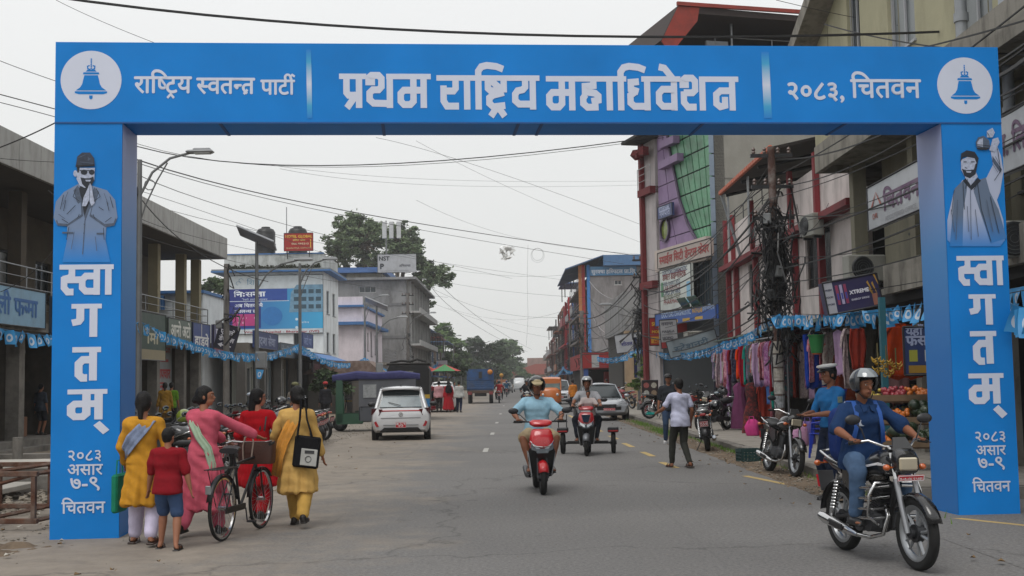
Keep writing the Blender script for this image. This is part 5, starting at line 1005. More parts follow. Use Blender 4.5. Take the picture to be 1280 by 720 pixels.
def tree(name,label,base,trunk_r,crown,leaf,n,cols,seed,group=None,tips=None,dens=.9):
 """crown = list of (x, y, z, rx, ry, rz) in metres relative to the base"""
 rs=np.random.RandomState(seed);r=random.Random(seed);t=thing(name,label,'tree',base,0,group);wood=MB()
 top=min(c[2]-c[5]*.4 for c in crown);wood.tube([(0,0,-.2),(.1,0,top*.35),(r.uniform(-.3,.3),.1,top*.75)],[trunk_r*1.25,trunk_r,trunk_r*.75],9)
 tot=sum(c[3]*c[4]*c[5]for c in crown);vs=[];mi=[];fork=Vector((0,.05,top*.7))
 for c in crown:
  cc=Vector(c[:3]);k=max(6,int(dens*9*(c[3]*c[5])**.5));m=int(n*c[3]*c[4]*c[5]/tot)
  mid=fork.lerp(cc,.55)+Vector((0,0,-.1*c[5]));wood.tube([fork,mid,cc],[trunk_r*.6,trunk_r*.4,trunk_r*.2],6)
  cl=[]
  for i in range(k):
   d=Vector((r.gauss(0,1),r.gauss(0,1),r.gauss(0,1)+.25)).normalized()*r.uniform(.45,1.0);q=Vector((d.x*c[3],d.y*c[4],d.z*c[5]));cl.append(cc+q)
   wood.tube([cc.lerp(cc+q,.0),cc+q*.6+Vector((0,0,.1)),cc+q],[trunk_r*.16,trunk_r*.1,trunk_r*.04],4)
  cl=np.array(cl);per=max(1,m//k);size=(c[3]+c[4]+c[5])/3/(k**.42)*.95
  for q in cl:
   s_=size*r.uniform(.6,1.25);P_=q+rs.normal(0,1,(per,3))*np.array([s_,s_,s_*.55])*.62
   vs.append(P_);mi+=[r.choices(range(len(cols)),weights=[3,2,2][:len(cols)])[0]]*per
 P_=np.concatenate(vs);N=len(P_);a=rs.normal(0,1,(N,3));a[:,2]*=.5;a/=np.linalg.norm(a,axis=1)[:,None];b_=rs.normal(0,1,(N,3));b_-=(b_*a).sum(1)[:,None]*a;b_/=np.linalg.norm(b_,axis=1)[:,None]
 sz=leaf*rs.uniform(.6,1.3,(N,1));V=np.stack([P_-a*sz,P_+b_*sz*.45,P_+a*sz,P_-b_*sz*.45],1).reshape(-1,3)
 me=bpy.data.meshes.new('crown');me.vertices.add(N*4);me.vertices.foreach_set('co',V.astype('f').ravel());me.loops.add(N*4);me.polygons.add(N)
 me.loops.foreach_set('vertex_index',np.arange(N*4,dtype='i'));me.polygons.foreach_set('loop_start',np.arange(N,dtype='i')*4);me.polygons.foreach_set('loop_total',np.full(N,4,'i'))
 for c in cols:me.materials.append(leafmat(c))
 me.polygons.foreach_set('material_index',np.array(mi,dtype='i'));me.update();put('crown',me,t);wood.build('trunk',M('#4e4438',.9,var=.25),t,smooth=50);return t
def tree_px(name,label,Y,cx,blobs,leaf,n,cols,seed,tr=.3,**k):
 b0=P(cx,470,Y);b0.z=0;cr=[]
 for px_,py_,rx,rz in blobs:q=P(px_,py_,Y);cr.append((q.x-b0.x,random.Random(px_).uniform(-1,1)*rx*.5,q.z,rx*Y/FPX,rx*Y/FPX*.9,rz*Y/FPX))
 return tree(name,label,b0,tr,cr,leaf,n,cols,seed,**k)
tree_px('banyan_tree','tall spreading tree with open crown behind the grey concrete block',150,490,[(452,303,38,28),(495,292,32,24),(430,325,22,20),(515,330,26,22),(470,318,26,22),(500,316,24,20),(535,345,18,16),(552,358,24,17),(480,335,28,18),(535,385,14,10)],.2,40000,('#5a6a4c','#6f7e5e','#414c38'),5,.8,dens=3.4)
tree_px('mango_tree','round dark tree peeping over the low white annexe',95,258,[(252,352,16,13),(268,354,14,12)],.2,3600,('#3c4c34','#4e5e40'),8,.25)
tree_px('roadside_tree','pale green tree left of the far row of street lamps',190,560,[(548,422,20,20),(566,436,18,18),(540,440,14,18),(572,452,16,14),(552,455,16,14)],.32,11000,('#5a7344','#465c37','#6b8054'),12,.4)
tree_px('roadside_tree','broad very dark tree over the far end of the street',235,605,[(596,444,22,22),(618,448,20,22),(580,456,16,20),(605,466,28,16),(568,462,14,16)],.42,15000,('#34432d','#425236','#2a3626'),13,.5)
tree_px('roadside_tree','tall light tree behind the dark one near the street end',310,635,[(630,436,16,18),(642,446,14,18),(636,462,20,16)],.5,7000,('#4a5f3e','#5b704b','#3b4d33'),14,.5)
tree_px('roadside_tree','low green tree beside the distant red roofed house',300,655,[(652,474,12,8),(668,476,10,7)],.4,2500,('#4a5c3a','#39492f'),15,.3)
tree_px('street_tree','low bushy tree behind the green auto rickshaw',60,428,[(418,476,16,15),(438,480,14,12)],.12,4500,('#35452a','#47583a','#28361f'),16,.12)
tree_px('street_tree','thin light green shrub beside the dark cable pole',56,803,[(801,462,9,12),(806,448,7,9),(800,480,8,9)],.1,2600,('#6a8040','#4d6232'),17,.05)
tree_px('street_tree','dark green tree behind the distant parked cars on the left',125,560,[(556,458,14,10),(575,462,12,9)],.22,3000,('#324029','#43533a'),18,.2)
far=MB();rr_=random.Random(3)
def treeline(name,x0,x1,y,h,c,seed):
 r=random.Random(seed);mb=MB()
 for i in range(5200):
  x=r.uniform(x0,x1);hh=h*(.65+.35*NZ.noise(Vector((x*.06,seed,0))));z=hh*(r.random()**.7);s_=r.uniform(.5,1.2);yy=y+r.uniform(-6,6)
  R=Euler((r.uniform(0,6),r.uniform(0,6),0)).to_matrix();mb.add([R@Vector(v)*s_+Vector((x,yy,z))for v in((-1,0,0),(0,-.7,0),(1,0,0),(0,.7,0))],[(0,1,2,3)])
 o=mb.build(name,leafmat(c));o['kind']='stuff'
treeline('far_woods',-160,-14,300,11,'#4a5940',2);treeline('far_woods',-30,60,470,13,'#52604a',4);treeline('far_woods',-38,-9,250,8.5,'#3d4c35',7)
def lamp_mesh(t,x,z,mat=GALV):
 m=MB();m.box((x,0,z),(.62,.24,.07),ch=.03);m.box((x+.05,0,z+.05),(.4,.16,.06),ch=.02);h_=m.build('lamp_head',M('#8f9193',.5),t);g_=MB();g_.box((x+.06,0,z-.04),(.36,.17,.02));g_.build('lens',M('#c4c6c2',.2),h_)
def street_lamp(label,px_,py_,Y,ztop,arm=1.5,rz=0,seed=1,solar=False,scroll=True,r0=.085):
 b0=P(px_,py_,Y);t=thing('street_lamp',label,'street lamp',(b0.x,Y,0),rz)
 m=MB();m.cyl((0,0,0),(0,0,ztop),r0,r0*.62,12);m.cyl((0,0,0),(0,0,.5),r0*1.6,r0*1.6,12);m.build('pole',GALV,t,smooth=40)
 za=ztop-.6 if not solar else ztop-1.4
 m=MB();m.tube([(0,0,za-.25),(arm*.25,0,za+.3),(arm*.6,0,za+.62),(arm,0,za+.74)],.03,7);
 if scroll:m.tube([(0,0,za-.9),(arm*.12,0,za-.45),(arm*.34,0,za+.1),(arm*.55,0,za+.52)],.018,5);m.tube([(arm*.2+.12*math.cos(k*PI/5),0,za+.02+.12*math.sin(k*PI/5))for k in range(10)],.012,4,closed=True)
 m.build('arm',GALV,t,smooth=50);lamp_mesh(t,arm+.22,za+.76)
 if solar:
  R=rotmat(math.radians(-13),math.radians(24),0);m=MB();m.box((0,0,ztop+.12),(1.35,1.0,.05),R);p_=m.build('solar_panel',M('#a5a8ac',.4,.1),t)
  for i in range(2):m=MB();m.box((R@Vector(((i-.5)*.66,0,-.032)))+Vector((0,0,ztop+.12)),(.62,.94,.012),R);m.build('solar_cell_sheet',M('#8d9098',.35,var=.12),p_)
  MB().b2((-.02,-.16,2.2),(.32,.16,2.75),ch=.02).build('battery_box',M('#7d7f80',.6),t)
 return t
street_lamp('nearest tall street lamp with curled bracket beside the left arch pillar',174,300,27,6.8,1.15)
m=bpy.data.objects['street_lamp'];MB().b2((-.12,-.1,6.0),(-.03,.1,6.16)).build('clamp',STEEL,m)
street_lamp('solar street lamp with tilted panel in front of the blue clinic billboard',321,400,40,6.45,1.35,solar=True,scroll=False)
street_lamp('double bracket lamp post right of the clinic billboard',375,400,48,6.5,1.0)
street_lamp('lamp post in front of the pinkish white house',456,400,74,6.9,1.0)
street_lamp('second solar lamp post just before the grey concrete block',471,420,66,5.9,1.2,solar=True,scroll=False)
for i,Y in enumerate((100,125,150,175,200,228,256,290,340,420)):
 street_lamp(('lamp post at the corner of the grey block, first of the far row','second lamp post of the far left row','third lamp post of the far left row','fourth lamp post of the far left row','fifth lamp post of the far left row, before the trees','sixth lamp post of the far row against the dark tree','seventh lamp post of the far row against the dark tree','eighth lamp post of the far row, above the truck','ninth tiny lamp post of the far row','last tiny lamp post of the far left row')[i],640-1499*8.5/Y,450,Y,7.3,1.7,scroll=False,r0=.09)
PLW=M('#6e6a66',.85,var=.2,dirt='#3b3835',dirtamt=.6,dscale=2,streak=2)
def utility_pole(label,px_,py_,Y,ztop,r0=.13,tangle=0,mat=PLW,arms=2,seed=1,ads=False):
 b0=P(px_,py_,Y);t=thing('utility_pole',label,'utility pole',(b0.x,Y,0));r=random.Random(seed)
 MB().cyl((0,0,0),(0,0,ztop),r0,r0*.72,12).build('pole',mat,t,smooth=40)
 for i in range(arms):
  z=ztop-.25-i*.75;MB().b2((-.5,-.04,z),(.5,.04,z+.08)).build('crossarm',DKSTEEL,t)
  for x in(-.42,-.16,.16,.42):m=MB();m.lathe([(0,.08),(.03,.08),(.05,.12),(.03,.15),(.05,.19),(.03,.22),(0,.25)],(x,0,z),n=8);m.build('insulator',M('#5a4a44',.3),t)
 if tangle:
  for nm,cnt,z0,z1,sp in(('cable_tangle',int(tangle),3.0,min(ztop-.6,5.6),.40),):
   m=MB()
   for i in range(cnt):
    z=r.uniform(z0,z1);a_=r.uniform(0,6.28);d=r.uniform(.12,sp);pts=[Vector((r0*math.cos(a_),r0*math.sin(a_),z))]
    for k in range(5):pts.append(pts[-1]+Vector((r.gauss(0,d*.55),r.gauss(0,d*.4),r.gauss(-.05,.32))));pts[-1].x=max(-sp*1.4,min(sp*1.4,pts[-1].x))
    m.tube(pts,r.choice((.008,.012,.022,.03)),4)
   for i in range(cnt//5):
    z=r.uniform(z0,z1);rr=r.uniform(.12,.3);ox,oz=r.uniform(-.2,.2),0;m.tube([(ox+rr*math.cos(k*PI/6),-r0-.03,z+rr*math.sin(k*PI/6)*1.2)for k in range(12)],.01,4,closed=True)
   m.build(nm,BLACK,t,kind='stuff')
  for i in range(4 if tangle>60 else 1):z=r.uniform(z0+.3,z1);MB().box((r.uniform(-.2,.2),-.2,z),(.18,.14,.26),rotmat(0,r.uniform(-.2,.2),r.uniform(-.4,.4)),ch=.02).build('junction_box',M(r.choice(('#1c1c1e','#2d2f31','#77797a')),.6),t)
 if ads:
  for k in range(5):z=.9+k*.32;m=MB();m.lathe([(r0+.004,z),(r0+.004,z+.28)],(0,0,0),n=12);m.build('pasted_bill',M(r.choice(('#a3a19c','#8f9498','#aaa49a')),.9,var=.3,scale=14,dirt='#4c4a48',dirtamt=.9,dscale=6),t)
 return t
utility_pole('steel utility pole left of the solar lamp with coiled wires',283,400,37,5.4,.11,6,arms=0,seed=2)
utility_pole('rusty cable-loaded pole in front of the clothes shop',971,400,28.3,7.1,.12,170,M('#4a3028',.85,var=.35,scale=3,dirt='#9a9894',dirtamt=.7,dscale=2.5),3,4,ads=True)
utility_pole('dark pole smothered in black cables beside the red banner',807,420,52,7.0,.13,150,M('#3a2a26',.8,var=.3),2,5)
utility_pole('concrete pole at the corner of the grey hospital block',728,440,86,6.6,.2,40,arms=2,seed=6)
utility_pole('concrete pole with crossarms before the grey concrete block on the left',510,420,98,9,.16,20,arms=3,seed=7)
for i,(px_,Y)in enumerate(((713,128),(702,165),(692,205),(684,250))):utility_pole(('first cable pole of the distant right row','second cable pole of the distant right row','third cable pole of the distant right row','last cable pole of the distant right row')[i],px_,440,Y,8,.18,50,arms=2,seed=20+i)
rl=street_lamp('thin pole with lamp arm reaching left over the right pavement',797,400,58,5.1,1.3,rz=PI,scroll=False,r0=.09)
t,tx,rc=signboard('roadside_sign','pink and white board on posts beyond the black van',P(545,462,125),XR,YB,1.2,.95,'#a09aa0',.1);tx('विकास',.1,.3,.9,'#9a4a70',.03,maxh=.25)
t,tx,rc=signboard('red_script_sign','white board with red scribbled lettering above the black van',P(515,466,104),XR,YB,.98,.75,'#9c9698',.1);tx('रेष~टुरे',.08,.3,.8,'#8a2f33',.05,maxh=.35)
def parasol(label,px_,py_,Y,rr,cols):
 p0=P(px_,py_,Y);t=thing('parasol',label,'parasol',(p0.x,Y,0));MB().cyl((0,0,0),(0,0,p0.z+.3),.03,n=6).build('pole',STEEL,t)
 for k in range(8):
  a0,a1=k*PI/4,(k+1)*PI/4;m=MB();m.add([(0,0,p0.z+.55),(rr*math.cos(a0),rr*math.sin(a0),p0.z),(rr*math.cos(a1),rr*math.sin(a1),p0.z)],[(0,1,2)]);m.build('canopy_panel',M(cols[k%len(cols)],.8),t)
parasol('green and red market parasol beyond the walkers',556,464,96,1.3,('#3d7a4a','#a83a34','#3d7a4a'));parasol('small red parasol behind the black van',533,464,110,1.2,('#a5382c','#b04a3a'))
WIRE=M('#141416',.6,var=0);nW=[0]
def wire(label,pts,r=.009,n=4,mat=WIRE):m=MB();m.tube(pts,r,n);o=m.mesh('overhead_cable',mat,smooth=80);return tag(put('overhead_cable',o),label,'cable')
def w3(label,a_,b_,c_,r=.009):return wire(label,parabola3(P(*a_),P(*b_),P(*c_)),r)
w3('thick black cable crossing the sky above the arch',(40,-8,20),(640,43,21),(1300,34,22),.026)
w3('cable running under the arch beam and sagging at the left',(120,164,30),(400,207,31),(860,165,32),.016)
w3('thin cable just below the first one under the beam',(150,172,30),(420,209,31),(830,172,32),.008)
w3('long double cable slanting down from the arch beam to the far right pole, upper strand',(100,168,26),(430,263,50),(806,321,75),.020)
w3('long double cable slanting down from the arch beam, lower strand',(100,174,26),(425,268,50),(780,330,75),.012)
w3('slack wire from the nearest lamp post down to the solar lamp',(175,247,27),(255,320,33),(335,352,40),.012)
w3('thin wire from beneath the beam slanting to the glass tower',(470,172,40),(620,215,45),(812,285,55),.007)
w3('faint wire crossing from the right beam down to the left trees',(520,176,50),(660,245,60),(806,305,70),.006)
WL=[x+y for y,n in((' of the five wires fanning from the arch pillar over the hotel roof',5),(' of the thin wires across the middle sky',11),(' of the wires entering at the upper left edge',8))for x in('topmost','second','third','fourth','fifth','sixth','seventh','eighth','ninth','tenth','lowest')[:n]]
for i,(a_,b_,c_,r_)in enumerate((((150,205,30),(400,292,60),(640,348,110),.012),((150,220,30),(380,300,60),(720,352,110),.010),((60,238,26),(330,335,50),(560,372,95),.009),((150,232,30),(300,280,45),(470,340,80),.008),
 ((160,255,30),(260,300,40),(420,330,70),.008),((330,205,45),(560,225,60),(812,226,70),.007),((350,211,45),(560,232,60),(812,231,70),.007),((520,250,60),(660,300,80),(806,318,90),.007),
 ((520,330,95),(640,345,100),(730,340,90),.009),((520,350,95),(620,390,100),(728,395,90),.009),((530,375,100),(640,412,110),(720,425,100),.008),((560,385,130),(640,400,140),(735,378,92),.009),
 ((540,360,120),(600,410,160),(660,440,240),.02),((545,350,120),(610,405,160),(665,437,240),.02),((500,340,100),(600,360,100),(731,372,90),.01),((620,398,160),(680,410,150),(735,400,90),.008),
 ((0,118,22),(90,142,24),(170,164,26),.011),((0,128,22),(90,152,24),(170,176,26),.008),((0,76,20),(60,98,21),(150,128,22),.006),((-10,188,18),(30,172,18),(72,152,18),.011),((70,0,22),(130,28,22),(210,60,22),.006),((970,0,26),(1030,14,26),(1070,22,26),.007),
 ((0,198,26),(80,203,26),(170,203,27),.007),((0,365,24),(35,345,24),(70,310,24),.008))):
 w3(WL[i],a_,b_,c_,r_)
pA=bpy.data.objects['utility_pole.001'].location;pB=bpy.data.objects['utility_pole.002'].location;pC=bpy.data.objects['utility_pole.003'].location;rw=random.Random(9)
NT=('top','second','third','fourth','fifth','sixth','seventh','eighth','ninth','tenth','eleventh','twelfth','thirteenth','lowest')
for i in range(14):
 z=6.7-i*.27;wire('%s cable of the bundle between the rusty pole and the dark pole'%NT[i],catenary((pA.x+rw.uniform(-.3,.3),pA.y,z),(pB.x+rw.uniform(-.3,.3),pB.y,z*.98-rw.uniform(0,.4)),rw.uniform(.3,1.15)),rw.choice((.01,.014,.02,.028)))
for i in range(12):
 z=6.8-i*.33;wire('%s cable from the rusty pole toward the arch pillar'%NT[i],catenary((pA.x+rw.uniform(-.3,.3),pA.y,z),(7.2+rw.uniform(-.4,.3),13,z+rw.uniform(-.5,.6)),rw.uniform(.2,.7)),rw.choice((.008,.01,.014,.018)))
for i in range(9):
 z=6.6-i*.4;wire('%s cable between the dark pole and the concrete corner pole'%NT[i],catenary((pB.x,pB.y,z),(pC.x+rw.uniform(-.3,.3),pC.y,z+rw.uniform(-.6,.2)),rw.uniform(.5,1.6)),rw.choice((.012,.018,.028)))
for i in range(8):
 z=6.2-i*.35;wire('%s service drop from the rusty pole to the maroon column house'%NT[i],catenary((pA.x,pA.y,z),(7.9,pA.y+rw.uniform(-1,12),z+rw.uniform(-1.2,1.4)),rw.uniform(.2,.8)),rw.choice((.007,.01)))
for i,(a_,b_)in enumerate((((1030,30,27),(1300,70,16)),((1000,84,27),(1300,20,15)),((1180,100,20),(1300,40,14)),((1195,110,19),(1300,60,13.5)),((1190,160,17),(1300,115,13.5)),((1190,132,17),(1300,90,13.5)))):
 wire('%s black cable in front of the cream building at the upper right'%NT[i],catenary(P(*a_),P(*b_),.12),.016 if i!=3 else.03)
for i,(a_,b_,s_)in enumerate((((737,352,100),(822,352,60),1.2),((739,375,104),(806,400,54),1.0),((736,372,104),(800,398,56),.3),((742,398,104),(806,365,54),1.6),((735,405,88),(806,380,54),1.3),((740,390,100),(764,445,70),.1))):
 wire('%s slack cable across the face of the grey hospital block'%NT[i],catenary(P(*a_),P(*b_),s_),.02 if i!=3 else.035,mat=WIRE if i%3 else M('#8a8a8a',.7))
c0=P(672,318,70);m=MB()
for k in range(2):m.tube([c0+Vector(((.33+k*.06)*math.cos(j*PI/10),.03*k,-.05*k+(.36+k*.06)*math.sin(j*PI/10)))for j in range(20)],.007,4,closed=True)
tag(put('cable_coil',m.mesh('cable_coil',WIRE)),'coil of spare wire hanging over the middle of the street','cable coil')
wire('loose wire dangling straight down over the street',[P(660,306,80),P(659,350,80),P(660,395,80),P(658,432,80)],.008)
p0=P(633,312,60);r=random.Random(4);m=MB();n=7;vs=[(p0.x+(i/n-.5)*.75+r.gauss(0,.06),p0.y+r.gauss(0,.1),p0.z+.18-(j/n)*.75*(1-.5*abs(i/n-.4))+r.gauss(0,.05))for j in range(n+1)for i in range(n+1)]
m.add(vs,[(j*(n+1)+i,j*(n+1)+i+1,(j+1)*(n+1)+i+1,(j+1)*(n+1)+i)for j in range(n)for i in range(n)if(i*7+j*3)%5]);tag(put('plastic_scrap',m.mesh('plastic_scrap',M('#eeeeec',.6))),'torn white plastic scrap caught on the overhead wires','plastic bag')
def flagmat():
 m=bpy.data.materials.new('flag_print');m.use_nodes=True;n=m.node_tree.nodes;l=m.node_tree.links.new;b=n['Principled BSDF']
 uv=n.new('ShaderNodeUVMap');v=n.new('ShaderNodeVectorMath');v.operation='DISTANCE';v.inputs[1].default_value=(.5,.46,0);l(uv.outputs[0],v.inputs[0])
 v2=n.new('ShaderNodeVectorMath');v2.operation='DISTANCE';v2.inputs[1].default_value=(.5,.47,0);l(uv.outputs[0],v2.inputs[0])
 a_=n.new('ShaderNodeMath');a_.operation='LESS_THAN';a_.inputs[1].default_value=.30;l(v.outputs['Value'],a_.inputs[0])
 c_=n.new('ShaderNodeMath');c_.operation='LESS_THAN';c_.inputs[1].default_value=.15;l(v2.outputs['Value'],c_.inputs[0])
 mx=n.new('ShaderNodeMix');mx.data_type='RGBA';mx.inputs['A'].default_value=(.045,.30,.62,1);mx.inputs['B'].default_value=(.55,.62,.70,1);l(a_.outputs[0],mx.inputs[0])
 my=n.new('ShaderNodeMix');my.data_type='RGBA';l(mx.outputs['Result'],my.inputs['A']);my.inputs['B'].default_value=(.05,.28,.6,1);l(c_.outputs[0],my.inputs[0]);l(my.outputs['Result'],b.inputs['Base Color']);b.inputs['Roughness'].default_value=.45
 tr=n.new('ShaderNodeBsdfTranslucent');l(my.outputs['Result'],tr.inputs[0]);ms=n.new('ShaderNodeMixShader');ms.inputs[0].default_value=.25;l(b.outputs[0],ms.inputs[1]);l(tr.outputs[0],ms.inputs[2]);l(ms.outputs[0],n['Material Output'].inputs[0]);return m
FLAGM=flagmat();FM=[]
for k in range(9):
 r=random.Random(100+k);n=5;w_,h_=.25,.31;tw,lean,sw=r.uniform(-.9,.9),r.uniform(-.35,.35),r.uniform(0,6);m=MB();vs=[]
 for j in range(n+1):
  for i in range(n+1):
   u,v=i/n,j/n;a_=tw*v;x=(u-.5)*w_*(1-.35*v*abs(math.sin(sw)));vs.append((x*math.cos(a_)+lean*h_*v*.6,x*math.sin(a_)+.03*math.sin(u*5+sw)*v+.05*v*math.sin(sw),-v*h_*r.uniform(.97,1.0)))
 m.add(vs,[(j*(n+1)+i,j*(n+1)+i+1,(j+1)*(n+1)+i+1,(j+1)*(n+1)+i)for j in range(n)for i in range(n)]);me=m.mesh('flag',FLAGM,80,fix=False);uvl=me.uv_layers.new(name='UVMap')
 for lp in me.loops:q=lp.vertex_index;uvl.data[lp.index].uv=((q%(n+1))/n,1-(q//(n+1))/n)
 FM.append(me)
def bunting(label,pts,gap=.34,seed=1,sag=None):
 fs=.82 if seed in(1,2,3,7)else 1
 r=random.Random(seed);t=thing('bunting',label,'bunting',pts[0]);o=Vector(pts[0]);path=[]
 for i,(a_,b_)in enumerate(zip(pts,pts[1:])):path+=catenary(a_,b_,(sag or[.5]*9)[i],24)[0 if i==0 else 1:]
 m=MB();m.tube([p-o for p in path],.006,4);m.build('cord',M('#4f8fc0',.6,var=0),t);acc=0;prev=path[0];s_=0
 for p in path[1:]:
  d=(p-prev);ln=d.length
  while acc+ln>=gap and ln>1e-6:
   k=(gap-acc)/ln;q=prev.lerp(p,k);f=put('flag',r.choice(FM),t,q-o,(r.gauss(0,.12),r.gauss(0,.22),math.atan2(d.y,d.x)+r.gauss(0,.45)));f.scale=(fs*r.uniform(.75,1.1),)*3;prev=q;d=p-prev;ln=d.length;acc=0;gap_=gap
  acc+=ln;prev=p
 return t
Z=lambda p,z:Vector((p[0],p[1],z))
l1=P(175,402,27);l2=P(374,430,48);l3=P(456,447,74);l0=P(-60,392,20)
bunting('light blue flag string left of the arch by the shop boards',[l0,l1],.25,1,[.35]);bunting('light blue flag string from the nearest lamp post to the clinic billboard',[l1,l2],.25,2,[.55])
bunting('light blue flag string past the hotel and pinkish house',[l2,l3,P(530,468,104)],.34,3,[.55,.5]);bunting('faraway blue flag string beside the black van and truck',[P(530,468,104),P(547,452,125),P(560,458,140),P(583,463,160)],.5,4,[.2,.3,.5])
r1_=Vector((pA.x-.15,pA.y-.2,3.05));bunting('light blue flag string from the rusty pole to the right arch pillar',[r1_,Vector((6.9,15.5,2.78))],.27,5,[.12]);bunting('blue flags past the right edge of the arch',[P(1262,378,15),P(1300,380,12)],.3,6,[.05])
r2_=P(803,432,56);bunting('light blue flag string from the rusty pole to the lamp arm pole',[r1_,P(905,427,35),P(850,441,44),r2_],.27,7,[.12,.1,.15]);bunting('light blue flag string across the grey hospital block',[r2_,P(737,441,92)],.40,8,[.5])
bunting('blue flag string wandering down the far right side',[P(737,441,92),P(716,462,105),P(704,458,130),P(688,468,160),P(672,474,200)],.48,9,[.5,.3,.5,.5])
t=thing('bunting','single blue flag tied to the solar lamp pole','bunting',P(325,462,39.8));put('flag',FM[0],t,None,(0,.1,.2))
def ik(a,t,l1,l2,hint):
 a,t,hint=Vector(a),Vector(t),Vector(hint);d=t-a;D=min(d.length,(l1+l2)*.999);d.normalize();t=a+d*D
 c=(l1*l1-l2*l2+D*D)/(2*D);h=math.sqrt(max(0,l1*l1-c*c));p=hint-d*hint.dot(d);p=p.normalized()if p.length>1e-5 else d.orthogonal().normalized()
 return a+d*c+p*h,t
def cone(mb,p,q,r0,r1,n=12,fl=1):mb.cyl(p,q,r0,r1,n,flat=fl);mb.ell(p,r0*(1 if fl==1 else.95),n,6);mb.ell(q,r1,n,6)
def ering(c,ax,ay,rx,ry,n=20,p=2.0):
 out_=[]
 for i in range(n):
  a=2*PI*i/n;x,y=math.cos(a),math.sin(a);e_=2/p;out_.append(Vector(c)+ax*(math.copysign(abs(x)**e_,x)*rx)+ay*(math.copysign(abs(y)**e_,y)*ry))
 return out_
def hand(mb,w_,d,side,s,curl=.35,spread=1.0,out=1,thin=1.0):
 """w_ wrist, d forward, side = thumb side; four fingers of unequal length and a thumb"""
 d,side=Vector(d).normalized(),Vector(side);side=(side-d*side.dot(d)).normalized();n=d.cross(side)*out;w_=Vector(w_)
 R=Matrix((side,n,d)).transposed();mb.ell(w_+d*.045*s,(.037*s,.016*s,.052*s),10,6,R=R)
 for i,(o,L_)in enumerate(((.027,.072),(.009,.082),(-.009,.076),(-.027,.058))):
  p=w_+d*.078*s+side*o*s;dir_=(d+side*o*3*spread).normalized();r=.0092*s*thin
  for k,f in enumerate((.45,.32,.23)):
   q=p+dir_*L_*f*s;cone(mb,p,q,r,r*.9,6);p=q;dir_=(Matrix.Rotation(curl*out*(1+.12*i),3,side)@dir_)if True else dir_;r*=.9
 p=w_+d*.025*s+side*.03*s;dir_=(side*.75+d*.75).normalized()
 for f,r in((.038,.0115),(.03,.0095)):q=p+dir_*f*s;cone(mb,p,q,r*s,r*s*.88,6);p=q;dir_=(dir_+d*.5+n*.4*curl).normalized()
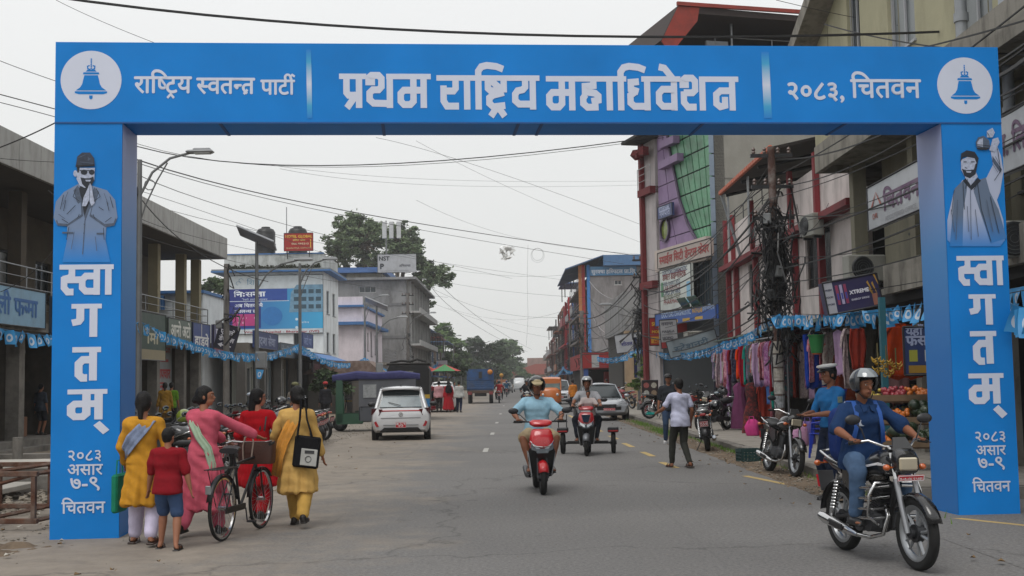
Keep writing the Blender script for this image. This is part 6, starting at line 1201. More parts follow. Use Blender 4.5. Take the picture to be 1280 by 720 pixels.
def person(label,loc,rz,H=1.65,pelvis=None,lean=0,twist=0,roll=0,hl=None,hr=None,fl=None,fr=None,el=None,er=None,kl=None,kr=None,look=(0,0),skin_=0,hair='short',top=None,bottom=None,shoes=None,vox=.014,curl=.4,lod=0,build=1,fem=False,name='person',handdir=None,headfwd=0,extra=None,group=None):
 s=H/1.70;t=thing(name,label,'person',loc,rz,group);pel=Vector(pelvis)*1 if pelvis else Vector((0,0,.93*s))
 R=Euler((-lean,roll,twist)).to_matrix();X_,Y_,Z_=R@Vector((1,0,0)),R@Vector((0,1,0)),R@Vector((0,0,1));at=lambda x,y,z:pel+X_*x*s+Y_*y*s+Z_*z*s
 sw=(.165 if fem else.185)*(.55+.45*build);J={}
 J['shl'],J['shr']=at(-sw,0,.445),at(sw,0,.445)
 hipw=.09;Rp=Euler((0,0,twist*.4)).to_matrix();J['hipl'],J['hipr']=pel+Rp@Vector((-hipw*s,0,-.03*s)),pel+Rp@Vector((hipw*s,0,-.03*s))
 hl=hl or(-.27*s,.02,.83*s);hr=hr or(.27*s,.02,.83*s);fl=fl or(-.10*s,0,.085*s);fr=fr or(.10*s,0,.085*s)
 J['ell'],J['wl']=ik(J['shl'],hl,.285*s,.255*s,el or(-.3,-1,-.3));J['elr'],J['wr']=ik(J['shr'],hr,.285*s,.255*s,er or(.3,-1,-.3))
 J['kl'],J['al']=ik(J['hipl'],fl,.43*s,.42*s,kl or(0,1,.1));J['kr'],J['ar']=ik(J['hipr'],fr,.43*s,.42*s,kr or(0,1,.1))
 hc=at(0,.02+headfwd,.675);Rh=R@Euler((look[1],0,look[0])).to_matrix();hx,hy,hz=Rh@Vector((1,0,0)),Rh@Vector((0,1,0)),Rh@Vector((0,0,1));hp=lambda x,y,z:hc+(hx*x+hy*y+hz*z)*s
 bf=build
 def torso(mb,k,z0=-.1,z1=.53,rows=None):
  rings=[]
  for z,rx,ry,oy in(rows or((-.12,.15,.10,-.01),(0,.165*(1.06 if fem else 1),.115,-.012),(.13,.135,.10,0),(.22,.138,.10,.0),(.34,.165,.118,.008),(.43,.17,.105,-.005),(.49,.13,.075,-.012),(.535,.06,.05,-.01))):
   if z<z0-1e-6 or z>z1+1e-6:continue
   rings.append(ering(at(0,oy,z),X_,Y_,(rx*bf+k)*s,(ry*bf+k)*s,20,2.4))
  mb.loft(rings)
 b=MB();torso(b,-.004);cone(b,at(0,-.012,.50),hp(0,-.02,-.06),.052*s,.050*s);b.ell(hc+hz*.02*s,(.076*s,.095*s,.098*s),16,10,R=Rh);b.ell(hp(0,.028,-.055),(.058*s,.062*s,.058*s),14,8,R=Rh);b.ell(hp(0,.05,-.085),(.034*s,.034*s,.028*s),10,6,R=Rh)
 if lod==0:
  cone(b,hp(0,.088,.012),hp(0,.108,-.022),.009*s,.015*s,8);b.ell(hp(0,.093,-.055),(.026*s,.012*s,.0085*s),10,6,R=Rh);b.ell(hp(0,.085,.033),(.055*s,.018*s,.012*s),12,6,R=Rh)
 for q in(-1,1):b.ell(hp(q*.078,-.005,-.008),(.012*s,.022*s,.032*s),8,6,R=Rh)
 for sh,el_,w_,q,tgt in((J['shl'],J['ell'],J['wl'],-1,hl),(J['shr'],J['elr'],J['wr'],1,hr)):
  cone(b,at(q*.05,-.01,.475),sh,.042*s*bf,.050*s*bf);cone(b,sh,el_,.050*s*bf,.040*s*bf);cone(b,el_,el_.lerp(w_,.35),.040*s*bf,.040*s*bf);cone(b,el_.lerp(w_,.35),w_,.040*s*bf,.026*s)
  fd=(w_-el_).normalized();hd=Vector(handdir[0 if q<0 else 1])if handdir and handdir[0 if q<0 else 1]else fd
  if lod<2:hand(b,w_,hd,(Y_*1.0+X_*(-q)*.5)if abs(hd.z)>.6 else X_*(-q),s,curl,out=(-q if abs(hd.z)>.6 else-q)*1,thin=1.12 if vox>.01 else 1)
  else:b.ell(w_+hd*.07*s,(.035*s,.03*s,.07*s),8,6)
 for hp_,k_,a_,q in((J['hipl'],J['kl'],J['al'],-1),(J['hipr'],J['kr'],J['ar'],1)):
  cone(b,hp_,k_,.082*s*bf,.056*s*bf);cone(b,k_,k_.lerp(a_,.3),.054*s*bf,.058*s*bf);cone(b,k_.lerp(a_,.3),a_,.057*s*bf,.036*s)
  fwd=Vector((q*.12,1,-.05))if(k_-a_).normalized().z>.75 else(Vector((q*.1,1,0)));sole=Vector((a_.x,a_.y,a_.z));ft=sole+Vector((q*.01,-.03,-.055))*s;toe=sole+Vector((q*.03,.13,-.06))*s
  b.ell(ft.lerp(toe,.5),(.040*s,.115*s,.026*s),12,6);cone(b,a_,ft+Vector((0,.01*s,.02*s)),.036*s,.034*s);b.ell(toe+Vector((0,.0,.0)),(.042*s,.045*s,.018*s),10,6)
  J['ft'+('l' if q<0 else 'r')]=ft;J['toe'+('l' if q<0 else 'r')]=toe
 skinned('body',b,vox*(.8 if lod==0 else 1),SKIN[skin_],t,3)
 def wrinkle(a1=.006,f=22,skirt=0):
  ph=RNG.uniform(0,6)
  def fn(co):
   x,y,z=co[:,0],co[:,1],co[:,2];d=(.0075 if skirt else.004)+a1*(np.sin(f*x+.6*f*z+ph+2*np.sin(7*z+5*x))*.5+np.sin(.8*f*(y-z)+ph*2+2*np.sin(9*x))*.5+.45*np.sin(2.3*f*(z+.35*x)+3*np.sin(6*x+ph)+2*np.sin(8*y)))
   if skirt:zz=np.clip((pel.z-z)/(.4*s),0,1);th=np.arctan2(y-pel.y,x-pel.x);d=d+skirt*zz*(np.sin(7*th+ph+3*z)+.5*np.sin(13*th+2*ph-4*z))
   return d
  return fn
 if top:
  kind,c,sl=top[0],top[1],top[2];g_=MB();k=.014 if not fem else.012
  if kind in('kurta','gown'):
   hem=top[3];torso(g_,k,-.02);n_=7;rings=[];midf=(Vector(J['al'])+Vector(J['ar']))/2;drop=pel.z-hem
   for i in range(n_):
    f=i/(n_-1);w_=.175+(top[4]if len(top)>4 else.07)*f;c_=pel+Vector((0,0,.06*s))-Vector((0,0,(drop+.06*s)*f))+Vector(((midf.x-pel.x),(midf.y-pel.y),0))*f*.5;rings.append(ering(c_,Rp@Vector((1,0,0)),Rp@Vector((0,1,0)),w_*s*bf,(.13+.07*f)*s,20))
   g_.loft(rings)
   for hp_,k_ in((J['hipl'],J['kl']),(J['hipr'],J['kr'])):
    e_=hp_.lerp(k_,min(.95,max(.2,(pel.z-hem)/(.43*s)-.05)));cone(g_,hp_,e_,.10*s*bf,.085*s*bf)
  elif kind=='tucked':torso(g_,k+.004,-.02)
  else:torso(g_,k+.004,-.14,rows=((-.13,.182,.128,-.01),(0,.178,.124,-.012),(.13,.146,.106,0),(.22,.142,.102,.0),(.34,.165,.118,.008),(.43,.17,.105,-.005),(.49,.13,.075,-.012),(.535,.06,.05,-.01)))
  for sh,el_,w_,q in((J['shl'],J['ell'],J['wl'],-1),(J['shr'],J['elr'],J['wr'],1)):
   cone(g_,at(q*.05,-.01,.47),sh,.055*s*bf,.062*s*bf)
   if sl<=1:cone(g_,sh,sh.lerp(el_,sl),.060*s*bf,.062*s*bf)
   else:cone(g_,sh,el_,.060*s*bf,.050*s*bf);cone(g_,el_,el_.lerp(w_,sl-1),.054*s*bf,.043*s*bf)
  nm={'kurta':'kurta','gown':'gown','tucked':'shirt','shirt':'shirt','tee':'tshirt','jacket':'jacket'}[kind]
  sh_=skinned(nm,g_,vox,cloth(c)if isinstance(c,str)else c,t,3,wrinkle(.0085,20,(.016*s)if kind in('kurta','gown')else 0))
 if bottom:
  kind,c=bottom[0],bottom[1];g_=MB();f_={'trousers':1,'jeans':1,'loose':1,'shorts':.0}[kind]
  g_.loft([ering(at(0,-.01,z),X_,Y_,rx*s*bf,ry*s*bf,20)for z,rx,ry in((-.13,.15,.115),(-.04,.166,.118),(.07,.148,.106))])
  for hp_,k_,a_ in((J['hipl'],J['kl'],J['al']),(J['hipr'],J['kr'],J['ar'])):
   wv=1.35 if kind=='loose' else 1
   if kind=='shorts':cone(g_,hp_,hp_.lerp(k_,.88),.10*s*bf,.085*s*bf)
   else:e_=k_.lerp(a_,.94);cone(g_,hp_,k_,.098*s*bf,.072*s*bf*wv);cone(g_,k_,e_,.072*s*bf*wv,(.052*wv)*s*bf)
  skinned('trousers' if kind!='shorts' else 'shorts',g_,vox,cloth(c),t,3,wrinkle(.0035,24))
 if shoes:
  kind,c=shoes;m_=M(c,.5,var=.15)
  for q,f_ in((-1,'l'),(1,'r')):
   ft,toe=J['ft'+f_],J['toe'+f_];g_=MB();mid=ft.lerp(toe,.45)
   if kind=='shoe':g_.ell(mid+Vector((0,0,.004)),(.05*s,.145*s,.036*s),14,8);g_.ell(ft+Vector((0,-.01,.03))*s,(.043*s,.055*s,.05*s),12,8);g_.box(mid-Vector((0,0,.024*s)),(.092*s,.27*s,.02*s),ch=.01);skinned('shoe',g_,.012,m_,t,3)
   else:g_.box(mid-Vector((0,0,.03*s)),(.096*s,.27*s,.022*s),ch=.009);g_.lathe([(.048*s,-.012),(.052*s,-.012),(.052*s,.014),(.048*s,.014)],mid+Vector((0,.045*s,-.004)),'Y',14,closed=True);g_.lathe([(.042*s,-.01),(.046*s,-.01),(.046*s,.012),(.042*s,.012)],mid+Vector((0,-.05*s,.01)),'Y',14,closed=True);g_.build('sandal',m_,t)
 hr_=MB();HM=HAIR
 if hair and hair!='none':
  hr_.ell(hc+hz*.032*s-hy*.014*s,(.090*s,.106*s,.104*s),16,10,R=Rh);hr_.ell(hp(0,-.045,-.02),(.074*s,.062*s,.075*s),12,8,R=Rh);
  if hair=='short':pass
  if hair in('bun','tied','long','pony'):hr_.ell(hp(0,-.03,-.005),(.092*s,.092*s,.108*s),14,8,R=Rh)
  if hair=='bun':hr_.ell(hp(0,-.115,-.03),(.05*s,.045*s,.05*s),12,8,R=Rh)
  if hair=='tied':cone(hr_,hp(0,-.08,-.03),hp(0,-.10,-.16),.045*s,.03*s);cone(hr_,hp(0,-.10,-.16),hp(0.01,-.09,-.26),.03*s,.018*s)
  if hair in('long','pony'):
   k=(.055,.05,.04)if hair=='long' else(.035,.035,.02);cone(hr_,hp(0,-.07,.0),hp(0,-.09,-.2),k[0]*s,k[1]*s,fl=1);cone(hr_,hp(0,-.09,-.2),hp(.01,-.085,-.42),k[1]*s,k[2]*s)
  def fn(co):
   rel_=(co-np.array(hc));yy=rel_@np.array(hy);zz=rel_@np.array(hz);front=np.clip((yy-.03*s)/(.06*s),0,1)*np.clip((.058*s-zz)/(.03*s),0,1);n_=np.sin(90*co[:,0]+40*co[:,2])*.0015
   return-.035*s*front+n_
  skinned('hair',hr_,.010 if vox<.02 else.018,HM,t,3,fn)
 if lod==0:
  for q in(-1,1):
   e_=MB();e_.ell(hp(q*.031,.083,.014),(.0135*s,.008*s,.0065*s),10,6,R=Rh);e_.build('eye',M('#b5aca4',.3,var=0),t);i_=MB();i_.ell(hp(q*.031,.0885,.014),(.006*s,.004*s,.006*s),8,6,R=Rh);i_.build('iris',M('#120c08',.2,var=0),t)
   br=MB();br.tube([hp(q*.015,.096,.034),hp(q*.034,.094,.040),hp(q*.052,.082,.034)],.0038*s,5);br.build('eyebrow',HAIR,t)
  lp=MB();lp.ell(hp(0,.1005,-.051),(.021*s,.007*s,.004*s),10,6,R=Rh);lp.ell(hp(0,.100,-.0605),(.018*s,.0075*s,.005*s),10,6,R=Rh);lp.build('lips',M('#6e3a32',.5,var=.05),t)
 return t,J,hp,s,at
def sash(parent,pts,width,mat,name='scarf',n=6,thick=.006,fold=.01,nrm=None):
 """a draped strip following points"""
 pts=[Vector(p)for p in pts];mb=MB();rows=[]
 for i,p in enumerate(pts):
  d=(pts[min(i+1,len(pts)-1)]-pts[max(i-1,0)]).normalized();n_=Vector(nrm[i])if nrm else Vector((0,-1,.2));n_=(n_-d*n_.dot(d)).normalized();a=d.cross(n_);w_=width[i]if isinstance(width,(list,tuple))else width
  rows.append([p+a*w_*(j/n-.5)+n_*(fold*math.sin(j*2.4+i*.4))for j in range(n+1)])
 vs=[q for r in rows for q in r];k=n+1;mb.add(vs,[(i*k+j,i*k+j+1,(i+1)*k+j+1,(i+1)*k+j)for i in range(len(pts)-1)for j in range(n)]);o=mb.build(name,mat,parent,smooth=180)
 md=o.modifiers.new('thick','SOLIDIFY');md.thickness=thick;md.offset=1;return o
def helmet(parent,hp,s,c='#8f9194',visor=True,k=1.0,open_face=True):
 t=MB();rings=[]
 vs=[];nu,nv=24,12;g_=MB();grid={}
 for i in range(nv+1):
  th=PI*(.0+.72*i/nv)
  for j in range(nu):
   a=2*PI*j/nu;x,y,z=math.sin(th)*math.sin(a),math.sin(th)*math.cos(a),math.cos(th);grid[i,j]=len(vs);vs.append(hp(x*.128*k,y*.150*k-.005,z*.135*k+.035))
 fs=[]
 for i in range(nv):
  for j in range(nu):
   am=2*PI*(j+.5)/nu;am=min(am,2*PI-am)
   if open_face and am<1.05 and i>=6:continue
   fs.append((grid[i,j],grid[i,(j+1)%nu],grid[i+1,(j+1)%nu],grid[i+1,j]))
 g_.add(vs,fs);o=g_.build('helmet',M(c,.25,var=.08,coat=.6),parent,smooth=60);md=o.modifiers.new('thick','SOLIDIFY');md.thickness=.022*s;md.offset=-1
 if visor:
  v=MB();vs=[];n=10
  for i in range(5):
   th=PI*((.13 if visor=='up' else.27)+.062*i)
   for j in range(n+1):a=-1.15+2.3*j/n;vs.append(hp(math.sin(th)*math.sin(a)*.136*k,math.sin(th)*math.cos(a)*.160*k-.003,math.cos(th)*.143*k+.04))
  v.add(vs,[(i*(n+1)+j,i*(n+1)+j+1,(i+1)*(n+1)+j+1,(i+1)*(n+1)+j)for i in range(4)for j in range(n)]);v.build('visor',M('#7f8589' if visor=='up' else '#16181a',.06,var=.05,coat=1),o,smooth=60)
 st_=MB();st_.tube([hp(-.085,.03,-.06),hp(-.04,.06,-.118),hp(.04,.06,-.118),hp(.085,.03,-.06)],.006*s,5);st_.build('chin_strap',BLACK,o);return o
def yring(y,cz,rx,rz,n=16,p=2.4,cx=0):return[Vector((cx+math.copysign(abs(math.cos(a))**(2/p),math.cos(a))*rx,y,cz+math.copysign(abs(math.sin(a))**(2/p),math.sin(a))*rz))for a in[2*PI*i/n for i in range(n)]]
def wheel(t,y,R,w_,style='alloy',name='wheel',hubm=None,rimm=None,x=0,z=None):
 z=R if z is None else z;m=MB();m.lathe([(R-.075,-w_*.34),(R-.03,-w_*.5),(R-.008,-w_*.34),(R,-w_*.12),(R,w_*.12),(R-.008,w_*.34),(R-.03,w_*.5),(R-.075,w_*.34)],(x,y,z),'X',36,closed=True);o=m.build(name,RUBBER,t,smooth=50)
 rm=rimm or M('#9a9da0',.35,.7,var=.08);m=MB();m.lathe([(R-.072,-w_*.36),(R-.10,-w_*.30),(R-.115,0),(R-.10,w_*.30),(R-.072,w_*.36),(R-.085,0)],(x,y,z),'X',32,closed=True)
 if style=='alloy':
  for i in range(5):
   for da in(-.13,.13):
    a=2*PI*i/5+da;a2=2*PI*i/5+da*1.6;m.cyl((x,y+.05*math.cos(a),z+.05*math.sin(a)),(x,y+(R-.10)*math.cos(a2),z+(R-.10)*math.sin(a2)),.017,.011,6)
 elif style=='wire':
  for i in range(28):a=2*PI*i/28;a2=a+(.35 if i%2 else-.35);m.cyl((x+(.02 if i%4<2 else-.02),y+.03*math.cos(a2),z+.03*math.sin(a2)),(x,y+(R-.1)*math.cos(a),z+(R-.1)*math.sin(a)),.0022,n=3,cap=False)
 m.build('rim',rm,o,smooth=50);m=MB();m.cyl((x-.07,y,z),(x+.07,y,z),.045,n=14);m.cyl((x-.03,y,z),(x+.03,y,z),.075,n=18);m.build('hub',hubm or DKSTEEL,o,smooth=40);return o
def mirror(t,x,y0,z0,x1,y1,z1,m_=PLASTIC):
 m=MB();m.tube([(x,y0,z0),((x+x1)/2,(y0+y1)/2+.02,(z0+z1)/2+.02),(x1,y1,z1)],.007,5);m.ell((x1+math.copysign(.03,x1),y1,z1+.03),(.075,.022,.045),12,8);o=m.build('mirror',m_,t,smooth=50);g_=MB();g_.ell((x1+math.copysign(.03,x1),y1-.018,z1+.03),(.062,.008,.036),12,6);g_.build('mirror_glass',M('#8f979c',.05,1,var=0),o)
def plate(t,x,y,z,w_,h_,ry=1,tilt=0,txt=None,name='number_plate'):
 """ry = +1 faces forward, -1 faces back"""
 N=Vector((0,ry,0));m=MB();R=rotmat(tilt,0,0);m.box((x,y,z),(w_,.006,h_),R);o=m.build(name,PLATE,t)
 f=MB();n=R@N
 for s_ in((-1,0),(1,0),(0,-1),(0,1)):f.box(Vector((x,y,z))+R@Vector((s_[0]*(w_/2-.004),ry*.003,s_[1]*(h_/2-.004))),(.006 if s_[0]else w_-.01,.004,.006 if s_[1]else h_-.01),R)
 f.build('plate_border',WHITEP,o)
 if txt:
  U=Vector((-ry,0,0));V=(R@Vector((0,0,1)));base=Vector((x,y,z))+n*.003
  rows=txt if isinstance(txt,list)else[txt]
  for i,s_ in enumerate(rows):
   pc,wd=layout(s_,.03);k=min(w_*.86/wd,h_*.8/len(rows)/.7);mb=place_text(pc,base-U*(wd*k/2)+V*(h_*.36-(i+1)*h_*.72/len(rows)+.004),U,V,n,k,lift=.001);put('lettering',mb.mesh('lettering',WHITEP,fix=False),o)
def motorcycle(label,loc,rz,body='#18181b',accent='#8a1f24',kind='commuter',detail=1,plate_txt=None,front_plate=True,guard=False,stand=True,wheelst='alloy',group=None,leanang=0,chrome_ex=True,rack=False,lampon=False):
 t=thing('motorcycle',label,'motorcycle',loc,rz,group);bp=paint(body);ap_=paint(accent);R=.305
 fw=wheel(t,.66,R,.085,wheelst,'front_wheel');rw_=wheel(t,-.62,R,.10,wheelst,'rear_wheel')
 for x in(-.085,.085):
  m=MB();m.cyl((x,.66,R),(x,.50,.74),.026,.024,10);f_=m.build('fork_leg',M('#8d8f92',.35,.7,var=.08),t,smooth=40);m=MB();m.cyl((x,.50,.74),(x,.42,1.0),.017,.017,8);m.build('fork_tube',CHROME,f_,smooth=40)
 m=MB();m.box((0,.45,.90),(.24,.08,.03),rotmat(-.35));m.box((0,.42,.985),(.22,.07,.025),rotmat(-.35));m.build('fork_clamp',DKSTEEL,t)
 m=MB();rg=[]
 for i in range(9):
  a=math.radians(20+i*15.5);c_=Vector((0,.66+(R+.035)*math.cos(a),R+(R+.035)*math.sin(a)));o_=Vector((0,math.cos(a),math.sin(a)));rg.append([c_+Vector((x,0,0))-o_*(abs(x)/.065)**2*.03 for x in(-.065,-.035,0,.035,.065)])
 m.loft(rg,cap=False,closed=False);g_=m.build('front_mudguard',bp,t,smooth=60);md=g_.modifiers.new('t','SOLIDIFY');md.thickness=.006
 m=MB();rg=[]
 for i in range(8):
  a=math.radians(60+i*16);c_=Vector((0,-.62+(R+.06)*math.cos(a),R+(R+.06)*math.sin(a)));o_=Vector((0,math.cos(a),math.sin(a)));rg.append([c_+Vector((x,0,0))-o_*(abs(x)/.08)**2*.03 for x in(-.08,-.04,0,.04,.08)])
 m.loft(rg,cap=False,closed=False);g_=m.build('rear_mudguard',PLASTIC,t,smooth=60);md=g_.modifiers.new('t','SOLIDIFY');md.thickness=.006
 m=MB();m.tube([(0,.44,.93),(0,.30,.60),(0,.22,.30),(0,-.12,.26)],.024,8);m.tube([(0,.40,.86),(0,.0,.78),(0,-.25,.66),(0,-.3,.40)],.024,8)
 for x in(-.10,.10):m.tube([(x*.6,-.05,.74),(x,-.45,.80),(x,-.78,.84)],.014,6);m.tube([(x,-.2,.38),(x,-.62,R)],.018,6)
 m.build('frame',BLACK,t,smooth=50)
 for x in(-.13,.13):
  m=MB();m.cyl((x,-.60,R+.02),(x,-.46,.72),.02,n=8);
  for i in range(9):m.lathe([(.034,0),(.038,.008),(.034,.016)],(x,-.565+i*.0125,.40+i*.03),n=10)
  m.build('shock_absorber',CHROME if kind=='commuter' else M('#8a1f24',.5),t,smooth=40)
 m=MB();m.box((0,.02,.36),(.22,.34,.22),ch=.05);m.cyl((-.16,-.04,.35),(.16,-.04,.35),.10,n=18);m.cyl((-.15,.10,.34),(.15,.10,.34),.08,n=18);m.build('crankcase',M('#4c4d50',.5,.6,var=.12),t,smooth=40)
 m=MB();Rr=rotmat(-.25);[m.box(Vector((0,.13,.47))+Rr@Vector((0,0,i*.022)),(.19,.18,.012),Rr,ch=.004)for i in range(8)];m.box(Vector((0,.13,.47))+Rr@Vector((0,0,.09)),(.13,.13,.2),Rr);m.box(Vector((0,.13,.47))+Rr@Vector((0,0,.20)),(.16,.16,.05),Rr,ch=.02);m.build('cylinder_block',M('#3a3b3d',.5,.6,var=.12),t)
 m=MB();m.tube([(.05,.24,.50),(.08,.34,.42),(.11,.30,.26),(.13,.10,.21),(.14,-.12,.21)],.018,8);m.build('exhaust_pipe',CHROME,t,smooth=50)
 m=MB();m.tube([(.145,-.10,.21),(.155,-.2,.225),(.16,-.28,.24),(.175,-.66,.30),(.178,-.74,.315)],[.02,.035,.042,.05,.038],14);m.cyl((.178,-.74,.315),(.18,-.76,.318),.02,n=8);ex=m.build('muffler',CHROME if chrome_ex else M('#1b1b1d',.4,.4),t,smooth=50);m=MB();m.box((.205,-.4,.27),(.02,.26,.06),rotmat(-.12),ch=.008);m.build('heat_shield',M('#1c1c1e',.4),ex)
 m=MB();m.box((-.12,-.35,.33),(.02,.5,.10),rotmat(.03),ch=.008);m.build('chain_cover',PLASTIC,t)
 sp=kind=='sport'
 m=MB();m.loft([yring(-.03,.80,.075,.05),yring(.02,.82,.12,.085),yring(.14,.85,.155 if sp else.145,.115),yring(.28,.865,.165 if sp else.15,.12),yring(.38,.86,.14,.105),yring(.43,.85,.08,.06)]);tk=m.build('fuel_tank',bp,t,smooth=60);m=MB();m.cyl((0,.2,.975),(0,.2,.99),.035,n=14);m.build('fuel_cap',CHROME,tk)
 for x in(-1,1):
  m=MB();m.loft([[Vector((x*(.150 if sp else.136),.06,.80)),Vector((x*.158,.10,.835)),Vector((x*.157,.34,.875)),Vector((x*.12,.41,.86))],[Vector((x*.139,.06,.79)),Vector((x*.163,.10,.815)),Vector((x*.168,.32,.85)),Vector((x*.125,.41,.845))]],cap=False,closed=False);m.build('tank_stripe',M('#b5b5b8',.3)if kind=='commuter' else ap_,tk)
  if sp:m=MB();m.loft([[Vector((x*.14,.10,.80)),Vector((x*.20,.25,.74)),Vector((x*.19,.42,.80)),Vector((x*.13,.40,.88))],[Vector((x*.12,.14,.62)),Vector((x*.17,.26,.58)),Vector((x*.16,.36,.64)),Vector((x*.12,.40,.72))]]);m.build('tank_shroud',ap_,t,smooth=60)
  m=MB();m.prism([(x*.115,-.02,.72),(x*.115,-.34,.78),(x*.115,-.36,.66),(x*.115,-.10,.52),(x*.115,.0,.58)],(x*.03,0,0));m.build('side_panel',bp,t)
 m=MB();m.loft([yring(.02,.80,.08,.03),yring(-.04,.815,.115,.045),yring(-.25,.80,.14,.05),yring(-.38,.815,.135,.055),yring(-.48,.85,.125,.05),yring(-.66,.86,.11,.045),yring(-.74,.86,.07,.03)]);m.build('seat',M('#1a1a1b',.6,var=.15,bump=.15),t,smooth=60)
 m=MB();m.loft([yring(-.42,.75,.12,.05),yring(-.62,.79,.11,.05),yring(-.80,.84,.08,.04),yring(-.86,.85,.04,.02)]);m.build('tail_cowl',bp,t,smooth=60)
 m=MB();m.box((0,-.875,.82),(.13,.04,.06),ch=.015);m.build('tail_lamp',M('#8f1418',.2,coat=1),t)
 m=MB();m.tube([(-.13,-.45,.82),(-.15,-.6,.86),(-.13,-.80,.91),(0,-.85,.92),(.13,-.80,.91),(.15,-.6,.86),(.13,-.45,.82)],.012,6);m.build('grab_rail',CHROME if kind=='commuter' else BLACK,t,smooth=60)
 m=MB();m.box((0,-.95,.62),(.16,.012,.2),rotmat(.35),ch=.004);m.build('plate_holder',PLASTIC,t);plate(t,0,-.972,.62,.18,.12,-1,.35,['बा प^ ०४','५६१२'])
 hz=1.04 if kind!='sport' else.98;m=MB();m.tube([(-.36,.25,hz),(-.22,.30,hz+.02),(-.12,.40,hz-.03),(.12,.40,hz-.03),(.22,.30,hz+.02),(.36,.25,hz)],.012,7);m.build('handlebar',CHROME if kind=='commuter' else BLACK,t,smooth=60)
 for x in(-1,1):
  m=MB();m.cyl((x*.27,.275,hz+.012),(x*.375,.242,hz-.002),.018,n=8);m.tube([(x*.25,.30,hz+.01),(x*.30,.33,hz),(x*.38,.29,hz-.01)],.006,4);m.build('grip',RUBBER,t,smooth=40)
  mirror(t,x*.24,.29,hz+.02,x*.31,.27,hz+.17)
  for yy,zz,xx in((.50,.84,.14),(-.82,.80,.13)):m=MB();m.cyl((x*.05,yy,zz),(x*xx,yy,zz),.008,n=5);m.ell((x*(xx+.025),yy,zz),(.035,.03,.028),10,6);m.build('turn_signal',M('#b5561c',.2,coat=1),t,smooth=50)
  m=MB();m.cyl((x*.1,.0,.30),(x*.26,-.02,.31),.014,n=6);m.build('footpeg',RUBBER,t)
 m=MB();m.loft([yring(.44,.90,.09,.10,16,3),yring(.50,.89,.12,.11,16,3),yring(.56,.87,.105,.085,16,3)]);hcw=m.build('headlamp_cowl',bp,t,smooth=50)
 m=MB();m.loft([[Vector((-.10,.50,.98)),Vector((.10,.50,.98)),Vector((.06,.43,1.09)),Vector((-.06,.43,1.09))],[Vector((-.10,.48,.98)),Vector((.10,.48,.98)),Vector((.06,.415,1.09)),Vector((-.06,.415,1.09))]]);m.build('fly_screen',bp,hcw)
 m=MB();m.box((0,.565,.87),(.17,.03,.11),ch=.012);m.build('headlamp',M('#c9bfa8',.06,.6,var=.1,coat=1),hcw)
 if front_plate:plate(t,0,.60,.755,.24,.05,1,-.2,'प^-०१-०२८ प ५६१२')
 if guard:
  for x in(-1,1):
   m=MB()
   for k,z in enumerate((.66,.57,.48,.40)):m.tube([(x*.06,.33,z+.01),(x*.22,.34,z),(x*.25,.22,z-.005),(x*.23,.06,z-.02)],.012,6)
   m.tube([(x*.06,.33,.70),(x*.20,.35,.70),(x*.25,.33,.60),(x*.25,.30,.42),(x*.14,.27,.34)],.014,6);m.build('leg_guard',CHROME,t,smooth=60)
 if rack:
  m=MB();m.tube([(-.12,-.5,.9),(-.14,-.95,.93),(.14,-.95,.93),(.12,-.5,.9)],.01,5);m.build('carrier',BLACK,t)
 if stand:m=MB();m.cyl((-.10,.0,.28),(-.26,-.10,.015),.011,n=6);m.build('side_stand',BLACK,t)
 return t
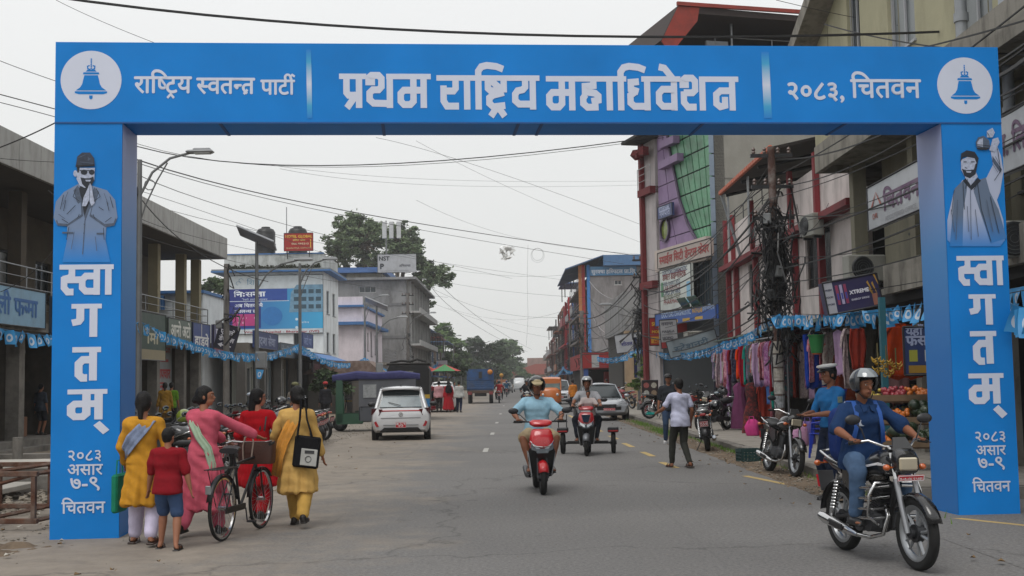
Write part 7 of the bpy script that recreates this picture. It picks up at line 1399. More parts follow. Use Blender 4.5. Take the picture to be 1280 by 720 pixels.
def scooter(label,loc,rz,c='#a51c22',group=None,dark='#141416',style=0):
 t=thing('scooter',label,'scooter',loc,rz,group);bp=paint(c);R=.235;wheel(t,.60,R,.09,'alloy','front_wheel',rimm=M('#2a2b2d',.5,.4));wheel(t,-.58,R,.10,'alloy','rear_wheel',rimm=M('#2a2b2d',.5,.4));dk_=M(dark,.35,var=.1)
 m=MB();m.loft([yring(.42,.93,.05,.09,16,2.6),yring(.50,.90,.10,.13,16,2.6),yring(.58,.80,.10,.14,16,2.6),yring(.62,.74,.05,.08,16,2.6)])if False else None
 def zr(z,cy,rx,ry,p=2.6):return[Vector((math.copysign(abs(math.cos(a))**(2/p),math.cos(a))*rx,cy+math.copysign(abs(math.sin(a))**(2/p),math.sin(a))*ry,z))for a in[2*PI*i/20 for i in range(20)]]
 m=MB();m.loft([zr(.66,.50,.165,.10),zr(.74,.50,.18,.105),zr(.82,.475,.17,.10),zr(.90,.45,.15,.085),zr(.93,.44,.12,.06)]);m.build('front_apron',bp,t,smooth=60)
 m=MB();m.loft([zr(.24,.34,.13,.05),zr(.34,.37,.16,.07),zr(.48,.42,.195,.09),zr(.60,.46,.20,.10),zr(.66,.48,.175,.10)]);m.build('lower_apron',dk_,t,smooth=60)
 for x in(-1,1):
  m=MB();m.loft([[Vector((x*.205,.42,.62)),Vector((x*.21,.36,.62)),Vector((x*.195,.50,.56)),Vector((x*.19,.52,.60))],[Vector((x*.15,.36,.26)),Vector((x*.16,.30,.26)),Vector((x*.15,.40,.24)),Vector((x*.14,.42,.27))]]);m.build('side_trim',M('#a9abae',.35,.3),t)
  m=MB();m.prism([(x*.03,.592,.655),(x*.15,.565,.74),(x*.165,.55,.70),(x*.155,.56,.64),(x*.06,.60,.61)],(0,.02,0));m.build('headlamp',M('#7d858c',.1,.4,var=.2,coat=1),t)
  m=MB();m.tube([(x*.17,.56,.76),(x*.12,.60,.69),(x*.0,.62,.675)],.009,5);m.build('chrome_trim',CHROME,t,smooth=60)
 m=MB();m.prism([(-.10,.60,.655),(.10,.60,.655),(.08,.60,.59),(-.08,.60,.59)],(0,.018,0));m.build('lamp_centre',M('#6d757c',.08,.4,coat=1),t)
 m=MB();m.loft([zr(.955,.36,.10,.05),zr(.99,.38,.16,.08,2.2),zr(1.03,.37,.17,.075,2.2),zr(1.06,.33,.12,.04)]);m.build('handlebar_cowl',bp,t,smooth=60)
 m=MB();m.box((0,.575,.79),(.035,.012,.05),rotmat(.2));m.build('badge',M('#b5b5b5',.3,.8),t)
 m=MB();rg=[]
 for i in range(8):
  a=math.radians(25+i*18);c_=Vector((0,.60+(R+.03)*math.cos(a),R+(R+.03)*math.sin(a)));o_=Vector((0,math.cos(a),math.sin(a)));rg.append([c_+Vector((x,0,0))-o_*(abs(x)/.07)**2*.05 for x in(-.075,-.045,0,.045,.075)])
 m.loft(rg,cap=False,closed=False);g_=m.build('front_mudguard',bp if style==0 else M('#6d6f73',.35,.4),t,smooth=60);md=g_.modifiers.new('t','SOLIDIFY');md.thickness=.01
 for x in(-.07,.07):m=MB();m.cyl((x,.60,R),(x*.9,.48,.60),.018,n=8);m.build('fork_leg',DKSTEEL,t)
 m=MB();m.b2((-.17,-.12,.24),(.17,.40,.31),ch=.03);m.build('floorboard',dk_,t)
 m=MB();m.loft([yring(-.05,.48,.10,.18),yring(-.15,.52,.16,.22),yring(-.40,.56,.19,.20),yring(-.65,.62,.17,.15),yring(-.85,.68,.09,.07)]);m.build('rear_body',bp if style==0 else dk_,t,smooth=60)
 m=MB();m.loft([yring(.02,.74,.10,.03),yring(-.08,.76,.15,.045),yring(-.4,.765,.16,.05),yring(-.65,.80,.14,.05),yring(-.8,.81,.08,.03)]);m.build('seat',M('#1a1a1b',.6,var=.15),t,smooth=60)
 m=MB();m.tube([(-.37,.24,1.03),(-.2,.30,1.03),(0,.33,1.02),(.2,.30,1.03),(.37,.24,1.03)],.013,7);m.build('handlebar',BLACK,t,smooth=60)
 for x in(-1,1):
  m=MB();m.cyl((x*.26,.28,1.03),(x*.38,.235,1.03),.019,n=8);m.tube([(x*.22,.31,1.04),(x*.30,.34,1.03),(x*.40,.30,1.02)],.006,4);m.build('grip',RUBBER,t);mirror(t,x*.2,.33,1.04,x*.36,.30,1.16)
 plate(t,0,-.90,.60,.18,.12,-1,.3,['बा प','८२१']);m=MB();m.box((0,-.87,.70),(.16,.04,.05),ch=.015);m.build('tail_lamp',M('#8f1418',.2,coat=1),t)
 m=MB();m.tube([(.13,-.1,.22),(.15,-.35,.22),(.16,-.75,.30)],[.03,.05,.04],12);m.build('muffler',DKSTEEL,t,smooth=50)
 if style==1:
  m=MB();m.prism([(-.10,.60,.88),(.10,.60,.88),(.05,.63,.72),(-.05,.63,.72)],(0,.02,0));m.build('dark_screen',GLASSD,t);m=MB();m.box((0,.60,.955),(.2,.012,.03));m.build('name_strip',M('#a9a9a9',.4),t)
  for x in(-1,1):m=MB();m.prism([(x*.02,.64,.66),(x*.12,.61,.72),(x*.13,.61,.67),(x*.03,.645,.61)],(0,.02,0));m.build('led_lamp',M('#c9ced2',.1,.3,coat=1),t)
 return t
def tyre(t,x,y,R,w_,name='wheel',rim='#8d9094'):
 m=MB();s=1 if x>0 else-1;m.lathe([(R*.62,-w_/2),(R*.9,-w_/2),(R,-w_*.38),(R,w_*.38),(R*.9,w_/2),(R*.62,w_/2)],(x,y,R),'X',28,closed=True);o=m.build(name,RUBBER,t,smooth=40)
 m=MB();m.lathe([(0,s*w_*.30),(R*.14,s*w_*.34),(R*.2,s*w_*.2),(R*.5,s*w_*.28),(R*.63,s*w_*.45),(R*.63,-s*w_*.3)],(x,y,R),'X',28);m.build('rim',M(rim,.35,.6,var=.1),o,smooth=30)
 m=MB()
 for i in range(6):a=i*PI/3;m.cyl((x+s*w_*.36,y+.03*math.cos(a),R+.03*math.sin(a)),(x+s*w_*.42,y+R*.6*math.cos(a),R+R*.6*math.sin(a)),.03,.02,6)
 m.build('spokes',M('#a5a7aa',.35,.6,var=.1),o);return o
def car_ring(y,zb,zs,zt,wb,ws,wt):
 """half sections mirrored: bottom, sill, shoulder, top"""
 h=[(wb*.92,zb),(wb,zb+.10),(ws,(zb+zs)/2+.08),(ws*.99,zs),(wt,zt-.02),(wt*.9,zt),(wt*.45,zt+.012)];return[Vector((x,y,z))for x,z in h]+[Vector((-x,y,z))for x,z in reversed(h)]
def car(label,loc,rz,c,kind='hatch',plate_t=('बा १८ च','४५२'),name='parked_car',cat='car'):
 t=thing(name,label,cat,loc,rz);bp=M(c,.22,.25 if c!='#d2d3d5' else 0,var=.03,coat=.9);L_={'hatch':1.9,'suv':2.05,'sedan':2.0}[kind];W=.84 if kind=='hatch' else.88;hb={'hatch':.93,'suv':1.02,'sedan':.92}[kind];ht={'hatch':1.50,'suv':1.66,'sedan':1.46}[kind]
 secs=[(-L_,.42,.78,hb-.14,W*.80,W*.86,W*.74),(-L_+.05,.30,.72,hb-.02,W*.88,W*.95,W*.82),(-L_+.25,.22,.76,hb,W*.95,W,W*.90),(-L_+.75,.20,.78,hb,W*.97,W,W*.92),(-.4,.18,.78,hb-.01,W*.97,W,W*.93),(.5,.18,.76,hb-.02,W*.97,W,W*.93),(L_-.95,.20,.74,hb-.05,W*.97,W,W*.90),(L_-.5,.20,.70,hb-.11,W*.95,W*.99,W*.84),(L_-.15,.24,.62,hb-.19,W*.88,W*.92,W*.72),(L_,.34,.56,hb-.30,W*.74,W*.78,W*.60)]
 m=MB();m.loft([car_ring(*q)for q in secs]);m.build('body',bp,t,smooth=38)
 R=.30 if kind!='suv' else.33
 for y in(-L_+.72,L_-.78):
  for x in(-1,1):
   m=MB();m.cyl((x*(W-.10),y,R+.02),(x*(W+.004),y,R+.02),R+.055,n=28);m.build('wheel_arch',BLACK,t);tyre(t,x*(W-.095),y,R,.19,'wheel')
 y0,y1,y2,y3={'hatch':(-L_+.10,-L_+.42,.25,.95),'suv':(-L_+.12,-L_+.36,.40,.98),'sedan':(-L_+.62,-L_+1.15,.25,.95)}[kind]
 wb_,wt=W*.90,W*.70;g_=MB();V=lambda x,y,z:Vector((x,y,z));base=[V(-wb_*.93,y0,hb-.02),V(wb_*.93,y0,hb-.02),V(wb_,y0+.35,hb-.02),V(wb_,y3-.5,hb-.04),V(wb_*.9,y3,hb-.06),V(-wb_*.9,y3,hb-.06),V(-wb_,y3-.5,hb-.04),V(-wb_,y0+.35,hb-.02)]
 top=[V(-wt*.93,y1,ht-.07),V(wt*.93,y1,ht-.07),V(wt,y1+.25,ht-.05),V(wt,y2-.15,ht-.05),V(wt*.93,y2,ht-.06),V(-wt*.93,y2,ht-.06),V(-wt,y2-.15,ht-.05),V(-wt,y1+.25,ht-.05)]
 g_.loft([base,top]);g_.build('windows',M('#2b3437',.06,var=.15,scale=2,spec=.7),t,smooth=20)
 rr=[[V(x*(.98 if abs(x)>wt*.8 else 1),y,ht-.055+.06*(1-(x/(wt*1.04))**2)+dz)for x in[wt*1.04*(-1+2*i/8)for i in range(9)]]for y,dz in((y1-.06,-.035),(y1+.1,0),((y1+y2)/2,.02),(y2-.1,0),(y2+.02,-.03))]
 m=MB();m.loft(rr,cap=False,closed=False);o=m.build('roof',bp,t,smooth=60);md=o.modifiers.new('t','SOLIDIFY');md.thickness=.05;md.offset=0
 for x in(-1,1):
  for a,b_,r_ in((V(x*wb_*.93,y0,hb-.03),V(x*wt*.95,y1,ht-.06),.055),(V(x*wb_*.92,y3,hb-.05),V(x*wt*.95,y2,ht-.05),.03),(V(x*wb_,(y0+y3)/2,hb-.03),V(x*wt*1.01,(y1+y2)/2,ht-.05),.028)):
   m=MB();m.cyl(a,b_,r_,r_*.8,8);m.build('pillar',bp,t,smooth=50)
  m=MB();m.ell((x*(W+.10),y3-.28,hb+.06),(.12,.07,.075),12,8);m.build('door_mirror',BLACK if kind=='hatch' else bp,t,smooth=60)
  m=MB();m.box((x*(W+.002),-.25,hb-.16),(.02,.16,.03),ch=.008);m.build('door_handle',bp,t);m=MB();[m.box((x*(W*.995),yy,.58),(.006,.012,.6))for yy in(-.55,.42)];m.build('door_gap',BLACK,t,kind='stuff')
 if kind=='hatch':
  yb=-L_-.004
  m=MB();m.add([V(-.60,y0-.012,hb+.02),V(.60,y0-.012,hb+.02),V(.50,y1-.03,ht-.14),V(-.50,y1-.03,ht-.14)],[(0,1,2,3)]);m.build('rear_screen',M('#5b6a70',.08,var=.3,scale=3),t)
  m=MB();m.add([V(-.52,y1-.20,ht-.015),V(.52,y1-.20,ht-.015),V(.56,y1+.02,ht),V(-.56,y1+.02,ht),V(-.52,y1-.20,ht-.05),V(.52,y1-.20,ht-.05),V(.56,y1+.02,ht-.06),V(-.56,y1+.02,ht-.06)],[(0,1,2,3),(4,5,6,7),(0,1,5,4),(1,2,6,5),(3,0,4,7),(2,3,7,6)]);m.build('roof_spoiler',bp,t)
  m=MB();m.box((0,yb+.02,hb-.09),(1.16,.03,.035),ch=.01);m.build('red_light_strip',M('#b01820',.15,coat=1),t)
  for x in(-1,1):
   m=MB();m.loft([[V(x*.52,-L_-.018,hb-.04),V(x*.83,-L_+.16,hb-.02),V(x*.845,-L_+.2,hb-.2),V(x*.62,-L_-.008,hb-.22)],[V(x*.52,-L_+.03,hb-.04),V(x*.80,-L_+.2,hb-.02),V(x*.81,-L_+.24,hb-.2),V(x*.62,-L_+.03,hb-.22)]]);m.build('tail_lamp',M('#4a1216',.12,coat=1,var=.3),t)
   m=MB();m.prism([(x*.62,-L_+.005,.40),(x*.70,-L_+.02,.40),(x*.76,-L_+.03,.52),(x*.70,-L_+.01,.56)],(0,-.02,0));m.build('reflector',M('#a3202a',.2,coat=1),t)
  m=MB();m.box((0,-L_-.0,.64),(1.12,.02,.012));m.box((0,-L_-.01,.44),(1.0,.03,.012));m.build('panel_gap',M('#55585c',.5),t,kind='stuff')
  m=MB();m.loft([[V(-.60,-L_-.01,.26),V(.60,-L_-.01,.26),V(.48,-L_-.025,.36),V(-.48,-L_-.025,.36)],[V(-.60,-L_+.05,.24),V(.60,-L_+.05,.24),V(.48,-L_+.05,.38),V(-.48,-L_+.05,.38)]]);m.build('rear_diffuser',BLACK,t)
  plate(t,0,-L_-.03,.44,.30,.15,-1,0,list(plate_t));m=MB();m.lathe([(.05,0),(.062,0),(.062,.01),(.05,.01)],(0,-L_-.015,hb-.19),'Y',18,closed=True);m.box((0,-L_-.012,hb-.19),(.015,.01,.08),rotmat(0,.3));m.box((-.025,-L_-.012,hb-.19),(.012,.01,.07));m.box((.025,-L_-.012,hb-.19),(.012,.01,.07));m.build('badge',CHROME,t)
  m=MB();m.ell((0,y1+.25,ht+.06),(.02,.06,.05),8,6);m.build('fin_aerial',BLACK,t);m=MB();m.cyl((0,y0-.03,hb+.06),(-.35,y0+.06,hb+.16),.01,n=4);m.build('rear_wiper',BLACK,t)
  for x in(-1,1):m=MB();m.tube([(x*wt*.93,y1+.1,ht-.02),(x*wt*.95,y1+.5,ht+.02),(x*wt*.93,y2-.1,ht)],.014,5);m.build('roof_rail',BLACK,t)
 else:
  m=MB();m.box((0,L_-.015,.50),(1.0,.05,.16),ch=.03);m.build('lower_grille',BLACK,t);m=MB();m.box((0,L_-.03,hb-.32),(.62 if kind=='sedan' else.8,.08,.12),ch=.03);m.build('grille',M('#2c2e31',.4,.4),t)
  for i in range(3):m=MB();m.box((0,L_+.012,hb-.355+i*.035),(.58,.008,.01));m.build('grille_bar',CHROME,t)
  for x in(-1,1):
   m=MB();m.loft([[V(x*.40,L_-.01,hb-.25),V(x*.74,L_-.20,hb-.18),V(x*.76,L_-.22,hb-.30),V(x*.44,L_-.01,hb-.36)],[V(x*.40,L_-.06,hb-.25),V(x*.70,L_-.26,hb-.18),V(x*.72,L_-.28,hb-.30),V(x*.44,L_-.08,hb-.36)]]);m.build('headlamp',M('#a9b0b5',.08,.3,var=.2,coat=1),t)
   m=MB();m.ell((x*.58,L_-.06,.42),(.06,.03,.05),10,6);m.build('fog_lamp',M('#9a9fa3',.1,.4),t)
  plate(t,0,L_+.04,.46 if kind=='sedan' else.5,.46,.10,1,0,'बा प^ ०२ च ८१२');m=MB();m.box((0,.99,hb+.01),(1.3,.03,.03));m.build('wiper',BLACK,t)
 return t
RX=Vector((1,0,0))
def bag_strap(parent,pts,r,mat,name='strap'):m=MB();m.tube(pts,r,6);return m.build(name,mat,parent,smooth=60)
t,J,hp,s,at=person('woman in mustard kurta and white trousers, leftmost walker beside the arch pillar',(-3.86,12.55,0),.05,1.55,fem=True,hair='tied',top=('kurta','#b8842a',1.9,.42,.06),bottom=('loose','#bfb8cf'),shoes=('sandal','#2c1a12'),
  fl=(-.12,.16,.09),fr=(.12,-.17,.12),hl=(-.23,.18,.84),hr=(.24,.14,.82),el=(-.4,-1,-.2),er=(.5,-1,-.2),vox=.011,skin_=0,look=(-.15,0))
sash(t,[at(.13,.10,.40),at(.10,-.06,.475),at(.02,-.135,.38),at(-.09,-.145,.26),at(-.17,-.10,.14),at(-.20,.02,.08)],[.08,.11,.13,.14,.13,.10],M('#76829c',.9,var=.35,scale=14),fold=.012,nrm=[(0,.3,1),(0,-.6,1),(0,-1,.2),(0,-1,.1),(-.5,-1,0),(-1,-.2,0)])
g=thing('carry_bag','green cloth bag carried on the far side of the woman in mustard','bag',(-4.18,12.78,.50));m=MB();m.box((0,0,.02),(.07,.34,.40),ch=.02);m.build('body',cloth('#1f7a5e'),g);bag_strap(g,[(0,-.1,.2),(0,-.08,.36),(0,.08,.36),(0,.1,.2)],.008,cloth('#1f7a5e'),'handle')
person('boy in red polo shirt and denim shorts walking beside the woman in mustard',(-3.50,12.2,0),0,1.19,hair='short',top=('shirt','#7d1620',.95),bottom=('shorts','#3c4f70'),shoes=('sandal','#161210'),fl=(-.09,.08,.06),fr=(.11,-.10,.065),hl=(-.22,.06,.55),hr=(.25,-.02,.52),vox=.010,skin_=0,build=1.1,look=(-.35,0))
bx,by,bth=-3.0,13.28,-.17
t,J,hp,s,at=person('woman in long pink kurta with pale green scarf pushing the bicycle',(-3.42,13.3,0),-.10,1.60,fem=True,hair='bun',top=('kurta','#bd5567',1.85,.28,.15),bottom=('loose','#b8566a'),shoes=('shoe','#17120f'),
  fl=(-.16,-.22,.13),fr=(.10,.18,.085),hl=(.12,.42,.98),hr=(.58,.30,1.02),el=(-.6,-.6,-.6),er=(.2,-1,-.6),twist=-.25,look=(-1.15,.05),vox=.011,skin_=0,build=1.04)
sash(t,[at(-.05,.11,.30),at(-.10,.06,.45),at(-.10,-.05,.49),at(-.06,-.14,.38),at(.03,-.15,.22),at(.13,-.12,.08),at(.17,-.08,-.12),at(.16,-.12,-.32)],[.06,.07,.08,.09,.09,.09,.08,.07],M('#9fb59c',.9,var=.2,scale=10),fold=.010,nrm=[(0,1,0),(0,.5,1),(0,-.5,1),(0,-1,.2),(0,-1,0),(.3,-1,0),(.6,-1,0),(.6,-1,0)])
sash(t,[at(.17,-.02,-.02),at(.20,-.06,-.2),at(.24,-.10,-.42)],[.10,.14,.16],cloth('#c05a6b'),name='loose_panel',fold=.02,nrm=[(1,-1,0)]*3)
t,J,hp,s,at=person('woman in bright red with very long black hair beyond the bicycle',(-3.14,14.75,0),-.1,1.56,fem=True,hair='long',top=('kurta','#b0141f',1.7,.42,.10),bottom=('loose','#a5141e'),shoes=('shoe','#17120f'),fl=(-.08,.15,.09),fr=(.09,-.16,.11),hl=(-.26,.2,.85),hr=(.25,.16,.86),look=(-.85,0),vox=.012,skin_=2,el=(-.6,-1,0),er=(.6,-1,0))
bag_strap(t,[at(.07,-.12,.25),at(.09,-.10,.44),at(.10,.0,.50),at(.11,.09,.40)],.012,BLACK);bag_strap(t,[at(.13,-.12,.24),at(.145,-.09,.42),at(.15,0,.47),at(.15,.09,.4)],.010,BLACK)
m=MB();m.lathe([(.03*s,-.003),(.034*s,0),(.03*s,.003)],hp(.031,.10,.014),'Y',14,closed=True);m.lathe([(.03*s,-.003),(.034*s,0),(.03*s,.003)],hp(-.031,.10,.014),'Y',14,closed=True);m.tube([hp(.06,.09,.018),hp(.082,.0,.01)],.003,4);m.build('glasses',BLACK,t);m=MB();m.ell(hp(-.02,-.10,.05),(.05,.02,.022),10,6);m.build('hair_clip',M('#b5bcc0',.3,.5),t)
t,J,hp,s,at=person('woman in pale yellow suit with black tote bag on her shoulder',(-2.52,13.95,0),.0,1.58,fem=True,hair='bun',top=('kurta','#c29c5a',1.85,.40,.06),bottom=('loose','#b8924a'),shoes=('shoe','#191310'),fl=(-.05,.22,.085),fr=(.11,-.24,.15),hl=(-.27,.20,.86),hr=(.28,.10,.80),look=(.55,.05),vox=.011,skin_=0,build=1.05,el=(-.6,-1,-.1),er=(.5,-1,-.1))
sash(t,[at(-.14,.12,.20),at(-.03,.11,.38),at(.06,.03,.49),at(.03,-.10,.45),at(-.05,-.145,.30),at(-.14,-.14,.12),at(-.20,-.12,-.08),at(-.24,-.10,-.30)],[.10,.11,.12,.13,.14,.14,.15,.17],M('#c98a36',.9,var=.25,scale=12),fold=.014,nrm=[(0,1,0),(0,1,.5),(0,0,1),(0,-1,.6),(0,-1,.1),(-.2,-1,0),(-.6,-1,0),(-.8,-1,0)])
m=MB();m.ell(hp(.045,-.13,-.02),(.03,.015,.02),8,6);m.ell(hp(.06,-.12,-.045),(.02,.012,.018),8,6);m.build('hair_clip',M('#bdbdbd',.4),t)
g=thing('tote_bag','black tote bag with white printed panel on the shoulder of the woman in yellow','bag',(-2.42,13.76,.73));m=MB();m.box((.05,0,.13),(.30,.07,.36),rotmat(0,.12,-.1),ch=.02);m.build('body',cloth('#17171a'),g);m=MB();m.box((.08,-.04,.07),(.19,.012,.19),rotmat(0,.12,-.1),ch=.004);pn=m.build('printed_panel',M('#a8a8a4',.8,var=.15),g)
m=MB();m.lathe([(.03,0),(.037,0),(.037,.004),(.03,.004)],(.075,-.05,.05),'Y',16,closed=True);m.box((.09,-.049,.13),(.11,.004,.035),rotmat(0,.06,-.1));m.build('print',M('#38383a',.8),pn)
bag_strap(g,[(-.05,-.04,.3),(-.02,-.04,.5),(-.01,.0,.73),(.0,.12,.76),(-.04,.16,.55)],.014,cloth('#17171a'),'strap');bag_strap(g,[(.12,-.04,.3),(.06,-.03,.5),(.03,.02,.74),(.03,.14,.74),(.02,.16,.5)],.012,cloth('#17171a'),'strap')
g=thing('mobile_phone','dark phone in the left hand of the woman in pale yellow','phone',(-2.80,14.22,.82));MB().box((0,0,0),(.075,.012,.15),rotmat(.4,0,.2),ch=.004).build('body',BLACK,g)
bc=thing('bicycle','black roadster bicycle with rear rack being pushed away by the woman in pink','bicycle',(bx,by,0),bth);R=.34
def bwheel(y,nm):
 m=MB();m.lathe([(R-.022,-.016),(R-.006,-.017),(R,-.006),(R,.006),(R-.006,.017),(R-.022,.016)],(0,y,R),'X',40,closed=True);o=m.build(nm,RUBBER,bc,smooth=60);m=MB();m.lathe([(R-.022,-.013),(R-.040,-.011),(R-.040,.011),(R-.022,.013)],(0,y,R),'X',40,closed=True);m.build('rim',CHROME,o,smooth=40)
 m=MB()
 for i in range(32):a=2*PI*i/32;a2=a+(.9 if i%2 else-.9);m.cyl((.03 if i%4<2 else-.03,y+.02*math.cos(a2),R+.02*math.sin(a2)),(0,y+(R-.04)*math.cos(a),R+(R-.04)*math.sin(a)),.0016,n=3,cap=False)
 m.build('spokes',STEEL,o,kind='stuff');m=MB();m.cyl((-.045,y,R),(.045,y,R),.022,n=10);m.build('hub',CHROME,o)
bwheel(.56,'front_wheel');bwheel(-.52,'rear_wheel')
for nm,pts,r in(('top_tube',[(0,-.18,.78),(0,.36,.82)],.015),('down_tube',[(0,.38,.74),(0,-.06,.30)],.016),('seat_tube',[(0,-.06,.30),(0,-.22,.90)],.015),('fork',[(0,.36,.86),(0,.41,.72),(0,.46,.60)],.016)):m=MB();m.tube(pts,r,8);m.build(nm,BLACK,bc,smooth=50)
for x in(-.05,.05):m=MB();m.tube([(x*.3,-.06,.30),(x,-.52,R)],.009,6);m.tube([(x*.3,-.18,.78),(x,-.52,R)],.008,6);m.build('stay',BLACK,bc);m=MB();m.tube([(x*.8,.44,.70),(x*.8,.49,.50),(x*.8,.56,R)],.010,6);m.build('fork_blade',BLACK,bc)
for y in(.56,-.52):
 m=MB();rg=[]
 for i in range(12):a=math.radians(10+i*14)if y<0 else math.radians(40+i*12);c_=Vector((0,y+(R+.025)*math.cos(a),R+(R+.025)*math.sin(a)));rg.append([c_+Vector((x,0,-abs(x)*.3))for x in(-.028,0,.028)])
 m.loft(rg,cap=False,closed=False);o=m.build('mudguard',BLACK,bc,smooth=60);md=o.modifiers.new('t','SOLIDIFY');md.thickness=.003
m=MB();m.loft([yring(-.36,.93,.11,.03),yring(-.28,.95,.10,.035),yring(-.12,.945,.04,.02),yring(-.06,.94,.02,.01)]);m.build('saddle',M('#17161a',.5),bc,smooth=60)
m=MB();m.tube([(-.28,.18,.98),(-.24,.30,1.0),(-.1,.40,.98),(.1,.40,.98),(.24,.30,1.0),(.28,.18,.98)],.011,7);m.tube([(0,.37,.84),(0,.385,.98)],.012,6);m.build('handlebar',CHROME,bc,smooth=60)
for x in(-.285,.285):m=MB();m.cyl((x*.99,.21,.985),(x,.10,.975),.017,n=8);m.build('grip',RUBBER,bc)
m=MB();[m.tube([(x,-.28,.76),(x,-.82,.76)],.006,5)for x in(-.07,-.025,.025,.07)];m.tube([(-.07,-.8,.76),(.07,-.8,.76)],.006,5);m.tube([(-.07,-.74,.76),(-.06,-.54,R)],.005,4);m.tube([(.07,-.74,.76),(.06,-.54,R)],.005,4);m.build('rear_rack',BLACK,bc)
m=MB();m.b2((.035,-.54,.28),(.05,.0,.35),ch=.008);m.build('chain_case',BLACK,bc);m=MB();m.cyl((.07,-.06,.30),(.07,-.02,.16),.008,n=6);m.cyl((-.07,-.06,.30),(-.07,-.1,.44),.008,n=6);m.box((.12,-.02,.15),(.09,.06,.02));m.box((-.12,-.1,.45),(.09,.06,.02));m.build('pedals',DKSTEEL,bc)
m=MB();m.box((0,-.885,.56),(.06,.015,.09),ch=.006);m.build('rear_reflector_plate',M('#8b8f90',.4,.5),bc)
g=thing('basket_bag','brown rectangular bag with beige handle hung on the bicycle handlebar','bag',(-2.93,13.72,.74),bth);m=MB();m.loft([ering((0,0,z),Vector((1,0,0)),Vector((0,1,0)),rx,ry,24,6)for z,rx,ry in((0,.19,.085),(.02,.20,.095),(.20,.21,.10),(.24,.205,.095))]);m.build('body',M('#4a2f26',.6,var=.2,scale=6,bump=.3),g,smooth=40)
m=MB();m.box((0,0,.245),(.39,.18,.012),ch=.004);m.build('flap',M('#3d2620',.6,var=.2),g);m=MB();m.tube([(-.12,-.105,.02),(-.12,-.115,.2),(-.10,-.10,.30),(-.03,-.07,.33),(.0,-.10,.25),(-.02,-.115,.06)],.009,6);m.build('handle',M('#a08f82',.6),g,smooth=60)
person('woman in ochre kurta standing at the dark shop front on the left',P(206,540,40.5).to_2d().to_3d()+Vector((0,0,.16)),.2,1.6,fem=True,hair='tied',top=('kurta','#94702a',1.8,.6,.05),bottom=('loose','#8a6a2c'),shoes=('shoe','#191310'),vox=.02,lod=1)
person('shopper in neon green and black shirt inside the dark shop',P(214,540,41.6).to_2d().to_3d()+Vector((0,0,.16)),0,1.6,hair='short',top=('tee','#5f8a20',.9),bottom=('trousers','#1e1e22'),shoes=('shoe','#191310'),vox=.022,lod=1)
person('child in grey shirt on the shop plinth left of the arch',Vector((-13.6,34.6,.32)),-.4,1.45,hair='short',top=('tee','#3c4450',.9),bottom=('shorts','#2a2c33'),shoes=('shoe','#191310'),vox=.02,lod=1)
person('man in khaki cap bent over the parked motorcycles',(-7.3,39,0),-1.2,1.68,hair='short',top=('shirt','#6b655c',.9),bottom=('trousers','#30343a'),shoes=('shoe','#191310'),lean=.25,vox=.02,lod=1)
hd=bpy.data.objects['person.008']if 'person.008' in bpy.data.objects else None
cp=[o for o in C.objects if o.get('label','').startswith('man in khaki cap')][0];m=MB();m.ell((0.02,.21,1.66),(.10,.12,.07),12,8);m.box((.0,.33,1.63),(.15,.12,.015),ch=.005);m.build('cap',M('#6a6a48',.8),cp)
person('person in dark top with red cap near the fruit awning',P(407,530,50).to_2d().to_3d(),.5,1.7,hair='short',top=('shirt','#26262a',1.8),bottom=('trousers','#26262a'),shoes=('shoe','#191310'),vox=.025,lod=1)
cp=[o for o in C.objects if o.get('label','').startswith('person in dark top with red')][0];m=MB();m.ell((0,.01,1.68),(.11,.13,.08),12,8);m.build('cap',M('#a5181c',.6),cp)
WK=((538,'walker in maroon with dark shawl and big black bag, left of four','#6e1f26','#55181e','gown',True,'tied'),(549,'walker in pink hooded jacket and dark trousers','#b08488','#2a2222','jacket',False,'short'),(561,'walker in long red dress with black backpack','#9c1722','#8c141e','gown',True,'tied'),(574,'walker in pale grey jacket and blue jeans, right of four','#a9a9a6','#20263a','jacket',False,'short'))
for i,(px_,lb,c1,c2,kd,fm,hr_)in enumerate(WK):
 q=G(px_,515.5,0);person(lb,(q.x,q.y,0),(-.1,.05,0,-.1)[i],1.68,fem=fm,hair=hr_,top=(kd,c1,1.9,.15,.12)if kd=='gown' else(kd,c1,1.9),bottom=('trousers',c2),shoes=('shoe','#191310'),vox=.028,lod=2,fl=(-.1,.15,.085),fr=(.1,-.15,.10),build=1.1)
 if i in(0,2):
  b_=thing('backpack' if i==2 else 'shoulder_bag',('round black backpack on the walker in the red dress','')[0]if i==2 else 'large black shoulder bag on the leftmost of the four walkers','bag',(q.x+(.22 if i==0 else.02),q.y-.2,.75 if i==0 else 1.05));m=MB();m.loft([ering((0,0,z),Vector((1,0,0)),Vector((0,1,0)),rx,ry,14,3)for z,rx,ry in((0,.12,.07),(.08,.19,.10),(.30,.18,.10),(.42,.12,.06),(.45,.05,.03))]);m.build('body',cloth('#151518'),b_,smooth=60);bag_strap(b_,[(-.1,.05,.35),(-.1,.12,.45),(-.08,.2,.4)],.015,BLACK)
t,J,hp,s,at=person('man in white short-sleeved shirt and grey trousers walking in the road',(3.02,22.0,0),.35,1.60,hair='short',top=('shirt','#b9bbd0',.62),bottom=('trousers','#34342f'),shoes=('sandal','#2c2019'),fl=(-.07,.22,.085),fr=(.08,-.18,.11),hl=(-.33,.30,.99),hr=(.25,.05,.82),el=(-.25,-1,-.3),er=(.2,-1,-.1),vox=.013,skin_=1,lod=1,build=.98,look=(.1,0))
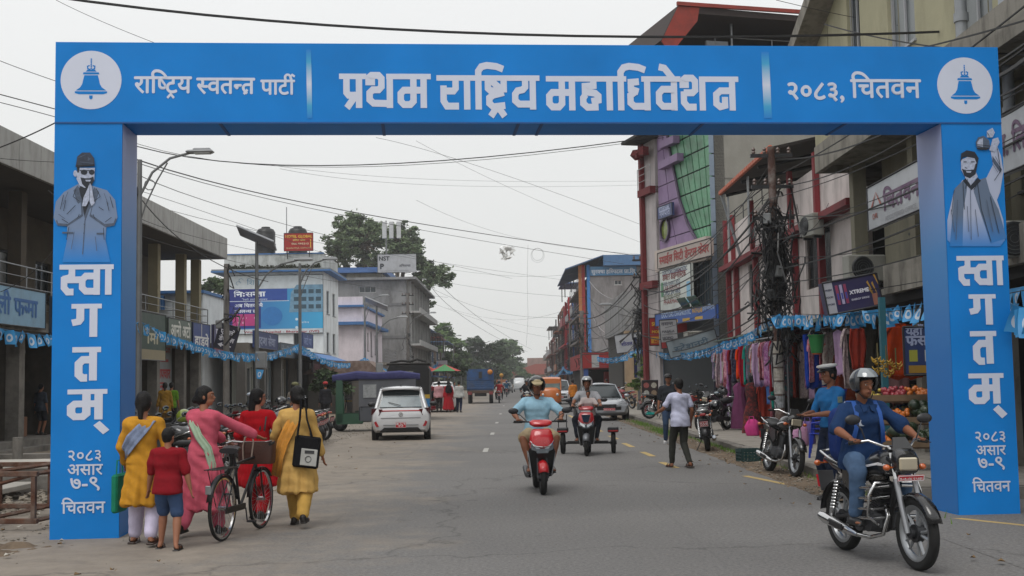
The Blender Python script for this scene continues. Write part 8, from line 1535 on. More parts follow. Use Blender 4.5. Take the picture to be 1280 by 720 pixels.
g=thing('teal_pouch','teal folded pouch in the left hand of the man in white','pouch',(2.54,22.22,.98));MB().box((0,0,0),(.22,.10,.035),rotmat(0,0,.3),ch=.01).build('body',cloth('#1c7a72'),g);MB().box((-.02,.02,.025),(.14,.06,.02),rotmat(0,.1,.3),ch=.006).build('folded_flap',cloth('#23857c'),g)
t,J,hp,s,at=person('man in charcoal polo and black cap standing behind the man in white',(3.92,30.5,.0),PI-.1,1.72,hair='short',top=('shirt','#2b2e33',.95),bottom=('jeans','#34445c'),shoes=('shoe','#b0b0b0'),vox=.02,skin_=0,lod=1)
m=MB();m.ell(hp(0,0,.06),(.10,.115,.07),12,8);m.box(hp(0,.13,.045),(.15,.12,.015),ch=.005);m.build('cap',BLACK,t)
t,J,hp,s,at=person('traffic policeman in sky blue shirt and white topped cap looking down at his hands',(4.17,15.85,0),PI/2+.35,1.74,hair='short',top=('tucked','#24659c',1.05),bottom=('trousers','#1c2436'),shoes=('shoe','#141416'),hl=(-.08,.34,1.12),hr=(.12,.34,1.12),el=(-.6,-.4,-1),er=(.6,-.4,-1),look=(0,-.12),vox=.012,skin_=1,lod=0)
m=MB();m.loft([ering(hp(0,.0,z),Vector((hp(1,0,0)-hp(0,0,0))).normalized(),(hp(0,1,0)-hp(0,0,0)).normalized(),rx,ry,20)for z,rx,ry in((.055,.092,.108),(.085,.094,.11))]);cpb=m.build('cap_band',BLACK,t,smooth=40);m=MB();m.loft([ering(hp(0,.01,z),(hp(1,0,0)-hp(0,0,0)).normalized(),(hp(0,1,0)-hp(0,0,0)).normalized(),rx,ry,20)for z,rx,ry in((.086,.094,.11),(.105,.125,.14),(.125,.12,.135),(.135,.06,.07))]);m.build('cap_top',M('#b9b9b6',.6),t,smooth=50)
m=MB();m.loft([ering(hp(0,.095,.055),(hp(1,0,0)-hp(0,0,0)).normalized(),(hp(0,1,-.3)-hp(0,0,0)).normalized(),.075,.06,14),ering(hp(0,.095,.065),(hp(1,0,0)-hp(0,0,0)).normalized(),(hp(0,1,-.3)-hp(0,0,0)).normalized(),.075,.06,14)]);m.build('cap_peak',BLACK,t)
q=J['shl'];m=MB();m.box(J['shl'].lerp(J['ell'],.35)+Vector((-.062,0,0)),(.012,.07,.08),ch=.003);m.build('arm_badge',M('#6e7a6a',.6,var=.4,scale=30),t);
for q in(-1,1):m=MB();m.box(at(q*.13,-.01,.515),(.10,.05,.012),ch=.004);m.build('epaulette',M('#8a2a2a',.6),t)
mloc,mrz=(3.20,10.75,0),PI+.205
motorcycle('black commuter motorcycle with chrome leg guard ridden toward the camera',mloc,mrz,'#141416','#8a8a8e','commuter',guard=True,stand=False)
t,J,hp,s,at=person('rider in dark blue polo shirt, jeans and silver helmet on the near motorcycle',mloc,mrz,1.60,pelvis=(0,-.24,.90),lean=.10,hl=(-.315,.17,1.075),hr=(.315,.17,1.075),el=(-1,-.5,-.6),er=(1,-.5,-.6),fl=(-.22,.02,.40),fr=(.22,.02,.40),kl=(-.35,1,.45),kr=(.35,1,.45),
  handdir=((.05,1,-.35),(-.05,1,-.35)),curl=.85,hair='short',top=('shirt','#1a3256',.95),bottom=('jeans','#4a617e'),shoes=('shoe','#1a1b1d'),vox=.0085,skin_=1,look=(.12,.02),build=1.1,headfwd=.01)
helmet(t,hp,s,'#2e3134',visor='up',k=1.0)
m=MB();m.box(at(.08,.145,.33),(.05,.012,.055),ch=.003);m.build('shirt_badge',M('#a5aab5',.7,var=.4,scale=40),t)
m=MB();
for q in(-1,1):m.prism([at(q*.015,.105,.49),at(q*.075,.09,.50),at(q*.06,.135,.43),at(q*.02,.13,.45)],(0,.012,0))
m.build('collar',cloth('#1a3256'),t)
bk=thing('backpack','blue delivery backpack on the near rider, striped with white piping','backpack',mloc,mrz);m=MB();m.loft([ering(at(0,y,.16),Vector((1,0,0)),Vector((0,0,1)),rx,rz,20,4)for y,rx,rz in((-.12,.15,.22),(-.15,.18,.25),(-.32,.18,.25),(-.36,.14,.22))]);m.build('body',cloth('#1a2f66'),bk,smooth=40)
for q in(-1,1):
 sash(bk,[at(q*.12,-.13,.40),at(q*.115,-.07,.505),at(q*.11,.03,.515),at(q*.12,.115,.42),at(q*.135,.145,.28),at(q*.155,.12,.15),at(q*.17,.0,.10)],.042,M('#1c4c94',.7,var=.1),'strap',fold=.002,thick=.014,nrm=[(0,-1,.3),(0,-.3,1),(0,.5,1),(0,1,.5),(0,1,0),(0,1,-.2),(q,0,0)])
 m=MB();m.tube([at(q*.10,-.155,.50),at(q*.145,-.20,.34),at(q*.145,-.20,.02)],.008,5);m.build('piping',M('#a9b4c8',.6),bk)
sl,srz=(.36,17.9,0),PI+.06
scooter('glossy red electric scooter ridden toward the camera down the middle of the road',sl,srz,'#b3161e')
t,J,hp,s,at=person('scooter rider in pale blue tshirt, shorts and black helmet over a beige cap',sl,srz,1.66,pelvis=(0,-.24,.87),hl=(-.32,.15,1.07),hr=(.32,.15,1.07),el=(-1,-.6,-.4),er=(1,-.6,-.4),fl=(-.15,.22,.385),fr=(.15,.22,.385),kl=(-.55,1,.3),kr=(.55,1,.3),handdir=((.05,1,-.3),(-.05,1,-.3)),curl=.8,hair='short',top=('tee','#8fb4c6',.85),bottom=('shorts','#a08f72'),shoes=('sandal','#1c1a18'),vox=.011,skin_=1,build=1.12,lod=0)
helmet(t,hp,s,'#1a1b1d',visor=False,k=1.08);m=MB();m.loft([ering(hp(0,.12+.05*i,.075-.018*i),Vector((1,0,0)),Vector((0,0,1)),.085-.015*i,.02-.004*i,12)for i in range(3)]);m.ell(hp(0,.06,.085),(.09,.09,.05),12,8);m.build('cap',M('#9d8f6f',.8),t,smooth=60)
tl,trz=(1.6,26.5,0),PI-.10
sc3=scooter('red and black scooter fitted with two side wheels coming toward the camera',tl,trz,'#9c1820',style=1)
for x in(-.56,.56):
 wheel(sc3,-.35,.235,.10,'alloy','side_wheel',x=x,rimm=M('#2a2b2d',.5,.4));m=MB();m.box((x,-.35,.52),(.24,.36,.12),ch=.02);m.build('side_box',M('#1c1d20',.5),sc3);m=MB();m.box((x,-.165,.50),(.22,.012,.03));m.build('reflector_strip',M('#9c1a1e',.3),sc3)
 m=MB();m.tube([(x-.09,-.3,.58),(x-.09,-.3,.86),(x-.09,-.5,.86)],.012,5);m.tube([(x+.09,-.3,.58),(x+.09,-.3,.86),(x+.09,-.5,.86)],.012,5);m.tube([(x-.09,-.3,.74),(x+.09,-.3,.74)],.01,5);(m.build('box_rail',DKSTEEL,sc3)if x>0 else None)
m=MB();m.cyl((-.56,-.35,.235),(.56,-.35,.235),.025,n=8);m.box((0,-.2,.26),(.9,.05,.05));m.build('axle',BLACK,sc3)
t,J,hp,s,at=person('man in grey shirt and pale helmet riding the three-wheeled scooter',tl,trz,1.68,pelvis=(0,-.35,.87),hl=(-.32,.14,1.06),hr=(.32,.14,1.06),el=(-1,-.6,-.4),er=(1,-.6,-.4),fl=(-.2,.18,.385),fr=(.2,.18,.385),kl=(-.6,1,.3),kr=(.6,1,.3),handdir=((.05,1,-.3),(-.05,1,-.3)),curl=.8,hair='short',top=('tee','#8c8c90',.9),bottom=('trousers','#1d2028'),shoes=('sandal','#1c1a18'),vox=.014,skin_=1,build=1.1,lod=0)
helmet(t,hp,s,'#a9a4a2',visor='up',k=1.05)
person('small child standing in front of the man on the three-wheeled scooter',(tl[0]+.02,tl[1]-.22,.40),trz,.98,hair='short',top=('tee','#a59a98',.9),bottom=('shorts','#7a3a42'),hl=(-.16,.22,.68),hr=(.16,.22,.68),vox=.011,skin_=0,lod=0,build=1.3)
car('white hatchback with red light strip parked on the left seen from behind',(-3.36,36.2,0),.07,'#d2d3d5','hatch',name='hatchback')
car('silver car parked at the right kerb facing the camera',(3.55,49.5,0),PI+.10,'#9fa3a8','sedan')
car('white four wheel drive oncoming in the right lane',(3.15,84,0),PI,'#b9bcc0','suv',name='oncoming_car')
car('white car half hidden between the black van and the walkers',(-4.15,68.5,0),.05,'#c5c6c6','sedan');car('second white car parked further up on the left',(-4.6,78,0),.05,'#c0c0c0','suv');car('small dark green car behind the orange auto rickshaw',(3.0,104,0),PI,'#30463c','sedan',name='oncoming_car');car('distant grey car far down the left lane',(-1.0,175,0),0,'#7a7d80','sedan',name='distant_car')
vn=thing('white_van','white passenger van with roof rack far down the road','van',(.9,190,0),PI);m=MB();m.loft([yring(y,z,rx,rz,16,4.5)for y,z,rx,rz in((-2.3,1.25,.85,.85),(-2.2,1.25,.92,.95),(1.4,1.25,.92,.95),(2.0,1.05,.92,.75),(2.4,.85,.86,.5))]);m.build('body',M('#c3c6c8',.3,coat=.6,var=.03),vn,smooth=50)
m=MB();m.add([(-.76,1.62,2.02),(.76,1.62,2.02),(.8,2.12,1.35),(-.8,2.12,1.35)],[(0,1,2,3)]);m.build('windscreen',GLSD if 'GLSD' in globals()else GLASSD,vn);m=MB();m.b2((-.7,-1.9,2.24),(.7,1.0,2.45));m.build('roof_load',BLACK,vn);m=MB();m.b2((-.8,2.36,.35),(.8,2.5,.55));m.build('bumper',M('#8d9194',.5),vn)
for x in(-.8,.8):tyre(vn,x,1.5,.33,.2);tyre(vn,x,-1.5,.33,.2)
for x in(-.6,.6):m=MB();m.b2((x-.14,2.38,.75),(x+.14,2.44,.95));m.build('headlamp',M('#b5bcc0',.1),vn)
def auto(label,loc,rz,c,name='auto_rickshaw'):
 t=thing(name,label,'auto rickshaw',loc,rz);bp=paint(c,.4)
 m=MB();m.loft([yring(1.15,.75,.30,.35,16,3),yring(1.0,.80,.55,.45,16,3.5),yring(.75,.78,.64,.48,16,4)]);m.build('nose',bp,t,smooth=50)
 m=MB();m.b2((-.65,-1.2,.35),(.65,.1,.95),ch=.06);m.build('rear_body',bp,t);m=MB();m.b2((-.65,.1,.30),(.65,.85,.42),ch=.03);m.build('floor',BLACK,t)
 m=MB();m.loft([yring(-1.25,1.62,.62,.16,16,4),yring(-1.0,1.66,.66,.18,16,4),yring(.6,1.66,.66,.18,16,4),yring(.85,1.60,.60,.14,16,4)]);m.build('canopy',bp,t,smooth=50)
 m=MB();m.b2((-.60,-1.22,.95),(.60,-1.15,1.5));m.build('rear_panel',BLACK,t)
 m=MB();m.add([(-.52,.84,1.5),(.52,.84,1.5),(.56,.98,1.12),(-.56,.98,1.12)],[(0,1,2,3)]);m.build('windscreen',M('#56635f',.08,var=.3,scale=3),t)
 for x in(-1,1):
  m=MB();m.tube([(x*.60,.98,1.1),(x*.60,.85,1.6)],.035,6);m.build('front_pillar',bp,t);m=MB();m.tube([(x*.62,0,.95),(x*.62,-.05,1.6)],.03,6);m.build('pillar',bp,t)
  tyre(t,x*.55,-.85,.24,.12);m=MB();m.ell((x*.40,1.12,.85),(.08,.05,.08),10,6);m.build('headlamp',M('#b0b5b8',.1,.3),t);mirror(t,x*.55,.95,1.15,x*.72,.95,1.25)
 tyre(t,.0001,1.05,.24,.12);return t
auto('orange auto rickshaw coming down the right lane behind the red scooter',(2.02,68,0),PI,'#b5601c')
t=thing('auto_rickshaw','green auto rickshaw with purple canvas roof parked beyond the white hatchback','auto rickshaw',(-4.95,42,0),PI/2+.12);gb=paint('#164630',.4)
m=MB();m.b2((-.72,-1.5,.32),(.72,.45,.85),ch=.04);m.build('body',M('#505359',.5,.3,var=.1),t);m=MB();m.loft([yring(1.25,.80,.42,.48,16,4),yring(1.10,.82,.68,.52,16,5),yring(.95,.82,.72,.52,16,5)]);m.build('nose',gb,t,smooth=50);m=MB();m.b2((-.72,.3,.26),(.72,1.15,.38),ch=.03);m.build('floor',gb,t)
m=MB();m.b2((.66,-1.5,.85),(.73,.45,1.78));m.b2((-.73,-1.5,.85),(-.66,.45,1.78));m.build('side_curtain',M('#56585e',.6,var=.15),t);m=MB();m.b2((-.75,-.15,1.15),(-.735,.3,1.6));m.build('side_window',M('#8c8f90',.3,var=.3,scale=8),t)
m=MB();m.loft([yring(-1.65,1.84,.74,.12,16,4),yring(-1.0,1.90,.82,.17,16,4),yring(-.2,1.87,.80,.15,16,4),yring(.5,1.91,.82,.17,16,4),yring(1.35,1.82,.74,.13,16,4)]);m.build('canvas_roof',cloth('#3e3f66'),t,smooth=50)
for x in(-1,1):
 for y in(.35,1.12,-1.45):m=MB();m.tube([(x*.70,y,.7),(x*.70,y,1.8)],.025,6);m.build('post',gb if y>1 else BLACK,t)
 m=MB();m.b2((x*.70-.03,1.0,.3),(x*.70+.03,1.22,1.78));m.build('green_post',gb,t);tyre(t,x*.58,-.95,.26,.12)
m=MB();m.add([(-.62,1.14,1.7),(.62,1.14,1.7),(.62,1.2,1.15),(-.62,1.2,1.15)],[(0,1,2,3)]);m.build('windscreen',GLASSD,t);tyre(t,.0001,1.1,.26,.12);m=MB();m.b2((-.5,.0,.85),(.5,.35,1.0),ch=.03);m.b2((-.5,-.1,.95),(.5,.02,1.4),ch=.03);m.build('driver_seat',BLACK,t);m=MB();m.tube([(0,1.0,.5),(0,.85,1.15)],.02,6);m.tube([(-.3,.8,1.15),(.3,.8,1.15)],.015,6);m.build('handlebar',BLACK,t);m=MB();m.b2((-.66,.98,.36),(.66,1.03,1.12));m.b2((-.73,.45,.26),(-.68,1.2,.62));m.b2((.68,.45,.26),(.73,1.2,.62));m.build('front_panel',gb,t,kind='stuff');m=MB();m.b2((-.5,-.3,.9),(.5,.44,1.75));m.build('dark_partition',BLACK,t);m=MB();m.b2((.66,.7,1.0),(.745,1.22,1.06));m.build('yellow_stripe',M('#b08a2a',.5),t)
m=MB();[m.b2((.74,.45+i*.0,.45+i*.09),(.76,.6,.5+i*.09))for i in range(3)];m.build('vent',gb,t,kind='stuff')
t=thing('black_van','tall black bodied van with yellow and blue rear corner behind the white hatchback','van',(-4.72,55,0),.05);m=MB();m.loft([[Vector((x,y,z))for x,z in((-.92,.5),(.92,.5),(.92,2.2),(.8,2.42),(-.8,2.42),(-.92,2.2))]for y in(-2.6,1.6)]);m.build('body',M('#0e0e10',.7,var=.25,dirt='#26231f',dirtamt=.4,dscale=2),t)
m=MB();m.b2((-.85,1.6,.5),(.85,2.7,1.8),ch=.12);m.build('cab',M('#2b2c30',.5),t);m=MB();m.b2((.70,-2.62,.95),(.93,-2.59,1.12));m.build('yellow_band',M('#b0902a',.5),t);m=MB();m.b2((.70,-2.62,.6),(.93,-2.59,.94));m.build('blue_band',M('#2a6a9c',.5),t);m=MB();m.b2((-.25,-2.63,1.45),(.30,-2.59,1.75));m.build('rear_window',M('#4a5054',.2,var=.2),t);m=MB();m.b2((-.28,-2.63,1.95),(.22,-2.59,2.15));m.build('rear_emblem',M('#6d6f6c',.6,var=.5,scale=20),t)
m=MB();m.box((0,-.5,2.47),(1.9,4.2,.08),ch=.03);m.build('roof_sheet',M('#2a2927',.8,var=.3),t);m=MB();m.tube([(-.8,-2.5,2.52),(-.3,-2.5,2.6),(.1,-2.5,2.56),(.4,-2.5,2.66),(.8,-2.5,2.54)],.05,6);m.build('rolled_tarpaulin',M('#232220',.9,var=.3),t)
for x in(-.78,.78):tyre(t,x,-1.6,.34,.2);tyre(t,x,1.9,.34,.2)
t=thing('blue_truck','blue open truck seen from behind at the left of the lane','truck',(-2.55,93,0),.02);bl=M('#1c4470',.6,.1,var=.2,dirt='#4a4038',dirtamt=.6,dscale=2)
for i in range(4):m=MB();m.b2((-1.02,-2.5,1.10+i*.155),(1.02,-2.42,1.24+i*.155),ch=.012);m.build('tailgate_board',bl,t)
m=MB();m.b2((-1.02,-2.4,1.0),(-.96,1.6,2.45));m.b2((.96,-2.4,1.0),(1.02,1.6,2.45));m.build('side_board',bl,t);m=MB();m.prism([(-1.0,1.5,1.75),(1.0,1.5,1.75),(.92,1.5,2.65),(-.92,1.5,2.65)],(0,.1,0));m.b2((-.9,-2.3,1.75),(-.84,-2.2,2.5));m.build('head_board',bl,t);m=MB();m.prism([(-1.0,-2.44,1.76),(1.0,-2.44,1.76),(.9,-2.44,2.55),(-.9,-2.44,2.55)],(0,.06,0));m.build('upper_gate',M('#1d4a7c',.6,.1,var=.25,dirt='#3c342e',dirtamt=.6,dscale=2.5),t)
m=MB();m.b2((-.95,1.7,.8),(.95,3.2,2.3),ch=.08);m.build('cab',bl,t);m=MB();m.b2((-1.0,-2.5,.78),(1.0,2.2,.98));m.build('bed',M('#4a3a30',.8,var=.2),t);m=MB();m.b2((-.45,-2.4,.55),(.45,2.5,.8));m.build('chassis',BLACK,t)
m=MB();m.b2((-.12,-2.53,1.9),(.12,-2.45,2.4));m.build('latch_plate',M('#2a2826',.6),t)
for x in(-.8,.8):tyre(t,x,-1.6,.42,.3);tyre(t,x,2.3,.42,.25);m=MB();m.b2((x-.14,-2.54,.68),(x+.14,-2.5,.9));m.build('tail_lamp',M('#7a3030',.4),t)
t=thing('orange_ball','orange ball lantern on the top right corner of the blue truck','ball',P(612.5,465,90.4));MB().ell((0,0,0),.2,16,10).build('ball',M('#b8701c',.5,var=.1),t);MB().cyl((0,0,.18),(0,0,.26),.03,n=6).build('stem',BLACK,t)
def rider_on(label_r,label_m,loc,rz,top,c='#17171a',kind='commuter',helm='#1a1a1c',two=None):
 motorcycle(label_m,loc,rz,c,'#8a1f24',kind,wheelst='alloy',stand=False);t,J,hp,s,at=person(label_r,loc,rz,1.68,pelvis=(0,-.22,.92),lean=.1,hl=(-.31,.17,1.07),hr=(.31,.17,1.07),el=(-1,-.5,-.5),er=(1,-.5,-.5),fl=(-.22,0,.36),fr=(.22,0,.36),kl=(-.4,1,.3),kr=(.4,1,.3),hair='short',top=('shirt',top,1.6),bottom=('trousers','#1c1e24'),shoes=('shoe','#141416'),vox=.03,lod=2,skin_=0,build=1.08);helmet(t,hp,s,helm,visor=True)
 if two:t,J,hp,s,at=person(two[0],loc,rz,1.68,pelvis=(0,-.55,.97),hl=(-.2,-.25,.95),hr=(.2,-.25,.95),fl=(-.22,-.35,.42),fr=(.22,-.35,.42),kl=(-.5,1,.2),kr=(.5,1,.2),hair='short',top=('shirt',two[1],1.6),bottom=('trousers','#1c1e24'),shoes=('shoe','#141416'),vox=.03,lod=2,roll=-.12);helmet(t,hp,s,'#1c1c1e',visor=True)
rider_on('front rider in black on the motorcycle left of the orange auto rickshaw','motorcycle carrying two people in black left of the orange auto rickshaw',(.72,66,0),PI,'#1b1c20',two=('pillion rider in black leaning out behind the rider','#202126'))
rider_on('distant rider in red shirt beside the blue truck','distant motorcycle ridden away beside the blue truck',(-1.12,92,0),0,'#8e2226');rider_on('distant rider in teal jacket in mid road','tiny motorcycle with red tail lamp in mid road',(-.75,128,0),0,'#1f4a66',helm='#1c3a6a')
m_=thing('road_barrier','yellow and red traffic divider post in the far road','barrier',(-1.6,160,0));MB().b2((-.08,-.08,0),(.08,.08,2.2)).build('post',M('#9a5a38',.7),m_);MB().b2((-.7,-.1,1.5),(.7,-.04,1.9)).build('board',M('#a06a48',.7,var=.3),m_);MB().ell((0,0,2.45),.28).build('beacon',M('#b8862a',.5),m_)
for px_,Y,c,lb in((758,82,'#b5b5bb','pedestrian in white shirt outside the red fronted shop'),(765,80,'#6e1f22','pedestrian in dark red outside the red fronted shop'),(716,62,'#b5702a','pedestrian in orange behind the white four wheel drive'),(568,100,'#4a4650','distant pedestrian beside the parked cars on the left'),(600,140,'#6a4a4a','far pedestrian beyond the blue truck')):
 q=P(px_,480,Y);person(lb,(q.x,Y,0),RNG.uniform(0,6),1.65,hair='short',top=('shirt',c,1.5),bottom=('trousers','#2a2c33'),shoes=('shoe','#1a1a1a'),vox=.03,lod=2)
prot={}
for k,(b_,a_,kd,wh)in{'black':('#141416','#8a1f24','commuter','alloy'),'sport':('#17171b','#7c1a20','sport','alloy'),'red':('#7c141a','#1a1a1c','commuter','wire'),'blue':('#1c2c4a','#8a8a90','sport','alloy'),'grey':('#3c3e42','#1a1a1c','sport','alloy')}.items():prot[k]=None
spec={'black':('#141416','#8a1f24','commuter','alloy'),'sport':('#17171b','#7c1a20','sport','alloy'),'red':('#7c141a','#1a1a1c','commuter','wire'),'blue':('#1c2c4a','#8a8a90','sport','alloy'),'grey':('#3c3e42','#1a1a1c','sport','alloy')}
def park(kind,label,loc,rz,group='parked motorcycles',lean=.10):
 if prot[kind]is None:b_,a_,kd,wh=spec[kind];prot[kind]=motorcycle(label,loc,rz,b_,a_,kd,wheelst=wh,group=group,chrome_ex=kind in('black','red'),front_plate=False);o=prot[kind]
 else:o=copy_tree(prot[kind],loc,rz,label,group)
 o.rotation_euler=(0,-lean,rz);return o
ordn=('first','second','third','fourth','fifth','sixth','seventh','eighth','ninth','tenth','eleventh','twelfth','thirteenth','fourteenth','fifteenth','last');rb=random.Random(21)
kinds=['black','sport','grey','black','blue','sport','red','black','grey','sport','black','red','sport','black','blue','black'];cn={'black':'black','sport':'black and dark red sport','red':'maroon','blue':'navy','grey':'charcoal grey'}
for i,k in enumerate(kinds):
 Y=20.2+i*1.02;park(k,'%s motorcycle, %s from the near end of the left parked row'%(cn[k],ordn[i]),(-5.75+rb.uniform(-.12,.12)-(.25 if i>12 else 0),Y,.0),.95+rb.uniform(-.12,.12),'motorcycles parked in a row on the left')
for lb,k,loc,rz in(('black motorcycle seen from behind with red plate at the right kerb','black',(4.36,27.2,.01),-.18),('black motorcycle with alloy wheels parked before the blue chairs','black',(4.42,20.1,.01),PI+.12),('black motorcycle with round mirrors standing on the right pavement','black',(5.55,33.5,.17),PI-.75),
 ('dark motorcycle with chrome exhaust by the menu board on the pavement','black',(5.55,44.5,.17),-1.2),('black and red motorcycle right of the menu board','sport',(6.35,44.0,.17),-1.35),('third motorcycle beside the blue kiosk','grey',(7.1,43.5,.17),-.9),('motorcycle parked near the red fronted shop','black',(5.0,62,.1),.4),('second motorcycle parked near the red fronted shop','red',(5.6,60.5,.17),.5)):
 park(k,lb,loc,rz,'motorcycles parked on the right')
def loose_helmet(label,loc,c,rz=0):
 t=thing('crash_helmet',label,'helmet',loc,rz);hp=lambda x,y,z:Vector((x,y,z));helmet(t,hp,1,c,visor=True)
for lb,p_,c,rz in(('yellow striped black helmet on the nearest parked motorcycle',(-5.62,20.5,1.08),'#6d7a2a',.4),('grey helmet hung on a parked motorcycle behind the red-clad woman',(-6.0,27.6,1.15),'#3a3c40',1),('dark helmet on a motorcycle mirror right of the woman in pale yellow',(-6.1,31.5,1.16),'#232528',2),('glossy black helmet further along the parked row',(-6.2,34.2,1.16),'#1a1b1e',1.5),('grey helmet on the seat of the kerbside motorcycle',(4.42,26.3,.98),'#2e3033',2.4),('black helmet resting on the motorcycle before the shutter',(5.75,33.1,1.2),'#26282b',0.5)):loose_helmet(lb,p_,c,rz)
sb=scooter('silver trimmed scooter nose poking out behind the boy',(-5.2,18.7,0),1.0,'#3c3e40');
def garment(label,loc,rz,w_,h_,c,c2=None,kind='dress',seed=0,name='garment',cat='clothing'):
 r=random.Random(seed);n,k=8,10;mb=MB();rows=[]
 for j in range(k+1):
  v=j/k;ww=w_*(.62+.38*min(1,v*2.2))if kind!='scarf' else w_*(.9+.1*math.sin(v*5));rows.append([Vector(((i/n-.5)*ww*(1+.10*math.sin(v*7+seed)),.030*math.sin(i*1.7+seed+v*1.5)*(.3+v)+.012*math.sin(i*3.1+seed),-v*h_-(.03*math.sin(i*2+seed)if j==k else 0)+(.0 if j else-.05*abs(i/n-.5)*2)))for i in range(n+1)])
 q=n+1;vs=[p for rw in rows for p in rw];mb.add(vs,[(j*q+i,j*q+i+1,(j+1)*q+i+1,(j+1)*q+i)for j in range(k)for i in range(n)])
 t=thing(name,label,cat,loc,rz,'clothes hung outside the clothes shop');mt=M(c,.9,var=.35 if c2 else.12,scale=18,dirt=c2,dirtamt=.9 if c2 else.4,dscale=14)if c2 else cloth(c)
 o=mb.build('cloth',mt,t,smooth=180);md=o.modifiers.new('t','SOLIDIFY');md.thickness=.02
 if kind=='dress':
  for s in(-1,1):sl=MB();sl.loft([ering((s*w_*.30,0,-.06),Vector((0,1,0)),Vector((0,0,1)),.03,.05,10),ering((s*w_*.52,.01,-.2),Vector((0,1,0)),Vector((0,0,1)),.03,.06,10),ering((s*w_*.58,.02,-.36),Vector((0,1,0)),Vector((0,0,1)),.025,.05,10)]);sl.build('sleeve',mt,t,smooth=60)
 hk=MB();hk.tube([(0,0,-.02),(0,0,.03),(.02,0,.06),(0,0,.08)],.005,4);hk.tube([(-w_*.3,0,-.06),(0,0,-.01),(w_*.3,0,-.06)],.007,4);hk.build('hanger',DKSTEEL,t);return t
rack=thing('clothes_rack','long rails of the clothes shop under the corrugated awning','clothes rack',(7.0,30,0));ra=At(rack)
for(x,z,y0_,y1_)in((6.38,2.6,28.9,38.2),(6.6,1.65,29.0,37.6),(7.2,2.6,28.0,37),(6.75,2.66,22.6,27.9)):m=MB();m.cyl((x,y0_,z),(x,y1_,z),.018,n=6);ra.mb(m,'rail',STEEL)
for y in(28.95,33,37.5):m=MB();m.cyl((6.6,y,.15),(6.6,y,2.6),.025,n=6);ra.mb(m,'upright',STEEL)
COLN=[('#a898b8','#5a4a7a','lilac flowered'),('#4a74b8',None,'denim blue'),('#8a4a80','#c0a0b8','purple patterned'),('#b8a8a8','#40304a','black and white'),('#c01c38',None,'crimson'),('#8c8890','#3a3038','grey checked'),('#7a2a3a','#c08a90','wine red printed'),('#2c5a60','#9a3040','teal and red'),('#dc4418',None,'bright orange'),('#8c1c2c',None,'dark maroon'),('#c0a0c4',None,'pale mauve'),('#1f8a7c',None,'sea green'),('#30304a','#8a8aa0','navy dotted'),('#b86a80','#e0c0c8','rose pink'),('#a03a2c',None,'brick red'),('#806a9a',None,'soft violet'),('#2a2428','#703040','black flowered'),('#b5b0a8','#8a5060','cream printed')]
for i in range(30):
 c,c2,nm=COLN[(i*7)%18];y=38.0-i*.31;garment(('%s garment hung on the upper front rail, far half of the clothes shop' if i<18 else '%s piece hung on the upper front rail nearer the rusty pole')%nm,(6.38,y,2.52),PI/2+rb.uniform(-1.3,.5),.34+rb.random()*.14,.75+rb.random()*.5+(.3 if i==8 else 0),c,c2,'dress' if i%3!=1 else 'scarf',i)
for i in range(18):
 c,c2,nm=COLN[(i*5+3)%18];y=37.4-i*.45;garment('%s garment hung on the lower rail of the clothes shop'%nm,(6.6,y,1.60),PI/2+rb.uniform(-1.3,.5),.36+rb.random()*.12,.65+rb.random()*.5,c,c2,'dress' if i%2 else 'scarf',30+i)
for i in range(10):
 c,c2,nm=COLN[(i*7+1)%18];y=36.6-i*.85;garment('%s dress on the rear rail inside the clothes shop'%nm,(7.2,y,2.5),PI/2+rb.uniform(-.5,.5),.55,1.4,c,c2,'dress',60+i)
for i in range(7):
 c,c2,nm=COLN[(i*11+2)%18];garment('%s garment hung between the rusty pole and the orange dress'%nm,(6.75,27.6-i*.68,2.58),PI/2+rb.uniform(-1.3,.2),.40,.8+rb.random()*.4,c,c2,'dress' if i%2 else 'scarf',130+i)
mq=thing('mannequin','headless mannequin in black and red floral gown at the shop edge','mannequin',(6.25,31.6,.16));m=MB();m.loft([ering((0,0,z),XR,YF,rx,ry,16)for z,rx,ry in((0,.30,.22),(.5,.24,.18),(.85,.14,.10),(1.1,.19,.12),(1.28,.16,.08),(1.33,.06,.05))]);m.build('gown',M('#2c1214',.9,var=.3,dirt='#9a2c24',dirtamt=.9,dscale=9),mq,smooth=60);MB().ell((0,0,1.47),(.08,.1,.12)).build('head',M('#141416',.5),mq)
pk=thing('mannequin','mannequin in plum pleated dress beside the floral one','mannequin',(6.3,33.6,.16));m=MB();m.loft([[Vector(((rx*(1+.07*math.cos(9*a)))*math.cos(a),ry*(1+.07*math.cos(9*a))*math.sin(a),z))for a in[2*PI*k/36 for k in range(36)]]for z,rx,ry in((.05,.27,.2),(.6,.22,.16),(.95,.14,.10),(1.2,.18,.11),(1.32,.06,.05))]);m.build('dress',cloth('#6e3a5c'),pk,smooth=60);MB().ell((0,0,1.45),(.08,.1,.12)).build('head',M('#8a7a70',.5),pk)
def sack(label,loc,rx,ry,h,c,name='bag',cat='bag',c2=None,straps=True):
 t=thing(name,label,cat,loc,rb.uniform(-.4,.4));m=MB();m.loft([ering((.02*math.sin(z*9),0,z*h),XR,YF,rx*k,ry*k,16,3)for z,k in((0,.8),(.1,1),(.55,1.03),(.85,.85),(1,.45))]);m.build('body',M(c,.7,var=.15,dirt=c2,dirtamt=.8,dscale=6)if c2 else cloth(c),t,smooth=60)
 if straps:bag_strap(t,[(-rx*.4,-ry*.9,h*.8),(-rx*.3,-ry*.5,h*1.15),(rx*.3,-ry*.5,h*1.15),(rx*.4,-ry*.9,h*.8)],.012,cloth(c),'handle')
 return t
